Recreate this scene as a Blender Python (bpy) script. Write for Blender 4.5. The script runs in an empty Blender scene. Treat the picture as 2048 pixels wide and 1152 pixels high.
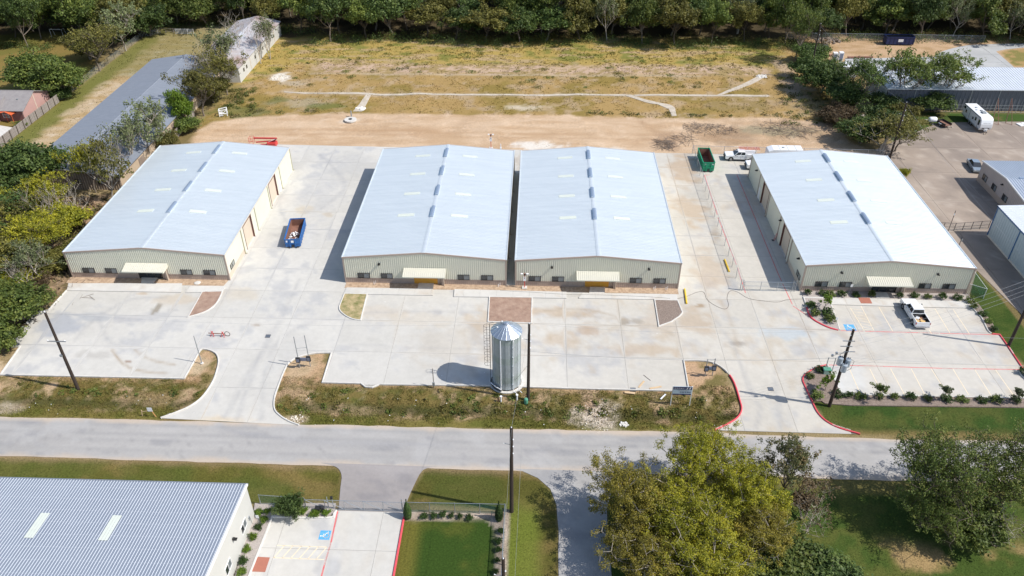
import bpy, bmesh, math, random
import numpy as np
from mathutils import Vector, Matrix
from mathutils.geometry import delaunay_2d_cdt
random.seed(7); RNG = np.random.default_rng(7)
S = bpy.context.scene
COL = S.collection
# ---------------------------------------------------------------- camera, sky, sun, exposure
CAMH = 69.0
RT = (0.9994038, 0.03450413, -0.00123245); UP = (-0.01902042, 0.5800107, 0.81438677); FW = (-0.02881454, 0.81387779, -0.58032117)
cd = bpy.data.cameras.new('camera'); cam = bpy.data.objects.new('camera', cd); COL.objects.link(cam)
cd.sensor_width = 36; cd.lens = 1580.023 * 36 / 2048; cd.clip_start = 1; cd.clip_end = 3000
cam.matrix_world = Matrix(((RT[0], UP[0], -FW[0], 0), (RT[1], UP[1], -FW[1], 0), (RT[2], UP[2], -FW[2], CAMH), (0, 0, 0, 1)))
S.camera = cam
SUN_EL, SUN_AZ = math.radians(48.4), math.radians(102.0)      # azimuth clockwise from +Y
w = bpy.data.worlds.new('World'); S.world = w; w.use_nodes = True
sky = w.node_tree.nodes.new('ShaderNodeTexSky'); sky.sky_type = 'NISHITA'; sky.sun_disc = False
sky.sun_elevation = SUN_EL; sky.sun_rotation = SUN_AZ
bg = w.node_tree.nodes['Background']; bg.inputs[1].default_value = 0.13
w.node_tree.links.new(sky.outputs[0], bg.inputs[0])
sl = bpy.data.lights.new('sun', 'SUN'); sl.energy = 4.3; sl.angle = math.radians(0.53); sl.color = (1, 0.955, 0.89)
so = bpy.data.objects.new('sun', sl); COL.objects.link(so)
sd = Vector((math.sin(SUN_AZ) * math.cos(SUN_EL), math.cos(SUN_AZ) * math.cos(SUN_EL), math.sin(SUN_EL)))
so.rotation_euler = sd.to_track_quat('Z', 'Y').to_euler(); so.location = (60, 0, 120)
S.view_settings.view_transform = 'Standard'; S.view_settings.look = 'None'; S.view_settings.gamma = 1
S.view_settings.exposure = 0.24; S.view_settings.use_curve_mapping = False
S.render.engine = 'CYCLES'
try:
    S.cycles.max_bounces = 6; S.cycles.transparent_max_bounces = 12
except Exception: pass

def g(u, v, z=0.0):
    """ground point of the survey grid: photograph coordinates to metres at height z"""
    a = (u - 1024) / 1580.023; b = (v - 576) / 1580.023
    d = [FW[i] + a * RT[i] - b * UP[i] for i in range(3)]
    t = (z - CAMH) / d[2]
    return (t * d[0], t * d[1])
def P(u, v, z=0.0):
    x, y = g(u, v, z); return Vector((x, y, z))
def G(pts, z=0.0): return [g(u, v, z) for u, v in pts]

# ---------------------------------------------------------------- noise painter (numpy)
def _h(ix, iy, s):
    x = np.sin(ix * 127.1 + iy * 311.7 + s * 74.7) * 43758.5453
    return x - np.floor(x)
def vn(p, sc, seed):
    q = p / sc; i = np.floor(q); f = q - i; f = f * f * (3 - 2 * f)
    a = _h(i[:, 0], i[:, 1], seed); b = _h(i[:, 0] + 1, i[:, 1], seed); c = _h(i[:, 0], i[:, 1] + 1, seed); d = _h(i[:, 0] + 1, i[:, 1] + 1, seed)
    return (a * (1 - f[:, 0]) + b * f[:, 0]) * (1 - f[:, 1]) + (c * (1 - f[:, 0]) + d * f[:, 0]) * f[:, 1]
def fbm(p, sc, seed, n=4):
    o = 0; a = 1; t = 0
    for k in range(n):
        o = o + a * vn(p, sc / 2 ** k, seed + k * 13); t += a; a *= .55
    return o / t
def sm(x, a, b): 
    t = np.clip((x - a) / (b - a), 0, 1); return t * t * (3 - 2 * t)
def sdist(p, poly):
    """signed distance, positive inside"""
    poly = np.asarray(poly, float); n = len(poly); d = np.full(len(p), 1e18); ins = np.zeros(len(p), bool)
    for i in range(n):
        a = poly[i]; b = poly[(i + 1) % n]; e = b - a; L = e @ e + 1e-12
        w_ = p - a; t = np.clip((w_ @ e) / L, 0, 1); q = w_ - t[:, None] * e
        d = np.minimum(d, (q ** 2).sum(1))
        c = ((a[1] <= p[:, 1]) != (b[1] <= p[:, 1]))
        with np.errstate(divide='ignore', invalid='ignore'):
            xx = a[0] + (p[:, 1] - a[1]) / (b[1] - a[1] + 1e-18) * e[0]
        ins ^= c & (p[:, 0] < xx)
    return np.where(ins, 1, -1) * np.sqrt(d)
def lerp(a, b, t): 
    a = np.asarray(a, float); b = np.asarray(b, float)
    return a + (b - a) * t[:, None]

# ---------------------------------------------------------------- mesh helpers
def link(o, parent=None):
    COL.objects.link(o)
    if parent is not None: o.parent = parent
    return o
def tag(o, label=None, cat=None, group=None, kind=None):
    if label: o['label'] = label
    if cat: o['category'] = cat
    if group: o['group'] = group
    if kind: o['kind'] = kind
    return o
def thing(name, label, cat, loc=(0, 0, 0), rz=0.0, group=None):
    o = bpy.data.objects.new(name, None); o.empty_display_size = .3; COL.objects.link(o)
    o.location = loc; o.rotation_euler = (0, 0, rz)
    return tag(o, label, cat, group)
def np_mesh(name, V, F, mat=None, col=None, smooth=False):
    """V (n,3), F list of int arrays (m,k) all same k, or list of such"""
    if isinstance(F, np.ndarray): F = [F]
    F = [f for f in F if len(f)]
    me = bpy.data.meshes.new(name)
    V = np.asarray(V, np.float32); me.vertices.add(len(V)); me.vertices.foreach_set('co', V.ravel())
    idx = np.concatenate([f.ravel() for f in F]).astype(np.int32)
    tot = np.concatenate([np.full(len(f), f.shape[1]) for f in F]).astype(np.int32)
    st = np.concatenate([[0], np.cumsum(tot)[:-1]]).astype(np.int32)
    me.loops.add(len(idx)); me.loops.foreach_set('vertex_index', idx)
    me.polygons.add(len(tot)); me.polygons.foreach_set('loop_start', st); me.polygons.foreach_set('loop_total', tot); me.polygons.foreach_set('use_smooth', np.full(len(tot), smooth, bool))
    if smooth: me.polygons.foreach_set('use_smooth', np.ones(len(tot), bool))
    me.update(calc_edges=True)
    if col is not None:
        ca = me.color_attributes.new('col', 'FLOAT_COLOR', 'POINT')
        c4 = np.ones((len(V), 4), np.float32); c4[:, :3] = np.clip(col, 0, 1); ca.data.foreach_set('color', c4.ravel())
    if mat: me.materials.append(mat)
    me.validate()
    return me
class MB:
    def __init__(s): s.v = []; s.f = []
    def add(s, vs, fs):
        b = len(s.v); s.v += [tuple(x) for x in vs]; s.f += [[b + i for i in f] for f in fs]; return s
    def box(s, x0, x1, y0, y1, z0, z1):
        return s.add([(x0, y0, z0), (x1, y0, z0), (x1, y1, z0), (x0, y1, z0), (x0, y0, z1), (x1, y0, z1), (x1, y1, z1), (x0, y1, z1)],
                     [(3, 2, 1, 0), (4, 5, 6, 7), (0, 1, 5, 4), (1, 2, 6, 5), (2, 3, 7, 6), (3, 0, 4, 7)])
    def cbox(s, c, d): return s.box(c[0] - d[0] / 2, c[0] + d[0] / 2, c[1] - d[1] / 2, c[1] + d[1] / 2, c[2] - d[2] / 2, c[2] + d[2] / 2)
    def prism(s, poly, h0, h1, axis='z'):
        """polygon (ccw) extruded along axis; axis y: poly in (x,z); axis x: poly in (y,z)"""
        n = len(poly)
        def m(p, h): return (p[0], p[1], h) if axis == 'z' else ((p[0], h, p[1]) if axis == 'y' else (h, p[0], p[1]))
        vs = [m(p, h0) for p in poly] + [m(p, h1) for p in poly]
        return s.add(vs, [list(range(n))[::-1], list(range(n, 2 * n))] + [(i, (i + 1) % n, n + (i + 1) % n, n + i) for i in range(n)])
    def tube(s, pts, r, n=6, r1=None, caps=True):
        pts = [Vector(p) for p in pts]; m = len(pts); b = len(s.v); prev = None
        for i, p in enumerate(pts):
            d = (pts[min(i + 1, m - 1)] - pts[max(i - 1, 0)]).normalized()
            if prev is None: a = d.orthogonal().normalized()
            else:
                a = prev - d * prev.dot(d); a = a.normalized() if a.length > 1e-6 else d.orthogonal().normalized()
            prev = a; c = d.cross(a); rr = r if r1 is None else r + (r1 - r) * i / max(1, m - 1)
            for k in range(n):
                t = 2 * math.pi * k / n; s.v.append(tuple(p + (a * math.cos(t) + c * math.sin(t)) * rr))
        for i in range(m - 1):
            for k in range(n):
                s.f.append([b + i * n + k, b + i * n + (k + 1) % n, b + (i + 1) * n + (k + 1) % n, b + (i + 1) * n + k])
        if caps: s.f.append([b + k for k in range(n)][::-1]); s.f.append([b + (m - 1) * n + k for k in range(n)])
        return s
    def lathe(s, prof, c=(0, 0, 0), n=16, axis='z', caps=True):
        b = len(s.v)
        for r, h in prof:
            for k in range(n):
                t = 2 * math.pi * k / n; x, y = r * math.cos(t), r * math.sin(t)
                q = (x, y, h) if axis == 'z' else ((x, h, y) if axis == 'y' else (h, x, y))
                s.v.append((c[0] + q[0], c[1] + q[1], c[2] + q[2]))
        for i in range(len(prof) - 1):
            for k in range(n):
                s.f.append([b + i * n + k, b + i * n + (k + 1) % n, b + (i + 1) * n + (k + 1) % n, b + (i + 1) * n + k])
        if caps: s.f.append([b + k for k in range(n)][::-1]); s.f.append([b + (len(prof) - 1) * n + k for k in range(n)])
        return s
    def quad(s, a, b, c, d): return s.add([a, b, c, d], [(0, 1, 2, 3)])
    def build(s, name, mat, parent=None, bevel=0, smooth=False, loc=None, fix=True):
        me = bpy.data.meshes.new(name); me.from_pydata(s.v, [], s.f)
        if mat: me.materials.append(mat)
        if fix:
            bm = bmesh.new(); bm.from_mesh(me); bmesh.ops.recalc_face_normals(bm, faces=bm.faces)
            if bevel: bmesh.ops.bevel(bm, geom=[e for e in bm.edges if len(e.link_faces) == 2 and e.calc_face_angle(0) > .5], offset=bevel, segments=2, affect='EDGES', profile=.6, clamp_overlap=True)
            bm.to_mesh(me); bm.free()
        if smooth:
            for p in me.polygons: p.use_smooth = True
        o = bpy.data.objects.new(name, me); link(o, parent)
        if loc: o.location = loc
        return o
KIDS = {}
def copy_tree(o, parent=None):
    c = o.copy(); COL.objects.link(c); c.parent = parent
    for ch in o.children: copy_tree(ch, c)
    return c

# ---------------------------------------------------------------- materials
def mat(name, c=(.5, .5, .5), rough=.7, metal=0.0, c2=None, scale=1.0, bump=0.0, bscale=None, attr=False, spec=.5, detail=6, stretch=None, c3=None, rand=0, attr_var=.12):
    m = bpy.data.materials.new(name); m.use_nodes = True; nt = m.node_tree; N = nt.nodes; L = nt.links
    b = N['Principled BSDF']; b.inputs['Roughness'].default_value = rough; b.inputs['Metallic'].default_value = metal
    b.inputs['Specular IOR Level'].default_value = spec
    b.inputs['Base Color'].default_value = (*c, 1)
    tc = N.new('ShaderNodeTexCoord'); src = tc.outputs['Object']
    if stretch:
        mp = N.new('ShaderNodeMapping'); mp.inputs['Scale'].default_value = stretch; L.new(src, mp.inputs[0]); src = mp.outputs[0]
    out = None
    if attr:
        at = N.new('ShaderNodeAttribute'); at.attribute_name = 'col'; out = at.outputs['Color']
        no = N.new('ShaderNodeTexNoise'); no.inputs['Scale'].default_value = scale; no.inputs['Detail'].default_value = detail; no.inputs['Roughness'].default_value = .7; L.new(src, no.inputs[0])
        mr = N.new('ShaderNodeMapRange'); mr.inputs[1].default_value = .25; mr.inputs[2].default_value = .75; mr.inputs[3].default_value = 1 - attr_var; mr.inputs[4].default_value = 1 + attr_var; L.new(no.outputs[0], mr.inputs[0])
        mx = N.new('ShaderNodeVectorMath'); mx.operation = 'SCALE'; L.new(out, mx.inputs[0]); L.new(mr.outputs[0], mx.inputs['Scale']); out = mx.outputs[0]
    elif c2 is not None:
        no = N.new('ShaderNodeTexNoise'); no.inputs['Scale'].default_value = scale; no.inputs['Detail'].default_value = detail; no.inputs['Roughness'].default_value = .65; L.new(src, no.inputs[0])
        cr = N.new('ShaderNodeValToRGB'); e = cr.color_ramp.elements; e[0].position = .32; e[0].color = (*c, 1); e[1].position = .68; e[1].color = (*c2, 1)
        if c3 is not None: q = e.new(.8); q.color = (*c3, 1)
        L.new(no.outputs[0], cr.inputs[0]); out = cr.outputs[0]
    if rand:
        oi = N.new('ShaderNodeObjectInfo'); mr = N.new('ShaderNodeMapRange'); mr.inputs[3].default_value = 1 - rand; mr.inputs[4].default_value = 1 + rand; L.new(oi.outputs['Random'], mr.inputs[0])
        mx = N.new('ShaderNodeVectorMath'); mx.operation = 'SCALE'
        if out is None: mx.inputs[0].default_value = c
        else: L.new(out, mx.inputs[0])
        L.new(mr.outputs[0], mx.inputs['Scale']); out = mx.outputs[0]
    if out is not None: L.new(out, b.inputs['Base Color'])
    if bump:
        n2 = N.new('ShaderNodeTexNoise'); n2.inputs['Scale'].default_value = bscale or scale * 4; n2.inputs['Detail'].default_value = 5; L.new(src, n2.inputs[0])
        bp = N.new('ShaderNodeBump'); bp.inputs['Strength'].default_value = bump; bp.inputs['Distance'].default_value = .05; L.new(n2.outputs[0], bp.inputs['Height']); L.new(bp.outputs[0], b.inputs['Normal'])
    return m
def leaf_mat(name, a, b_, c_, rnd=.25):
    m = bpy.data.materials.new(name); m.use_nodes = True; nt = m.node_tree; N = nt.nodes; L = nt.links
    p = N['Principled BSDF']; p.inputs['Roughness'].default_value = .55; p.inputs['Specular IOR Level'].default_value = .3
    ge = N.new('ShaderNodeNewGeometry'); tc = N.new('ShaderNodeTexCoord'); no = N.new('ShaderNodeTexNoise'); no.inputs['Scale'].default_value = .45; no.inputs['Detail'].default_value = 3
    L.new(tc.outputs['Object'], no.inputs[0])
    ad = N.new('ShaderNodeMath'); ad.operation = 'MULTIPLY_ADD'; ad.inputs[1].default_value = .45; L.new(ge.outputs['Random Per Island'], ad.inputs[0])
    mu = N.new('ShaderNodeMath'); mu.operation = 'MULTIPLY_ADD'; mu.inputs[1].default_value = 1.3; mu.inputs[2].default_value = -.36; L.new(no.outputs[0], mu.inputs[0]); L.new(mu.outputs[0], ad.inputs[2])
    cr = N.new('ShaderNodeValToRGB'); e = cr.color_ramp.elements; e[0].position = .15; e[0].color = (*a, 1); e[1].position = .85; e[1].color = (*c_, 1); q = e.new(.5); q.color = (*b_, 1)
    L.new(ad.outputs[0], cr.inputs[0])
    oi = N.new('ShaderNodeObjectInfo'); mr = N.new('ShaderNodeMapRange'); mr.inputs[3].default_value = 1 - rnd; mr.inputs[4].default_value = 1 + rnd; L.new(oi.outputs['Random'], mr.inputs[0])
    mx = N.new('ShaderNodeVectorMath'); mx.operation = 'SCALE'; L.new(cr.outputs[0], mx.inputs[0]); L.new(mr.outputs[0], mx.inputs['Scale'])
    L.new(mx.outputs[0], p.inputs['Base Color'])
    tr = N.new('ShaderNodeBsdfTranslucent'); L.new(mx.outputs[0], tr.inputs[0])
    ms = N.new('ShaderNodeMixShader'); ms.inputs[0].default_value = .3; L.new(p.outputs[0], ms.inputs[1]); L.new(tr.outputs[0], ms.inputs[2]); L.new(ms.outputs[0], N['Material Output'].inputs[0])
    return m
def see_through(name, c, alpha, rough=.5):
    m = bpy.data.materials.new(name); m.use_nodes = True; N = m.node_tree.nodes; L = m.node_tree.links
    p = N['Principled BSDF']; p.inputs['Base Color'].default_value = (*c, 1); p.inputs['Roughness'].default_value = rough
    t = N.new('ShaderNodeBsdfTransparent'); ms = N.new('ShaderNodeMixShader'); ms.inputs[0].default_value = alpha
    L.new(t.outputs[0], ms.inputs[1]); L.new(p.outputs[0], ms.inputs[2]); L.new(ms.outputs[0], N['Material Output'].inputs[0]); return m
M = {}
M['terrain'] = mat('terrain', attr=True, rough=.95, scale=5.0, bump=.9, bscale=4.0, spec=.1, attr_var=.5, detail=9)
M['concrete'] = mat('concrete', attr=True, rough=.85, scale=1.2, bump=.12, bscale=9, spec=.25, attr_var=.07, detail=8)
M['asphalt'] = mat('asphalt', attr=True, rough=.9, scale=2.5, bump=.3, bscale=30, spec=.25, attr_var=.07, detail=8)
M['kerb'] = mat('kerb_concrete', (.66, .64, .60), .85, c2=(.52, .50, .46), scale=1.5, bump=.1)
M['red_kerb'] = mat('red_kerb_paint', (.72, .06, .09), .6, c2=(.62, .10, .11), scale=3, bump=.1)
M['red_line'] = mat('red_line_paint', (.62, .10, .11), .7, c2=(.60, .24, .22), scale=2.2)
M['cream_line'] = mat('cream_line_paint', (.80, .68, .48), .7, c2=(.68, .58, .43), scale=2.2)
M['white_paint'] = mat('white_paint', (.82, .82, .80), .5, c2=(.74, .74, .72), scale=3)
M['blue_paint'] = mat('blue_floor_paint', (.06, .33, .62), .6, c2=(.16, .42, .66), scale=3)
M['roof_metal'] = mat('galvalume_roof', (.70, .75, .77), .40, .45, c2=(.77, .815, .83), scale=1.0, bump=.04, bscale=2, stretch=(.12, 1.6, 1))
M['roof_rib'] = mat('galvalume_light', (.80, .83, .86), .5, .1)
M['skylight'] = mat('skylight_panel', (.63, .67, .60), .6, c2=(.59, .63, .56), scale=1)
M['cream_wall'] = mat('cream_wall_metal', (.70, .69, .575), .5, c2=(.66, .65, .545), scale=.6, spec=.4)
M['tan'] = mat('tan_trim_metal', (.42, .335, .28), .5, c2=(.39, .31, .26), scale=.8, spec=.4)
M['tan_light'] = mat('light_tan_metal', (.62, .53, .42), .5, c2=(.59, .50, .40), scale=.8, spec=.4)
M['brown'] = mat('brown_jamb', (.13, .05, .04), .5)
M['glass'] = mat('window_glass', (.03, .035, .04), .12, .0, spec=.8)
M['glass2'] = mat('window_blind_glass', (.16, .18, .19), .2, 0, spec=.8)
M['dark_frame'] = mat('bronze_frame', (.04, .035, .03), .4)
M['plywood'] = mat('plywood', (.66, .28, .035), .6, c2=(.58, .33, .03), scale=1.2, stretch=(.4, 1, 2))
M['black'] = mat('black_plastic', (.02, .02, .02), .5)
M['dark_steel'] = mat('dark_steel', (.06, .06, .065), .45, .5)
M['galv'] = mat('galvanised_steel', (.50, .53, .56), .4, .7, c2=(.40, .43, .46), scale=2)
M['steel_post'] = mat('grey_post', (.33, .35, .36), .5, .3)
M['pole_wood'] = mat('creosote_wood', (.028, .020, .016), .85, c2=(.055, .038, .029), scale=1, stretch=(6, 6, .4), bump=.3)
M['wood'] = mat('weathered_wood', (.34, .30, .27), .85, c2=(.22, .19, .17), scale=1.5, stretch=(3, 3, .4), rand=.2)
M['new_wood'] = mat('pale_lumber', (.62, .46, .28), .75, c2=(.54, .38, .22), scale=2)
M['mulch'] = mat('mulch', (.17, .125, .10), .95, c2=(.30, .24, .20), scale=5, bump=1, bscale=9, detail=9)
M['gravel'] = mat('grey_gravel', (.33, .29, .27), .95, c2=(.46, .41, .37), scale=7, bump=1, bscale=10)
M['soil'] = mat('orange_soil', (.30, .20, .13), .95, c2=(.56, .42, .29), scale=2.2, bump=1, bscale=5, detail=9)
M['redsoil'] = mat('red_brown_soil', (.27, .17, .125), .95, c2=(.40, .28, .21), scale=1.3, bump=1, bscale=4, detail=9)
M['weedsoil'] = mat('weedy_soil', (.16, .17, .05), .95, c2=(.50, .38, .22), scale=1.3, bump=1, bscale=5, detail=9)
M['caliche'] = mat('white_caliche', (.58, .50, .40), .9, c2=(.74, .68, .58), scale=1.2, bump=.5, bscale=4)
M['white_gravel'] = mat('white_rubble', (.80, .79, .76), .9, c2=(.60, .57, .52), scale=2, bump=.8, bscale=6)
M['brick_red'] = mat('red_ramp_paver', (.40, .15, .10), .8, c2=(.36, .14, .095), scale=3, bump=.3, bscale=30)
M['bark'] = mat('grey_bark', (.24, .20, .16), .9, c2=(.14, .11, .085), scale=2, bump=.3)
M['pale_bark'] = mat('pale_bark', (.52, .47, .40), .85, c2=(.36, .31, .26), scale=2, bump=.2)
M['dark_bark'] = mat('dark_bark', (.08, .065, .05), .9, c2=(.12, .095, .07), scale=2, bump=.3)
M['white_car'] = mat('white_car_paint', (.80, .81, .82), .25, 0, spec=.6)
M['tyre'] = mat('tyre_rubber', (.02, .02, .02), .8)
M['rim'] = mat('alloy_rim', (.45, .46, .48), .35, .8)
M['red_lamp'] = mat('red_lens', (.45, .02, .02), .2)
M['clear_lamp'] = mat('clear_lens', (.7, .72, .74), .15)
M['blue_bin'] = mat('blue_container_paint', (.02, .11, .34), .45, c2=(.035, .16, .42), scale=1.2, bump=.1)
M['green_bin'] = mat('green_container_paint', (.0, .24, .12), .45, c2=(.01, .30, .16), scale=1.2, bump=.1)
M['navy_bin'] = mat('navy_container_paint', (.008, .02, .09), .45, c2=(.015, .03, .12), scale=1.2, bump=.1)
M['rust'] = mat('rusty_steel', (.15, .075, .05), .8, c2=(.28, .14, .10), scale=1.2, bump=.3, c3=(.12, .05, .035))
M['plastic_white'] = mat('white_plastic', (.80, .81, .82), .45)
M['red_paint'] = mat('red_machine_paint', (.62, .06, .05), .4, c2=(.55, .05, .05), scale=2)
M['yellow'] = mat('yellow_paint', (.78, .52, .04), .5)
M['green_box'] = mat('utility_green', (.10, .30, .20), .5)
M['shingle'] = mat('grey_shingle', (.185, .21, .25), .85, c2=(.225, .25, .295), scale=.6, bump=.25, bscale=6, stretch=(1, 4, 1))
M['shingle2'] = mat('brown_grey_shingle', (.24, .22, .22), .9, c2=(.30, .28, .27), scale=1.2, bump=.3, bscale=8)
M['pink'] = mat('pink_siding', (.50, .31, .27), .7, c2=(.46, .28, .25), scale=1)
M['red_brick'] = mat('maroon_brick', (.22, .10, .09), .85, c2=(.28, .13, .115), scale=6)
M['beige_wall'] = mat('beige_siding', (.56, .45, .33), .7, c2=(.46, .36, .26), scale=.8)
M['dim_wall'] = mat('brown_board_siding', (.30, .24, .19), .8, c2=(.22, .17, .14), scale=.8)
M['rusty_roof'] = mat('rust_streaked_roof', (.62, .66, .70), .5, .3, c2=(.42, .30, .26), scale=.22, stretch=(1, .5, 1), detail=8)
M['white_roof'] = mat('white_roof_metal', (.70, .73, .76), .45, .2, c2=(.64, .67, .71), scale=.4)
M['white_wall'] = mat('white_stucco', (.56, .555, .52), .7, c2=(.53, .525, .49), scale=.5)
M['grey_wall'] = mat('pale_blue_grey_wall', (.44, .51, .55), .6, c2=(.40, .47, .51), scale=.6)
M['blue_trim'] = mat('blue_trim', (.03, .12, .28), .4)
M['mauve_wall'] = mat('mauve_grey_wall', (.46, .40, .38), .6, c2=(.42, .37, .35), scale=.6)
M['char_wall'] = mat('charcoal_metal_wall', (.13, .14, .17), .5, .2)
M['chain'] = see_through('chain_link_wire', (.42, .46, .46), .16)
M['green_chain'] = see_through('green_vinyl_chain_link', (.06, .20, .14), .42)
M['lf_dark'] = leaf_mat('leaves_dark_green', (.035, .060, .016), (.078, .125, .032), (.16, .21, .052))
M['lf_mid'] = leaf_mat('leaves_mid_green', (.052, .080, .018), (.115, .160, .034), (.23, .26, .055))
M['lf_olive'] = leaf_mat('leaves_olive', (.068, .070, .018), (.14, .135, .032), (.25, .225, .055))
M['lf_yellow'] = leaf_mat('leaves_yellow_green', (.10, .11, .013), (.27, .275, .022), (.50, .45, .035), .12)
M['lf_gold'] = leaf_mat('leaves_golden_olive', (.085, .078, .016), (.19, .17, .028), (.38, .31, .045), .12)
M['lf_rusty'] = leaf_mat('leaves_rusty_green', (.06, .075, .03), (.12, .135, .05), (.26, .19, .09), .1)
M['lf_bright'] = leaf_mat('leaves_bright_green', (.06, .11, .01), (.13, .21, .02), (.23, .32, .04), .1)
M['lf_pale'] = leaf_mat('leaves_pale_green', (.06, .075, .035), (.11, .13, .06), (.18, .20, .10))
M['lf_brown'] = leaf_mat('leaves_brown', (.06, .042, .022), (.11, .075, .04), (.16, .12, .06))
M['lf_shrub'] = leaf_mat('shrub_leaves', (.018, .040, .010), (.045, .085, .018), (.10, .16, .03))
M['twig'] = mat('dry_brush', (.16, .12, .09), .95, c2=(.26, .21, .17), scale=3)
# ================================================================ traced outlines of the ground (survey coordinates)
def cr(pts, n=4):
    p = [Vector(q) for q in pts]; out = []
    for i in range(len(p) - 1):
        a = p[max(i - 1, 0)]; b = p[i]; c = p[i + 1]; d = p[min(i + 2, len(p) - 1)]
        for k in range(n):
            t = k / n; q = .5 * ((2 * b) + (c - a) * t + (2 * a - 5 * b + 4 * c - d) * t * t + (3 * b - a - 3 * c + d) * t ** 3); out.append((q.x, q.y))
    out.append((p[-1].x, p[-1].y)); return out
D1L = cr(G([(398, 706.6), (404, 699.6), (419, 701), (433, 709), (437.5, 725), (431, 752), (421, 773), (404, 796), (380, 814), (350, 827), (322, 837)]))
D1R = cr(G([(598, 851), (577, 843), (560, 832), (549.5, 819.5), (549, 798), (558, 770), (570, 740), (580, 725), (601, 714), (631, 707.5), (663, 706.5)]))
MIDF = G([(645, 766), (722, 768), (731, 775), (745, 776), (759, 770), (980, 772.5), (1160, 778.5), (1377.5, 783.5), (1367, 722)])
D2L = cr(G([(1367, 722), (1409, 723), (1434, 730), (1455, 746.5), (1468.6, 768), (1479, 801), (1483, 819.5), (1476, 834.6), (1458, 847.5), (1429, 861)]))
D2R = cr(G([(1719.6, 869), (1680, 857.5), (1652.8, 843.8), (1634.6, 825.6), (1622.4, 801), (1610, 774), (1605, 760), (1612, 748.6), (1634.6, 736), (1654.3, 730.8)]))
RE = G([(2046, 740), (2012.7, 690), (1999, 670.6), (1984, 669)]) + cr(G([(1984, 669), (1974.8, 661.5), (1962.6, 637), (1944.4, 617.5), (1938, 604.4)]), 3)[1:]
LL = G([(133.6, 582), (97.2, 621.5), (73, 627), (10.6, 693.5), (41, 694.4), (1.5, 750.6), (369, 758.2)])
LOT = LL + D1L + D1R + MIDF + D2L[1:] + D2R + G([(1683, 790.6), (2110, 799), (2085, 762)]) + RE + [(63.9, 95.6), (63.9, 134.4), (52, 134.4), (52, 143.4), (26, 143.6), (-60, 145.2), (-60, 134.3), (-70.9, 134.3), (-70.9, 96.0)]
ISL = [
    ('left_planter', cr(G([(405.5, 584.4), (445, 583.5)]), 1) + cr(G([(443, 590), (434.4, 606.3), (422, 618.5), (404, 627.6), (376.7, 635.5)]), 3), 'redsoil'),
    ('weedy_planter', cr(G([(689, 588.6), (734.4, 589.5), (721.4, 641.8)]), 1) + cr(G([(717, 641.5), (704, 638.7), (690, 631.6), (680, 622), (679, 614)]), 3), 'weedsoil'),
    ('middle_planter', G([(979, 594.5), (1064, 595.8), (1062.5, 647.8), (976, 644.8)]), 'redsoil'),
    ('mulch_planter', G([(1309, 600.8), (1354.7, 602.3), (1364.7, 626.6), (1359, 633.6), (1342.5, 644.8), (1317.6, 654)]), 'mulch'),
    ('shrub_planter', G([(1607, 597), (1657, 597.7), (1679, 661.5)]) + cr(G([(1676, 661.5), (1652.8, 654.5), (1622.4, 637), (1613, 616)]), 3), 'gravel'),
    ('corner_planter', cr(G([(1654.3, 731.8), (1634.6, 737), (1612, 749.6), (1606.5, 760), (1611, 774), (1623, 801)]), 3) + G([(1630, 803), (1695, 805), (1683, 790.6)]), 'mulch'),
]
BLD = {1: (-70.83, -46.56), 2: (-28.68, -4.27), 3: (-2.92, 21.51), 4: (39.59, 63.90)}
YF, YR, HE, HR = 97.33, 134.05, 4.67, 5.71

# ================================================================ painting the ground
def blobs(p, c, lst):
    for (u, v, rx, ry, colr, st) in lst:
        x, y = g(u, v); d = ((p[:, 0] - x) / rx) ** 2 + ((p[:, 1] - y) / ry) ** 2
        d = np.sqrt(d) + (fbm(p, 1.6, u * .1, 3) - .5) * 1.3
        c = lerp(c, colr, st * (1 - sm(d, .45, 1.05)))
    return c
def tracks(p, c, lst):
    for (pts, wd, colr, st) in lst:
        q = np.array(cr(G(pts), 5)); d = np.full(len(p), 1e9)
        for i in range(len(q) - 1):
            a = q[i]; e = q[i + 1] - a; L = e @ e + 1e-9; w_ = p - a; t = np.clip((w_ @ e) / L, 0, 1); d = np.minimum(d, ((w_ - t[:, None] * e) ** 2).sum(1))
        d = np.sqrt(d); k = np.exp(-(d / wd) ** 2) * (.35 + fbm(p, 1.2, wd * 9, 3))
        c = lerp(c, colr, np.clip(st * k, 0, 1))
    return c
ZN = ['ground', 'woodland_floor', 'overgrown_field', 'dirt_yard', 'grass_verge', 'lawn', 'bare_soil']
FIELD = G([(540, 82), (620, 73), (760, 79), (1000, 79), (1300, 77), (1545, 80), (1600, 110), (1640, 160), (1690, 235), (1720, 290), (1400, 305), (385, 292), (400, 240), (470, 170)])
OVER = G([(540, 80), (620, 72), (760, 79), (1000, 79), (1300, 77), (1550, 80), (1575, 125), (1540, 140), (1000, 132), (600, 130), (470, 170), (500, 120)])
SOILB = G([(640, 122), (900, 130), (1100, 128), (1540, 132), (1550, 152), (1000, 149), (620, 146)])
DIRT = G([(380, 295), (395, 262), (425, 243), (520, 232), (700, 226), (900, 229), (1200, 232), (1350, 236), (1560, 236), (1660, 246), (1705, 285), (1770, 312), (1760, 345), (1480, 345), (1300, 340), (600, 335), (370, 330)])
NVL = G([(-60, 838), (0, 836), (322, 839), (404, 796), (437, 725), (419, 701), (398, 706), (369, 758), (1, 750), (-60, 750)])
NVM = G([(549, 790), (560, 755), (580, 725), (631, 707), (663, 706), (645, 766), (1377, 783), (1367, 722), (1434, 730), (1479, 800), (1476, 834), (1429, 862), (1150, 860), (600, 853), (549, 820)])
NVR = G([(1622, 800), (1700, 806), (2150, 812), (2150, 878), (1719, 870), (1652, 843)])
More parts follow.
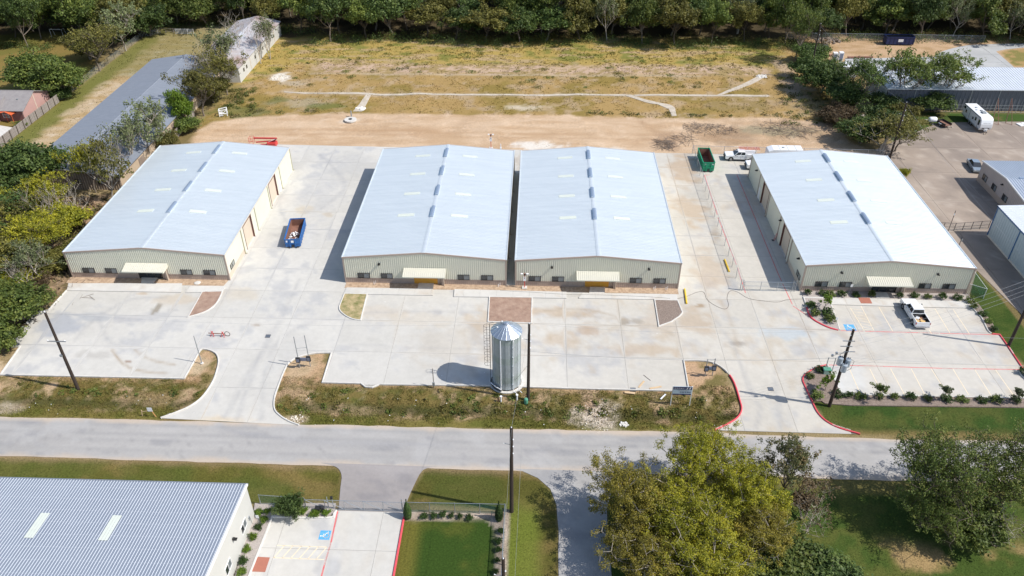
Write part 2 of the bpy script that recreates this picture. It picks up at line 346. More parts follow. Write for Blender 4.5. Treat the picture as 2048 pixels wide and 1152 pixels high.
SV1 = G([(-80, 910), (0, 913), (340, 920), (655, 931), (683, 945), (677, 1008), (495, 1008), (-80, 1000)])
SV2 = G([(850, 936), (1030, 941), (1075, 955), (1103, 980), (1114, 1020), (1118, 1200), (1000, 1200), (1010, 1020), (812, 1006)])
LAWN = G([(803, 1040), (830, 1042), (975, 1038), (992, 1060), (985, 1200), (775, 1200)])
BEDN = G([(800, 1022), (1018, 1022), (1012, 1200), (960, 1200), (980, 1050), (803, 1050)])
SOUTHR = G([(1210, 955), (1500, 950), (2200, 952), (2200, 1220), (1215, 1220)])
STRIP = G([(1936, 545), (1953, 541), (2010, 609), (2080, 690), (2110, 790), (2060, 745), (2013, 690), (1984, 668), (1944, 615)])
YARDL = [(-107.6, 120), (-93.5, 120), (-93.5, 186), (-78, 186), (-72, 222), (-107.6, 222)]
SOCC = G([(-60, 75), (60, 66), (130, 70), (190, 100), (185, 150), (120, 205), (60, 250), (-60, 260)])
LEFTW = [(-130, 60), (-71.2, 66), (-71.2, 120), (-78, 124), (-93, 118), (-130, 120)]
LSIDE = G([(0, 700), (41, 695), (10, 750), (-60, 752), (-60, 700)])
BACKR = G([(1600, 75), (1700, 72), (2150, 78), (2150, 150), (1640, 150)])
def height(p):
    z = (fbm(p, 3.0, 5, 3) - .5) * .06
    f = sm(sdist(p, FIELD), 0, 3); yb = sm(p[:, 1], 140, 150)
    z = z + f * yb * ((fbm(p, 9, 21, 4) - .5) * .7)
    for poly in (NVM, NVL, NVR):
        m = sm(sdist(p, poly), .25, 1.4); z = z - m * .40 * np.exp(-((p[:, 1] - 70.2) / 1.1) ** 2)
    for poly in (SV1,): z = z - sm(sdist(p, poly), .2, 1.2) * .25 * np.exp(-((p[:, 1] - 58.8) / .9) ** 2)
    z = z - .012
    return z
def paint_ground(p):
    n1 = fbm(p, 8, 1, 4); n2 = fbm(p, 2.2, 2, 4); n3 = fbm(p, .9, 3, 3); st = fbm(p * np.array([.25, 1.0]), 1.5, 9, 3)
    c = lerp((.17, .13, .055), (.27, .21, .11), sm(n1, .35, .65)); zone = np.zeros(len(p), int)
    def lay(poly, col, feather=1.0, warp=1.2, zi=None):
        nonlocal c, zone
        d = sdist(p, poly) + (n2 - .5) * 2 * warp; m = sm(d, -feather / 2, feather / 2); c = c + (col - c) * m[:, None]
        if zi is not None: zone[m > .5] = zi
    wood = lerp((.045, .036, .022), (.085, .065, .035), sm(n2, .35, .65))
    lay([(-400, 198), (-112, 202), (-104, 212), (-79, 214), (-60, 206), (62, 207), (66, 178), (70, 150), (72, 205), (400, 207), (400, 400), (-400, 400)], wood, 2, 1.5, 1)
    field = lerp((.35, .255, .08), (.185, .18, .045), sm(n2 * .6 + n1 * .4, .44, .62)); field = lerp(field, (.38, .28, .15), sm(st, .55, .7))
    short = lerp((.335, .225, .09), (.235, .17, .05), sm(n1, .4, .62)); short = lerp(short, (.38, .28, .17), sm(n2, .52, .72) * .8)
    soilp = lerp((.46, .335, .24), (.30, .22, .10), sm(n3 * .5 + n2 * .5, .42, .6))
    lay(FIELD, short, 2, 1.5, 2); lay(OVER, field, 3, 2, 2); lay(SOILB, soilp, 3, 2.4, 2)
    c = blobs(p, c, [(600, 205, 8, 3.5, (.33, .28, .19), .7), (650, 212, 5, 2, (.12, .14, .04), .7), (560, 200, 3, 3, (.12, .13, .04), .7), (1050, 216, 5.5, 2.2, (.52, .45, .34), .8), (560, 155, 3, 3.6, (.66, .62, .55), .95), (585, 168, 4, 2, (.40, .34, .26), .7), (1500, 210, 12, 4, (.30, .22, .13), .4), (1590, 175, 3, 12, (.42, .32, .23), .8), (1570, 135, 3, 6, (.42, .32, .23), .7), (1630, 215, 5, 9, (.28, .22, .12), .7), (480, 220, 8, 5, (.10, .12, .035), .7), (455, 190, 6, 7, (.20, .17, .06), .7)])
    c = tracks(p, c, [([(570, 183), (640, 186), (750, 188), (1000, 190), (1300, 191), (1540, 192)], .9, (.42, .35, .26), .5), ([(620, 147), (1000, 150), (1400, 153)], .5, (.44, .36, .26), .8)])
    dirt = lerp((.46, .32, .20), (.53, .39, .265), sm(st, .3, .7)); dirt = lerp(dirt, (.39, .26, .155), sm(n1, .5, .75) * .5); dirt = lerp(dirt, (.60, .46, .33), sm(n2, .62, .8) * .6)
    lay(DIRT, dirt, 1.2, .9, 3)
    dd = sdist(p, DIRT) > 0
    c2 = blobs(p, c, [(1080, 291, 6, 2.4, (.66, .62, .56), .9), (1230, 298, 3, 1.2, (.62, .56, .48), .8), (700, 240, 2.0, 1.6, (.52, .46, .38), .8), (1560, 262, 9, 3, (.22, .25, .17), .7), (1590, 262, 16, 7, (.30, .21, .13), .55), (1450, 275, 7, 5, (.28, .19, .12), .6), (1340, 280, 4, 5, (.30, .20, .13), .6), (820, 262, 14, 2.5, (.40, .26, .15), .5)])
    c2 = tracks(p, c2, [([(430, 262), (620, 258), (800, 262), (1000, 268), (1300, 270), (1600, 290)], .5, (.36, .23, .13), .5), ([(430, 272), (700, 268), (1000, 276), (1350, 280)], .5, (.37, .24, .14), .5), ([(1280, 240), (1310, 262), (1400, 268), (1500, 285)], .6, (.34, .22, .13), .6)])
    c[dd] = c2[dd]
    verge = lerp((.165, .125, .042), (.08, .095, .02), sm(n2 * .5 + n3 * .5, .42, .6)); verge = lerp(verge, (.44, .31, .19), sm(n3 * .4 + n2 * .6, .50, .64) * .9)
    mown = lerp((.115, .115, .026), (.17, .14, .042), sm(n2, .35, .65))
    top = lerp((.42, .28, .165), (.16, .13, .05), sm(n3 * .5 + n2 * .5, .45, .62))
    k = sm(p[:, 1] + (n2 - .5) * 2, 73.6, 75.0); vv = verge * (1 - k[:, None]) + top * k[:, None]
    k2 = 1 - sm(p[:, 1] + (n2 - .5) * 1.2, 68.6, 69.8); vv = vv * (1 - k2[:, None]) + mown * k2[:, None]
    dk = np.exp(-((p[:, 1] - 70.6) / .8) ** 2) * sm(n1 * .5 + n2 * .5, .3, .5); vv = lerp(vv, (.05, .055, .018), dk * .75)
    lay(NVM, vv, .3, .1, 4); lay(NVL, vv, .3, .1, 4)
    c = blobs(p, c, [(1195, 835, 3.2, 3.2, (.55, .47, .38), .95), (1180, 800, 2.2, 3, (.48, .34, .23), .9), (700, 745, 3, 2.4, (.46, .30, .17), .7), (600, 740, 2.5, 3, (.44, .33, .21), .7), (590, 840, 1.6, .9, (.50, .40, .28), .7), (1390, 745, 2.2, 2.0, (.45, .30, .19), .8), (0, 815, 3, 1.6, (.42, .35, .26), .8), (300, 795, 5, 1.5, (.33, .24, .14), .5), (700, 818, 5, 1, (.34, .25, .15), .5), (395, 735, 1.6, 2.4, (.50, .39, .26), .7)])
    greenv = lerp((.036, .068, .014), (.07, .085, .021), sm(n2, .4, .65)); gv2 = lerp(greenv, (.17, .13, .05), 1 - sm(p[:, 1] + (n2 - .5) * 1.6, 68.3, 69.6))
    lay(NVR, gv2, .4, .2, 4)
    sv = lerp((.10, .095, .022), (.165, .125, .042), sm(n2 * .5 + st * .5, .45, .65)); sv = lerp(sv, (.075, .095, .02), sm(n1, .45, .65) * .7); sv = lerp(sv, (.26, .18, .10), sm(p[:, 1] + (n2 - .5), 60.0, 61.2) * .8)
    lay(SV1, sv, .5, .25, 4)
    sv2 = lerp(sv * .85, (.13, .16, .025), sm(-np.abs(p[:, 0] + 1) + 3, 0, 2) * (1 - sm(p[:, 1], 54, 58)) * .8); lay(SV2, sv2, .5, .2, 4)
    lawn = lerp((.034, .064, .011), (.085, .095, .018), sm(n2 * .55 + n1 * .45, .5, .75)); lawn = lerp(lawn, (.16, .135, .028), sm(1.8 - np.abs(p[:, 0] + 12.6), 0, 1.6) * .7)
    lay(BEDN, lerp((.40, .33, .27), (.30, .24, .19), sm(n3, .3, .7)), .3, .1, 6); lay(LAWN, lawn, .4, .12, 5)
    so_ = lerp((.05, .08, .016), (.09, .10, .024), sm(n2, .4, .65)); so_ = lerp(so_, (.34, .23, .11), sm(n1 * .6 + n2 * .4, .52, .62) * (sm(p[:, 0], 24, 34)) * (1 - sm(p[:, 1], 51, 54)) * .85)
    so_ = lerp(so_, (.17, .14, .05), sm(p[:, 1] + (n2 - .5) * 2, 58.3, 60) * .8); lay(SOUTHR, so_, .5, .3, 5)
    lay(STRIP, lerp((.035, .065, .012), (.06, .085, .018), sm(n2, .35, .65)), .3, .1, 5)
    yl = lerp((.38, .27, .14), (.46, .36, .24), sm(n2 * .5 + st * .5, .4, .65)); yl = lerp(yl, (.15, .15, .04), (1 - sm(p[:, 0] + (n2 - .5) * 4, -104.5, -101.0))); yl = lerp(yl, (.62, .53, .42), sm(n1 * .4 + n2 * .6, .55, .66) * sm(p[:, 0], -103, -99) * .8)
    yl = lerp(yl, (.17, .16, .05), sm(p[:, 1] + (n2 - .5) * 6, 178, 186) * .65)
    lay(YARDL, yl, .8, .3, 5)
    lay(SOCC, lerp((.20, .145, .045), (.145, .135, .035), sm(n1, .35, .65)), 1.5, 1, 5)
    lw = lerp((.36, .25, .16), (.10, .085, .04), sm(n2 * .5 + n3 * .5, .4, .62)); lay(LEFTW, lw, 1, .5, 6); lay(LSIDE, lerp((.50, .38, .25), (.24, .18, .09), sm(n3, .35, .65)), .5, .3, 6)
    lay([(72, 141), (140, 141), (140, 166), (72, 166)], lerp((.05, .09, .02), (.11, .10, .035), sm(n2, .5, .7)), 1, .4, 5)
    bk = lerp((.46, .32, .20), (.36, .24, .13), sm(n2 * .5 + st * .5, .4, .65)); lay(BACKR, bk, 2, 1.2, 3)
    lay(G([(2000, 103), (2048, 97), (2150, 100), (2150, 140), (2026, 132)]), lerp((.34, .23, .10), (.20, .18, .06), sm(n2, .4, .6)), 1, .4, 5)
    return c, zone
def ground_patch(x0, x1, y0, y1, res):
    nx = int(round((x1 - x0) / res)) + 1; ny = int(round((y1 - y0) / res)) + 1
    X, Y = np.meshgrid(np.linspace(x0, x1, nx), np.linspace(y0, y1, ny)); p = np.stack([X.ravel(), Y.ravel()], 1)
    c, zn = paint_ground(p); z = height(p); V = np.column_stack([p, z])
    i = np.arange(nx * ny).reshape(ny, nx); F = np.stack([i[:-1, :-1].ravel(), i[:-1, 1:].ravel(), i[1:, 1:].ravel(), i[1:, :-1].ravel()], 1)
    zf = zn[F[:, 0]]
    for k in range(len(ZN)):
        f = F[zf == k]
        if not len(f): continue
        u, inv = np.unique(f.ravel(), return_inverse=True)
        o = bpy.data.objects.new(ZN[k], np_mesh(ZN[k], V[u], inv.reshape(-1, 4), M['terrain'], c[u], True)); link(o); tag(o, kind='structure')
ground_patch(-125, 100, 36, 140, .42)
ground_patch(-150, 135, 140, 212, .7)
bm0 = MB()
bm0.quad((-900, -300, -1.2), (900, -300, -1.2), (900, 1500, -1.2), (-900, 1500, -1.2))
o = bm0.build('ground', mat('far_ground', (.10, .085, .04), .95, c2=(.17, .13, .06), scale=.05), fix=False); tag(o, kind='structure')
ground_patch(-420, 400, 212, 420, 4)
ground_patch(-420, -150, 36, 212, 4); ground_patch(135, 400, 36, 212, 4); ground_patch(-150, -125, 36, 140, 2); ground_patch(100, 135, 36, 140, 2); ground_patch(-150, 150, 0, 36, 2)

# ================================================================ slabs of concrete
def clip(poly, x0, x1, y0, y1):
    def c1(pl, f, ax, val):
        out = []
        for i in range(len(pl)):
            a = pl[i]; b = pl[(i + 1) % len(pl)]; ia, ib = f(a[ax], val), f(b[ax], val)
            if ia: out.append(a)
            if ia != ib:
                t = (val - a[ax]) / (b[ax] - a[ax]); out.append((a[0] + t * (b[0] - a[0]), a[1] + t * (b[1] - a[1])))
        return out
    for f, ax, v in ((lambda q, r: q >= r, 0, x0), (lambda q, r: q <= r, 0, x1), (lambda q, r: q >= r, 1, y0), (lambda q, r: q <= r, 1, y1)):
        if len(poly) < 3: return []
        poly = c1(poly, f, ax, v)
    return poly
def area(pl): return .5 * sum(pl[i][0] * pl[(i + 1) % len(pl)][1] - pl[(i + 1) % len(pl)][0] * pl[i][1] for i in range(len(pl)))
def fill(poly, res):
    """triangulated polygon with interior points; returns V2, tris, boundary edges"""
    pl = []
    for q in poly:
        if not pl or (abs(q[0] - pl[-1][0]) + abs(q[1] - pl[-1][1])) > 1e-3: pl.append(q)
    if len(pl) > 2 and abs(pl[0][0] - pl[-1][0]) + abs(pl[0][1] - pl[-1][1]) < 1e-3: pl.pop()
    if len(pl) < 3: return None
    if area(pl) < 0: pl = pl[::-1]
    a = np.array(pl); pts = [Vector((float(x), float(y))) for x, y in pl]
    if res:
        xs = np.arange(a[:, 0].min() + res / 2, a[:, 0].max(), res); ys = np.arange(a[:, 1].min() + res / 2, a[:, 1].max(), res)
        if len(xs) and len(ys):
            X, Y = np.meshgrid(xs, ys); q = np.stack([X.ravel(), Y.ravel()], 1); q = q[sdist(q, a) > res * .3]; pts += [Vector((float(x), float(y))) for x, y in q]
    v, e, f, *_ = delaunay_2d_cdt(pts, [], [list(range(len(pl)))], 1, 1e-4)
    return [(p.x, p.y) for p in v], [t for t in f if len(t) == 3]
def sheet(name, poly, z0, z1, material, painter=None, res=None, parent=None, bumpz=0):
    r = fill(poly, res)
    if r is None or not r[1]: return None
    v, f = r; p = np.array(v); n = len(v)
    z = np.full(n, float(z1))
    if bumpz: z += (fbm(p, 1.1, 77, 3) - .4) * bumpz
    cnt = {}
    for t in f:
        for i in range(3): cnt[(t[i], t[(i + 1) % 3])] = 1
    bd = [e for e in cnt if (e[1], e[0]) not in cnt]
    F = [np.array(f)]; V = np.column_stack([p, z]); C = painter(p) if painter else None
    if z0 is not None and bd:
        V = np.vstack([V, np.column_stack([p, np.full(n, float(z0))])])
        F.append(np.array([(b, a, a + n, b + n) for a, b in bd]))
        if C is not None: C = np.vstack([C, C * .8])
    o = bpy.data.objects.new(name, np_mesh(name, V, F, material, C)); return link(o, parent)
def paint_concrete(p):
    n1 = fbm(p, 7, 31, 4); n2 = fbm(p, 2.0, 32, 4); n3 = fbm(p * np.array([1, .45]), 1.1, 33, 4); x = p[:, 0]; y = p[:, 1]
    c = np.tile(np.array([.528, .51, .468]), (len(p), 1))
    c = lerp(c, (.512, .482, .424), sm(x + (n1 - .5) * 10, -8, 24)); c = lerp(c, (.52, .492, .44), sm(x, 38, 44) * (1 - sm(y, 95, 98)))
    # each pour cures to its own tone
    ix = np.searchsorted(np.array(XJ), x); iy = np.searchsorted(np.array(YJ), y); c = c * (1 + (_h(ix.astype(float), iy.astype(float), 3.0) - .5) * .075)[:, None]
    c = c * (1 + (n1 - .5) * .22)[:, None] * (1 + (n2 - .5) * .16)[:, None]
    c = lerp(c, (.34, .345, .36), sm(n2 * .55 + n1 * .45, .53, .70) * .55)
    c = lerp(c, (.43, .35, .25), sm(n3 * .5 + n1 * .5, .55, .70) * .40 * sm(x, -30, 0))
    c = blobs(p, c, [(940, 588, 1, .8, (.42, .30, .18), .5), (990, 640, 5, 4, (.46, .36, .25), .55), (900, 690, 7, 5, (.44, .38, .30), .3), (1010, 700, 4, 3, (.45, .37, .28), .4), (1110, 625, 6, 1.4, (.42, .31, .20), .55), (1120, 680, 3, 2, (.42, .31, .20), .5), (1170, 660, 2, 2, (.36, .24, .15), .5), (1248, 645, .8, 1.2, (.26, .22, .17), .7), (1275, 643, 1.2, .5, (.25, .22, .18), .5), (1300, 700, 6, 1.6, (.42, .31, .20), .5), (1395, 645, 3, 4, (.42, .32, .22), .6), (1400, 612, .9, .7, (.32, .23, .14), .8), (1385, 420, 3.5, 7, (.44, .33, .22), .65), (1370, 340, 3.5, 8, (.42, .30, .19), .65), (1420, 540, 3, 8, (.45, .35, .25), .55), (1430, 470, 1.2, 3, (.36, .28, .20), .6), (1320, 640, 3, 5, (.44, .34, .24), .4),
        (1478, 688, 1.3, .8, (.22, .20, .18), .6), (1570, 668, 5, 1.6, (.40, .46, .50), .6), (285, 588, 1.0, .5, (.42, .32, .22), .7), (350, 600, 5, 1.5, (.46, .37, .26), .45), (312, 620, .5, 1.8, (.26, .23, .18), .85), (345, 622, 1.4, .3, (.28, .27, .26), .5), (120, 650, 4, 3, (.30, .32, .36), .7), (190, 635, 4, 1.2, (.30, .32, .35), .55), (260, 640, 4, 1, (.33, .33, .35), .5), (180, 712, 3, 1, (.38, .36, .33), .5), (257, 724, .4, .4, (.28, .20, .15), .9), (515, 651, 1, .6, (.36, .30, .24), .8), (470, 590, 4, 2, (.50, .42, .30), .35), (450, 842, 3.5, .9, (.58, .48, .34), .7), (610, 420, 1.6, 1.6, (.48, .40, .28), .5), (655, 430, 1, 1, (.46, .38, .27), .5), (640, 380, 5, 9, (.40, .40, .40), .45), (700, 330, 6, 5, (.38, .38, .38), .35), (560, 470, 2, 1, (.35, .34, .33), .5), (580, 700, 3, 3, (.44, .43, .41), .4), (870, 640, 9, 2.0, (.50, .43, .33), .35), (760, 625, 5, 2, (.50, .42, .32), .35), (555, 790, 1, 3, (.42, .41, .40), .3), (1700, 760, 3, 3, (.56, .57, .56), .5), (1660, 770, 2, 2.5, (.56, .57, .57), .5), (1040, 775, 3, .5, (.30, .24, .18), .5), (740, 773, 1.1, .35, (.18, .17, .15), .8)])
    dk = (.30, .30, .31); br = (.38, .32, .25)
    c = tracks(p, c, [([(225, 700), (240, 722), (270, 740), (330, 748)], .22, br, .9), ([(270, 700), (290, 715), (320, 725), (350, 730)], .22, br, .8), ([(200, 640), (215, 680), (250, 700)], .3, dk, .4), ([(150, 680), (190, 640), (260, 600), (330, 596)], .35, dk, .35),
        ([(440, 850), (470, 800), (500, 740), (530, 700), (560, 640), (600, 560)], .35, dk, .35), ([(520, 850), (525, 800), (532, 740), (560, 680), (640, 640), (760, 625), (960, 625)], .4, dk, .28), ([(470, 850), (490, 790), (512, 730), (540, 660)], .3, dk, .35),
        ([(1090, 622), (1150, 618), (1200, 625), (1250, 640)], .25, br, .7), ([(1090, 636), (1180, 634), (1300, 650), (1380, 690)], .3, br, .4), ([(1510, 855), (1520, 820), (1500, 780), (1470, 700), (1430, 640)], .3, dk, .4), ([(1560, 860), (1560, 820), (1550, 770), (1560, 730), (1620, 700)], .35, dk, .3), ([(1180, 775), (1300, 770)], .3, dk, .25),
        ([(600, 350), (560, 400), (580, 450), (640, 470)], .3, dk, .3), ([(640, 310), (690, 370), (640, 420)], .35, dk, .35), ([(1440, 600), (1460, 640), (1475, 690)], .35, br, .5), ([(1400, 320), (1420, 420), (1480, 560), (1560, 640)], .35, br, .25), ([(1150, 700), (1000, 700), (700, 690)], .25, dk, .22), ([(1700, 690), (1850, 700), (1990, 705)], .4, dk, .16), ([(1700, 710), (1850, 720), (1990, 725)], .4, dk, .16)])
    return np.clip(c, .03, .8)
XJ = [-92, -84, -76, -68, -60.2, -52.4, -45.9, -40.4, -34.6, -27.0, -19.2, -11.2, -3.4, 4.4, 12.2, 20.0, 25.5, 31.8, 38.1, 45.3, 52.4, 59.6, 66.8, 74.5]
YJ = [60, 66, 73.6, 81.2, 88.1, 94.8, 100.7, 106.6, 112.5, 118.4, 124.3, 130.2, 137.5]
def slabs(name, poly, xj, yj, z0, z1, painter, res, gap=.013, material='concrete', skip=(), label=None):
    base = sheet(name, poly, None, z0 + .5 * (z1 - z0), M['joint']); tag(base, kind='structure')
    xj = [-999] + list(xj) + [999]; yj = [-999] + list(yj) + [999]
    ps = np.array(poly); lo = ps.min(0); hi = ps.max(0)
    for i in range(len(xj) - 1):
        for j in range(len(yj) - 1):
            a, b, c, d = xj[i] + gap, xj[i + 1] - gap, yj[j] + gap, yj[j + 1] - gap
            if b < lo[0] or a > hi[0] or d < lo[1] or c > hi[1]: continue
            if any(a > s[0] and b < s[1] and c > s[2] and d < s[3] for s in skip): continue
            q = clip(list(poly), a, b, c, d)
            if len(q) > 2 and abs(area(q)) > .3: sheet('slab', q, z0, z1, M[material], painter, res, base)
    return base
M['joint'] = mat('joint_filler', (.16, .15, .135), .9)
SK = [(x0 - .2, x1 + .2, YF - .2, YR + .2) for x0, x1 in BLD.values()]
slabs('concrete_lot', LOT, XJ, YJ, .0, .07, paint_concrete, .42, skip=SK)
# raised walks along the fronts
def paint_walk(p):
    n = fbm(p, 2.5, 41, 4); c = np.tile(np.array([.555, .54, .505]), (len(p), 1)) * (1 + (n - .5) * .22)[:, None]
    return lerp(c, (.44, .36, .27), sm(fbm(p, 1.2, 43, 4), .6, .75) * .4)
WALKJ = [x for x in np.arange(-74, 68, 2.44)]
slabs('sidewalk', G([(139.7, 568.3), (365, 568.5), (363, 586.3), (133.6, 582.5)]), WALKJ, [], .07, .19, paint_walk, .8, .008)
slabs('sidewalk', G([(379, 573), (452, 573.8), (446, 584.5), (372, 587)]), WALKJ, [], .07, .19, paint_walk, .8, .008)
slabs('sidewalk', G([(693.4, 576.8), (866, 579.3), (866, 592.5), (735, 590.2), (688, 588.8)]), WALKJ, [], .07, .19, paint_walk, .8, .008)
slabs('sidewalk', G([(909, 580.3), (1133, 585.8), (1133, 598.3), (907.6, 595)]), WALKJ, [], .07, .21, paint_walk, .8, .008)
slabs('sidewalk', G([(1165, 588), (1353, 590.5), (1355, 602), (1309, 600.5), (1156, 598)]), WALKJ, [], .07, .19, paint_walk, .8, .008)
slabs('sidewalk', G([(1604, 594.8), (1938, 604.6), (1944, 617.8), (1858, 616.3), (1657, 610.5), (1655, 599), (1607, 597.5)]), WALKJ, [], .07, .19, paint_walk, .8, .008)
# planting strips along the fronts, planters in the lot
def bed(name, poly, material, z=.13, res=.3, b=.10): 
    o = sheet(name, poly, 0, z, M[material], None, res, None, b); tag(o, kind='structure'); return o
bed('soil_strip', [(-71.2, 95.75), (-47.0, 95.75), (-46.7, 97.34), (-71.2, 97.34)], 'soil', .10, .3, .035)
bed('soil_strip', [(-28.6, 95.9), (21.4, 95.9), (21.4, 97.34), (-28.6, 97.34)], 'soil', .10, .3, .035)
bed('mulch_strip', [(39.7, 94.6), (63.8, 94.6), (64.6, 95.0), (64.2, 97.4), (39.7, 97.4)], 'gravel')
bed('mulch_strip', G([(1640, 801), (1700, 790.8), (2110, 801), (2110, 817), (1700, 812), (1650, 808)]), 'mulch')
bed('mulch_strip', G([(1940, 605), (1946, 617.5), (1962.6, 637), (1974.8, 661.5), (1990, 664), (1986, 650), (1968, 625), (1955, 607)]), 'mulch')
bed('mulch_strip', G([(510, 1008), (672, 1008), (670, 1024), (655, 1036), (545, 1035), (497, 1153), (494, 1200), (455, 1200), (505, 1040)]), 'gravel')
for nm, pl, mt in ISL: bed('planter', pl, mt, .17)

# ================================================================ kerbs and painted lines
def kerb(name, pts, material, wd=.17, z0=0.0, z1=.22, closed=False, side=0, label=None, kind='structure'):
    """side +1/-1 shifts the strip to one side of the line"""
    p = [Vector((a, b)) for a, b in pts]
    q = [p[0]]
    for a in p[1:]:
        if (a - q[-1]).length > .05: q.append(a)
    p = q
    if closed and (p[0] - p[-1]).length < .06: p.pop()
    n = len(p); L = []; R_ = []
    for i in range(n):
        a = p[(i - 1) % n] if (closed or i > 0) else p[i]; b = p[(i + 1) % n] if (closed or i < n - 1) else p[i]
        d1 = (p[i] - a); d2 = (b - p[i])
        if d1.length < 1e-6: d1 = d2
        if d2.length < 1e-6: d2 = d1
        d1.normalize(); d2.normalize(); t = (d1 + d2).normalized(); nn = Vector((-t.y, t.x)); k = 1 / max(.5, nn.dot(Vector((-d1.y, d1.x))))
        L.append(p[i] + nn * k * wd * (.5 + side * .5)); R_.append(p[i] - nn * k * wd * (.5 - side * .5))
    mb = MB(); b = (wd * .18) if z1 - z0 > .05 else 0
    for i in range(n):
        l, r = L[i], R_[i]; c = (r - l).normalized() * b
        mb.v += [(l.x, l.y, z0), (l.x, l.y, z1 - b), (l.x + c.x, l.y + c.y, z1), (r.x - c.x, r.y - c.y, z1), (r.x, r.y, z1 - b), (r.x, r.y, z0)]
    m = n if closed else n - 1
    for i in range(m):
        j = (i + 1) % n
        for k in range(5): mb.f.append([i * 6 + k, i * 6 + k + 1, j * 6 + k + 1, j * 6 + k])
    if not closed: mb.f += [[0, 1, 2, 3, 4, 5][::-1], [(n - 1) * 6 + k for k in range(6)]]
    o = mb.build(name, M[material]); tag(o, kind=kind); return o
KZ = .22
kerb('kerb', LL[:-1] + [LL[-1]], 'kerb', side=0)
kerb('kerb', D1L, 'kerb'); kerb('kerb', D1R, 'kerb'); kerb('kerb', [D1R[-1]] + MIDF, 'kerb')
kerb('kerb', [LL[-1], D1L[0]], 'kerb')
kerb('kerb', D2L[:13], 'kerb'); kerb('painted_kerb', D2L[13:], 'red_kerb')
kerb('painted_kerb', D2R, 'red_kerb'); kerb('kerb', [D2R[-1]] + G([(1683, 790.6), (2110, 799)]), 'kerb')
kerb('painted_kerb', RE[:4], 'red_kerb'); kerb('kerb', RE[4:], 'kerb')
kerb('kerb', cr(G([(2120, 790), (2070, 775), (2050, 760), (2040, 748), (2042, 741), (2052, 738)]), 3), 'kerb')
for k, (nm, pl, mt) in enumerate(ISL[:5]):
    if k == 4:
        kerb('kerb', [pl[-1]] + pl[:2], 'kerb'); kerb('kerb', pl[1:3], 'kerb'); kerb('painted_kerb', pl[3:], 'red_kerb', wd=.22)
    else: kerb('kerb', pl, 'kerb', closed=True)
kerb('kerb', [g(1684, 663), g(1709, 664)][:0] or G([(1586, 613), (1604, 625), (1622.4, 637)]), 'red_line', z0=.07, z1=.076, wd=.14)
def line(pts, material, wd=.11, z=.07): return kerb('painted_line', G(pts), material, wd=wd, z0=z + .001, z1=z + .005)
line([(1473.6, 350), (1508.5, 433), (1556, 548), (1563, 563)], 'red_line', .13); line([(1565, 568), (1584.4, 609.3)], 'red_line', .13)
line([(1408.8, 351), (1434.6, 430)], 'red_line', .13); line([(1436, 436), (1472.6, 530)], 'red_line', .13); line([(1475, 536), (1490.8, 586.5)], 'red_line', .13)
line([(1408.8, 351), (1420, 350.5)], 'red_line', .13)
line([(1681, 662), (1712, 663)], 'red_line', .13); line([(1730, 663.4), (1835, 666)], 'red_line', .13); line([(1880, 667.4), (1994, 670.2)], 'red_line', .13)
line([(1657, 730.7), (1727, 732.4)], 'red_line', .13); line([(1766, 733.5), (1883.6, 737.4)], 'red_line', .13); line([(1925, 738.3), (2044, 739.8)], 'red_line', .13)
for (a, b) in [((1700, 616), (1728, 662)), ((1721.6, 612.6), (1747.5, 661.8)), ((1757, 614), (1785, 663)), ((1858, 661), (1863, 668)), ((1869.7, 618.3), (1900, 667.5)), ((1906, 619.5), (1938.6, 668.5))]: line([a, b], 'cream_line', .10)
for t in np.linspace(.05, .95, 8): line([(1700 + 28 * t, 616 + 46 * t), (1721.6 + 26 * min(1, t + .12), 612.6 + 49 * min(1, t + .12))], 'cream_line', .06)
for u0, u1 in [(1698.5, 1721), (1739, 1765.5), (1780.6, 1809), (1822, 1849.5), (1862, 1895), (1905, 1937), (1948, 1981), (1989, 2026)]: line([(u0, 738), (u1, 790.5)], 'cream_line', .10)

# near compound
NLOT = cr(G([(545, 1035), (655, 1037), (668, 1029), (673, 1022)]), 2) + G([(808, 1026), (807, 1040), (779, 1200), (480, 1200)])
slabs('concrete_forecourt', NLOT, [-26.1, -20.6, -15.8], [39, 44.6, 49.8], .0, .07, paint_concrete, .4)
kerb('kerb', G([(480, 1200), (545, 1035)]) + cr(G([(545, 1035), (655, 1037), (668, 1029), (673, 1022)]), 3)[1:], 'kerb', wd=.22)
kerb('painted_kerb', G([(808, 1036), (779, 1200)]), 'red_kerb', wd=.2)
line([(675.5, 1023), (662.5, 1085)], 'red_line', .17); line([(649, 1131), (640, 1165)], 'red_line', .17)
for a, b in [((554, 1091.5), (654, 1095)), ((546, 1116), (648, 1120))] + [((569 + 17 * k, 1092 + k * .6), (548 + 17 * k, 1116 + k * .6)) for k in range(6)]: line([a, b], 'cream_line', .10)
def pad(name, pts, material, z0, z1): o = sheet(name, G(pts), z0, z1, M[material]); tag(o, kind='structure'); return o
pad('red_ramp', [(514.5, 1114.5), (540, 1116), (530.5, 1145), (504, 1144)], 'brick_red', .07, .10)
pad('red_ramp', [(1715, 597.2), (1738.5, 597.8), (1744, 609.2), (1721.5, 608.8)], 'brick_red', .07, .197)
pad('doorstep', [(1750, 586.5), (1773, 587), (1779, 598.6), (1752, 598)], 'kerb', 0, .195)
pad('doorstep', [(284, 556.5), (316, 557), (306, 568.6), (283, 568.4)], 'kerb', 0, .195)
pad('doorstep', [(838, 567.5), (868, 568), (866, 579.6), (835, 579.2)], 'kerb', 0, .195)
pad('doorstep', [(1180, 575.5), (1210, 576), (1209, 588.5), (1178, 588)], 'kerb', 0, .195)

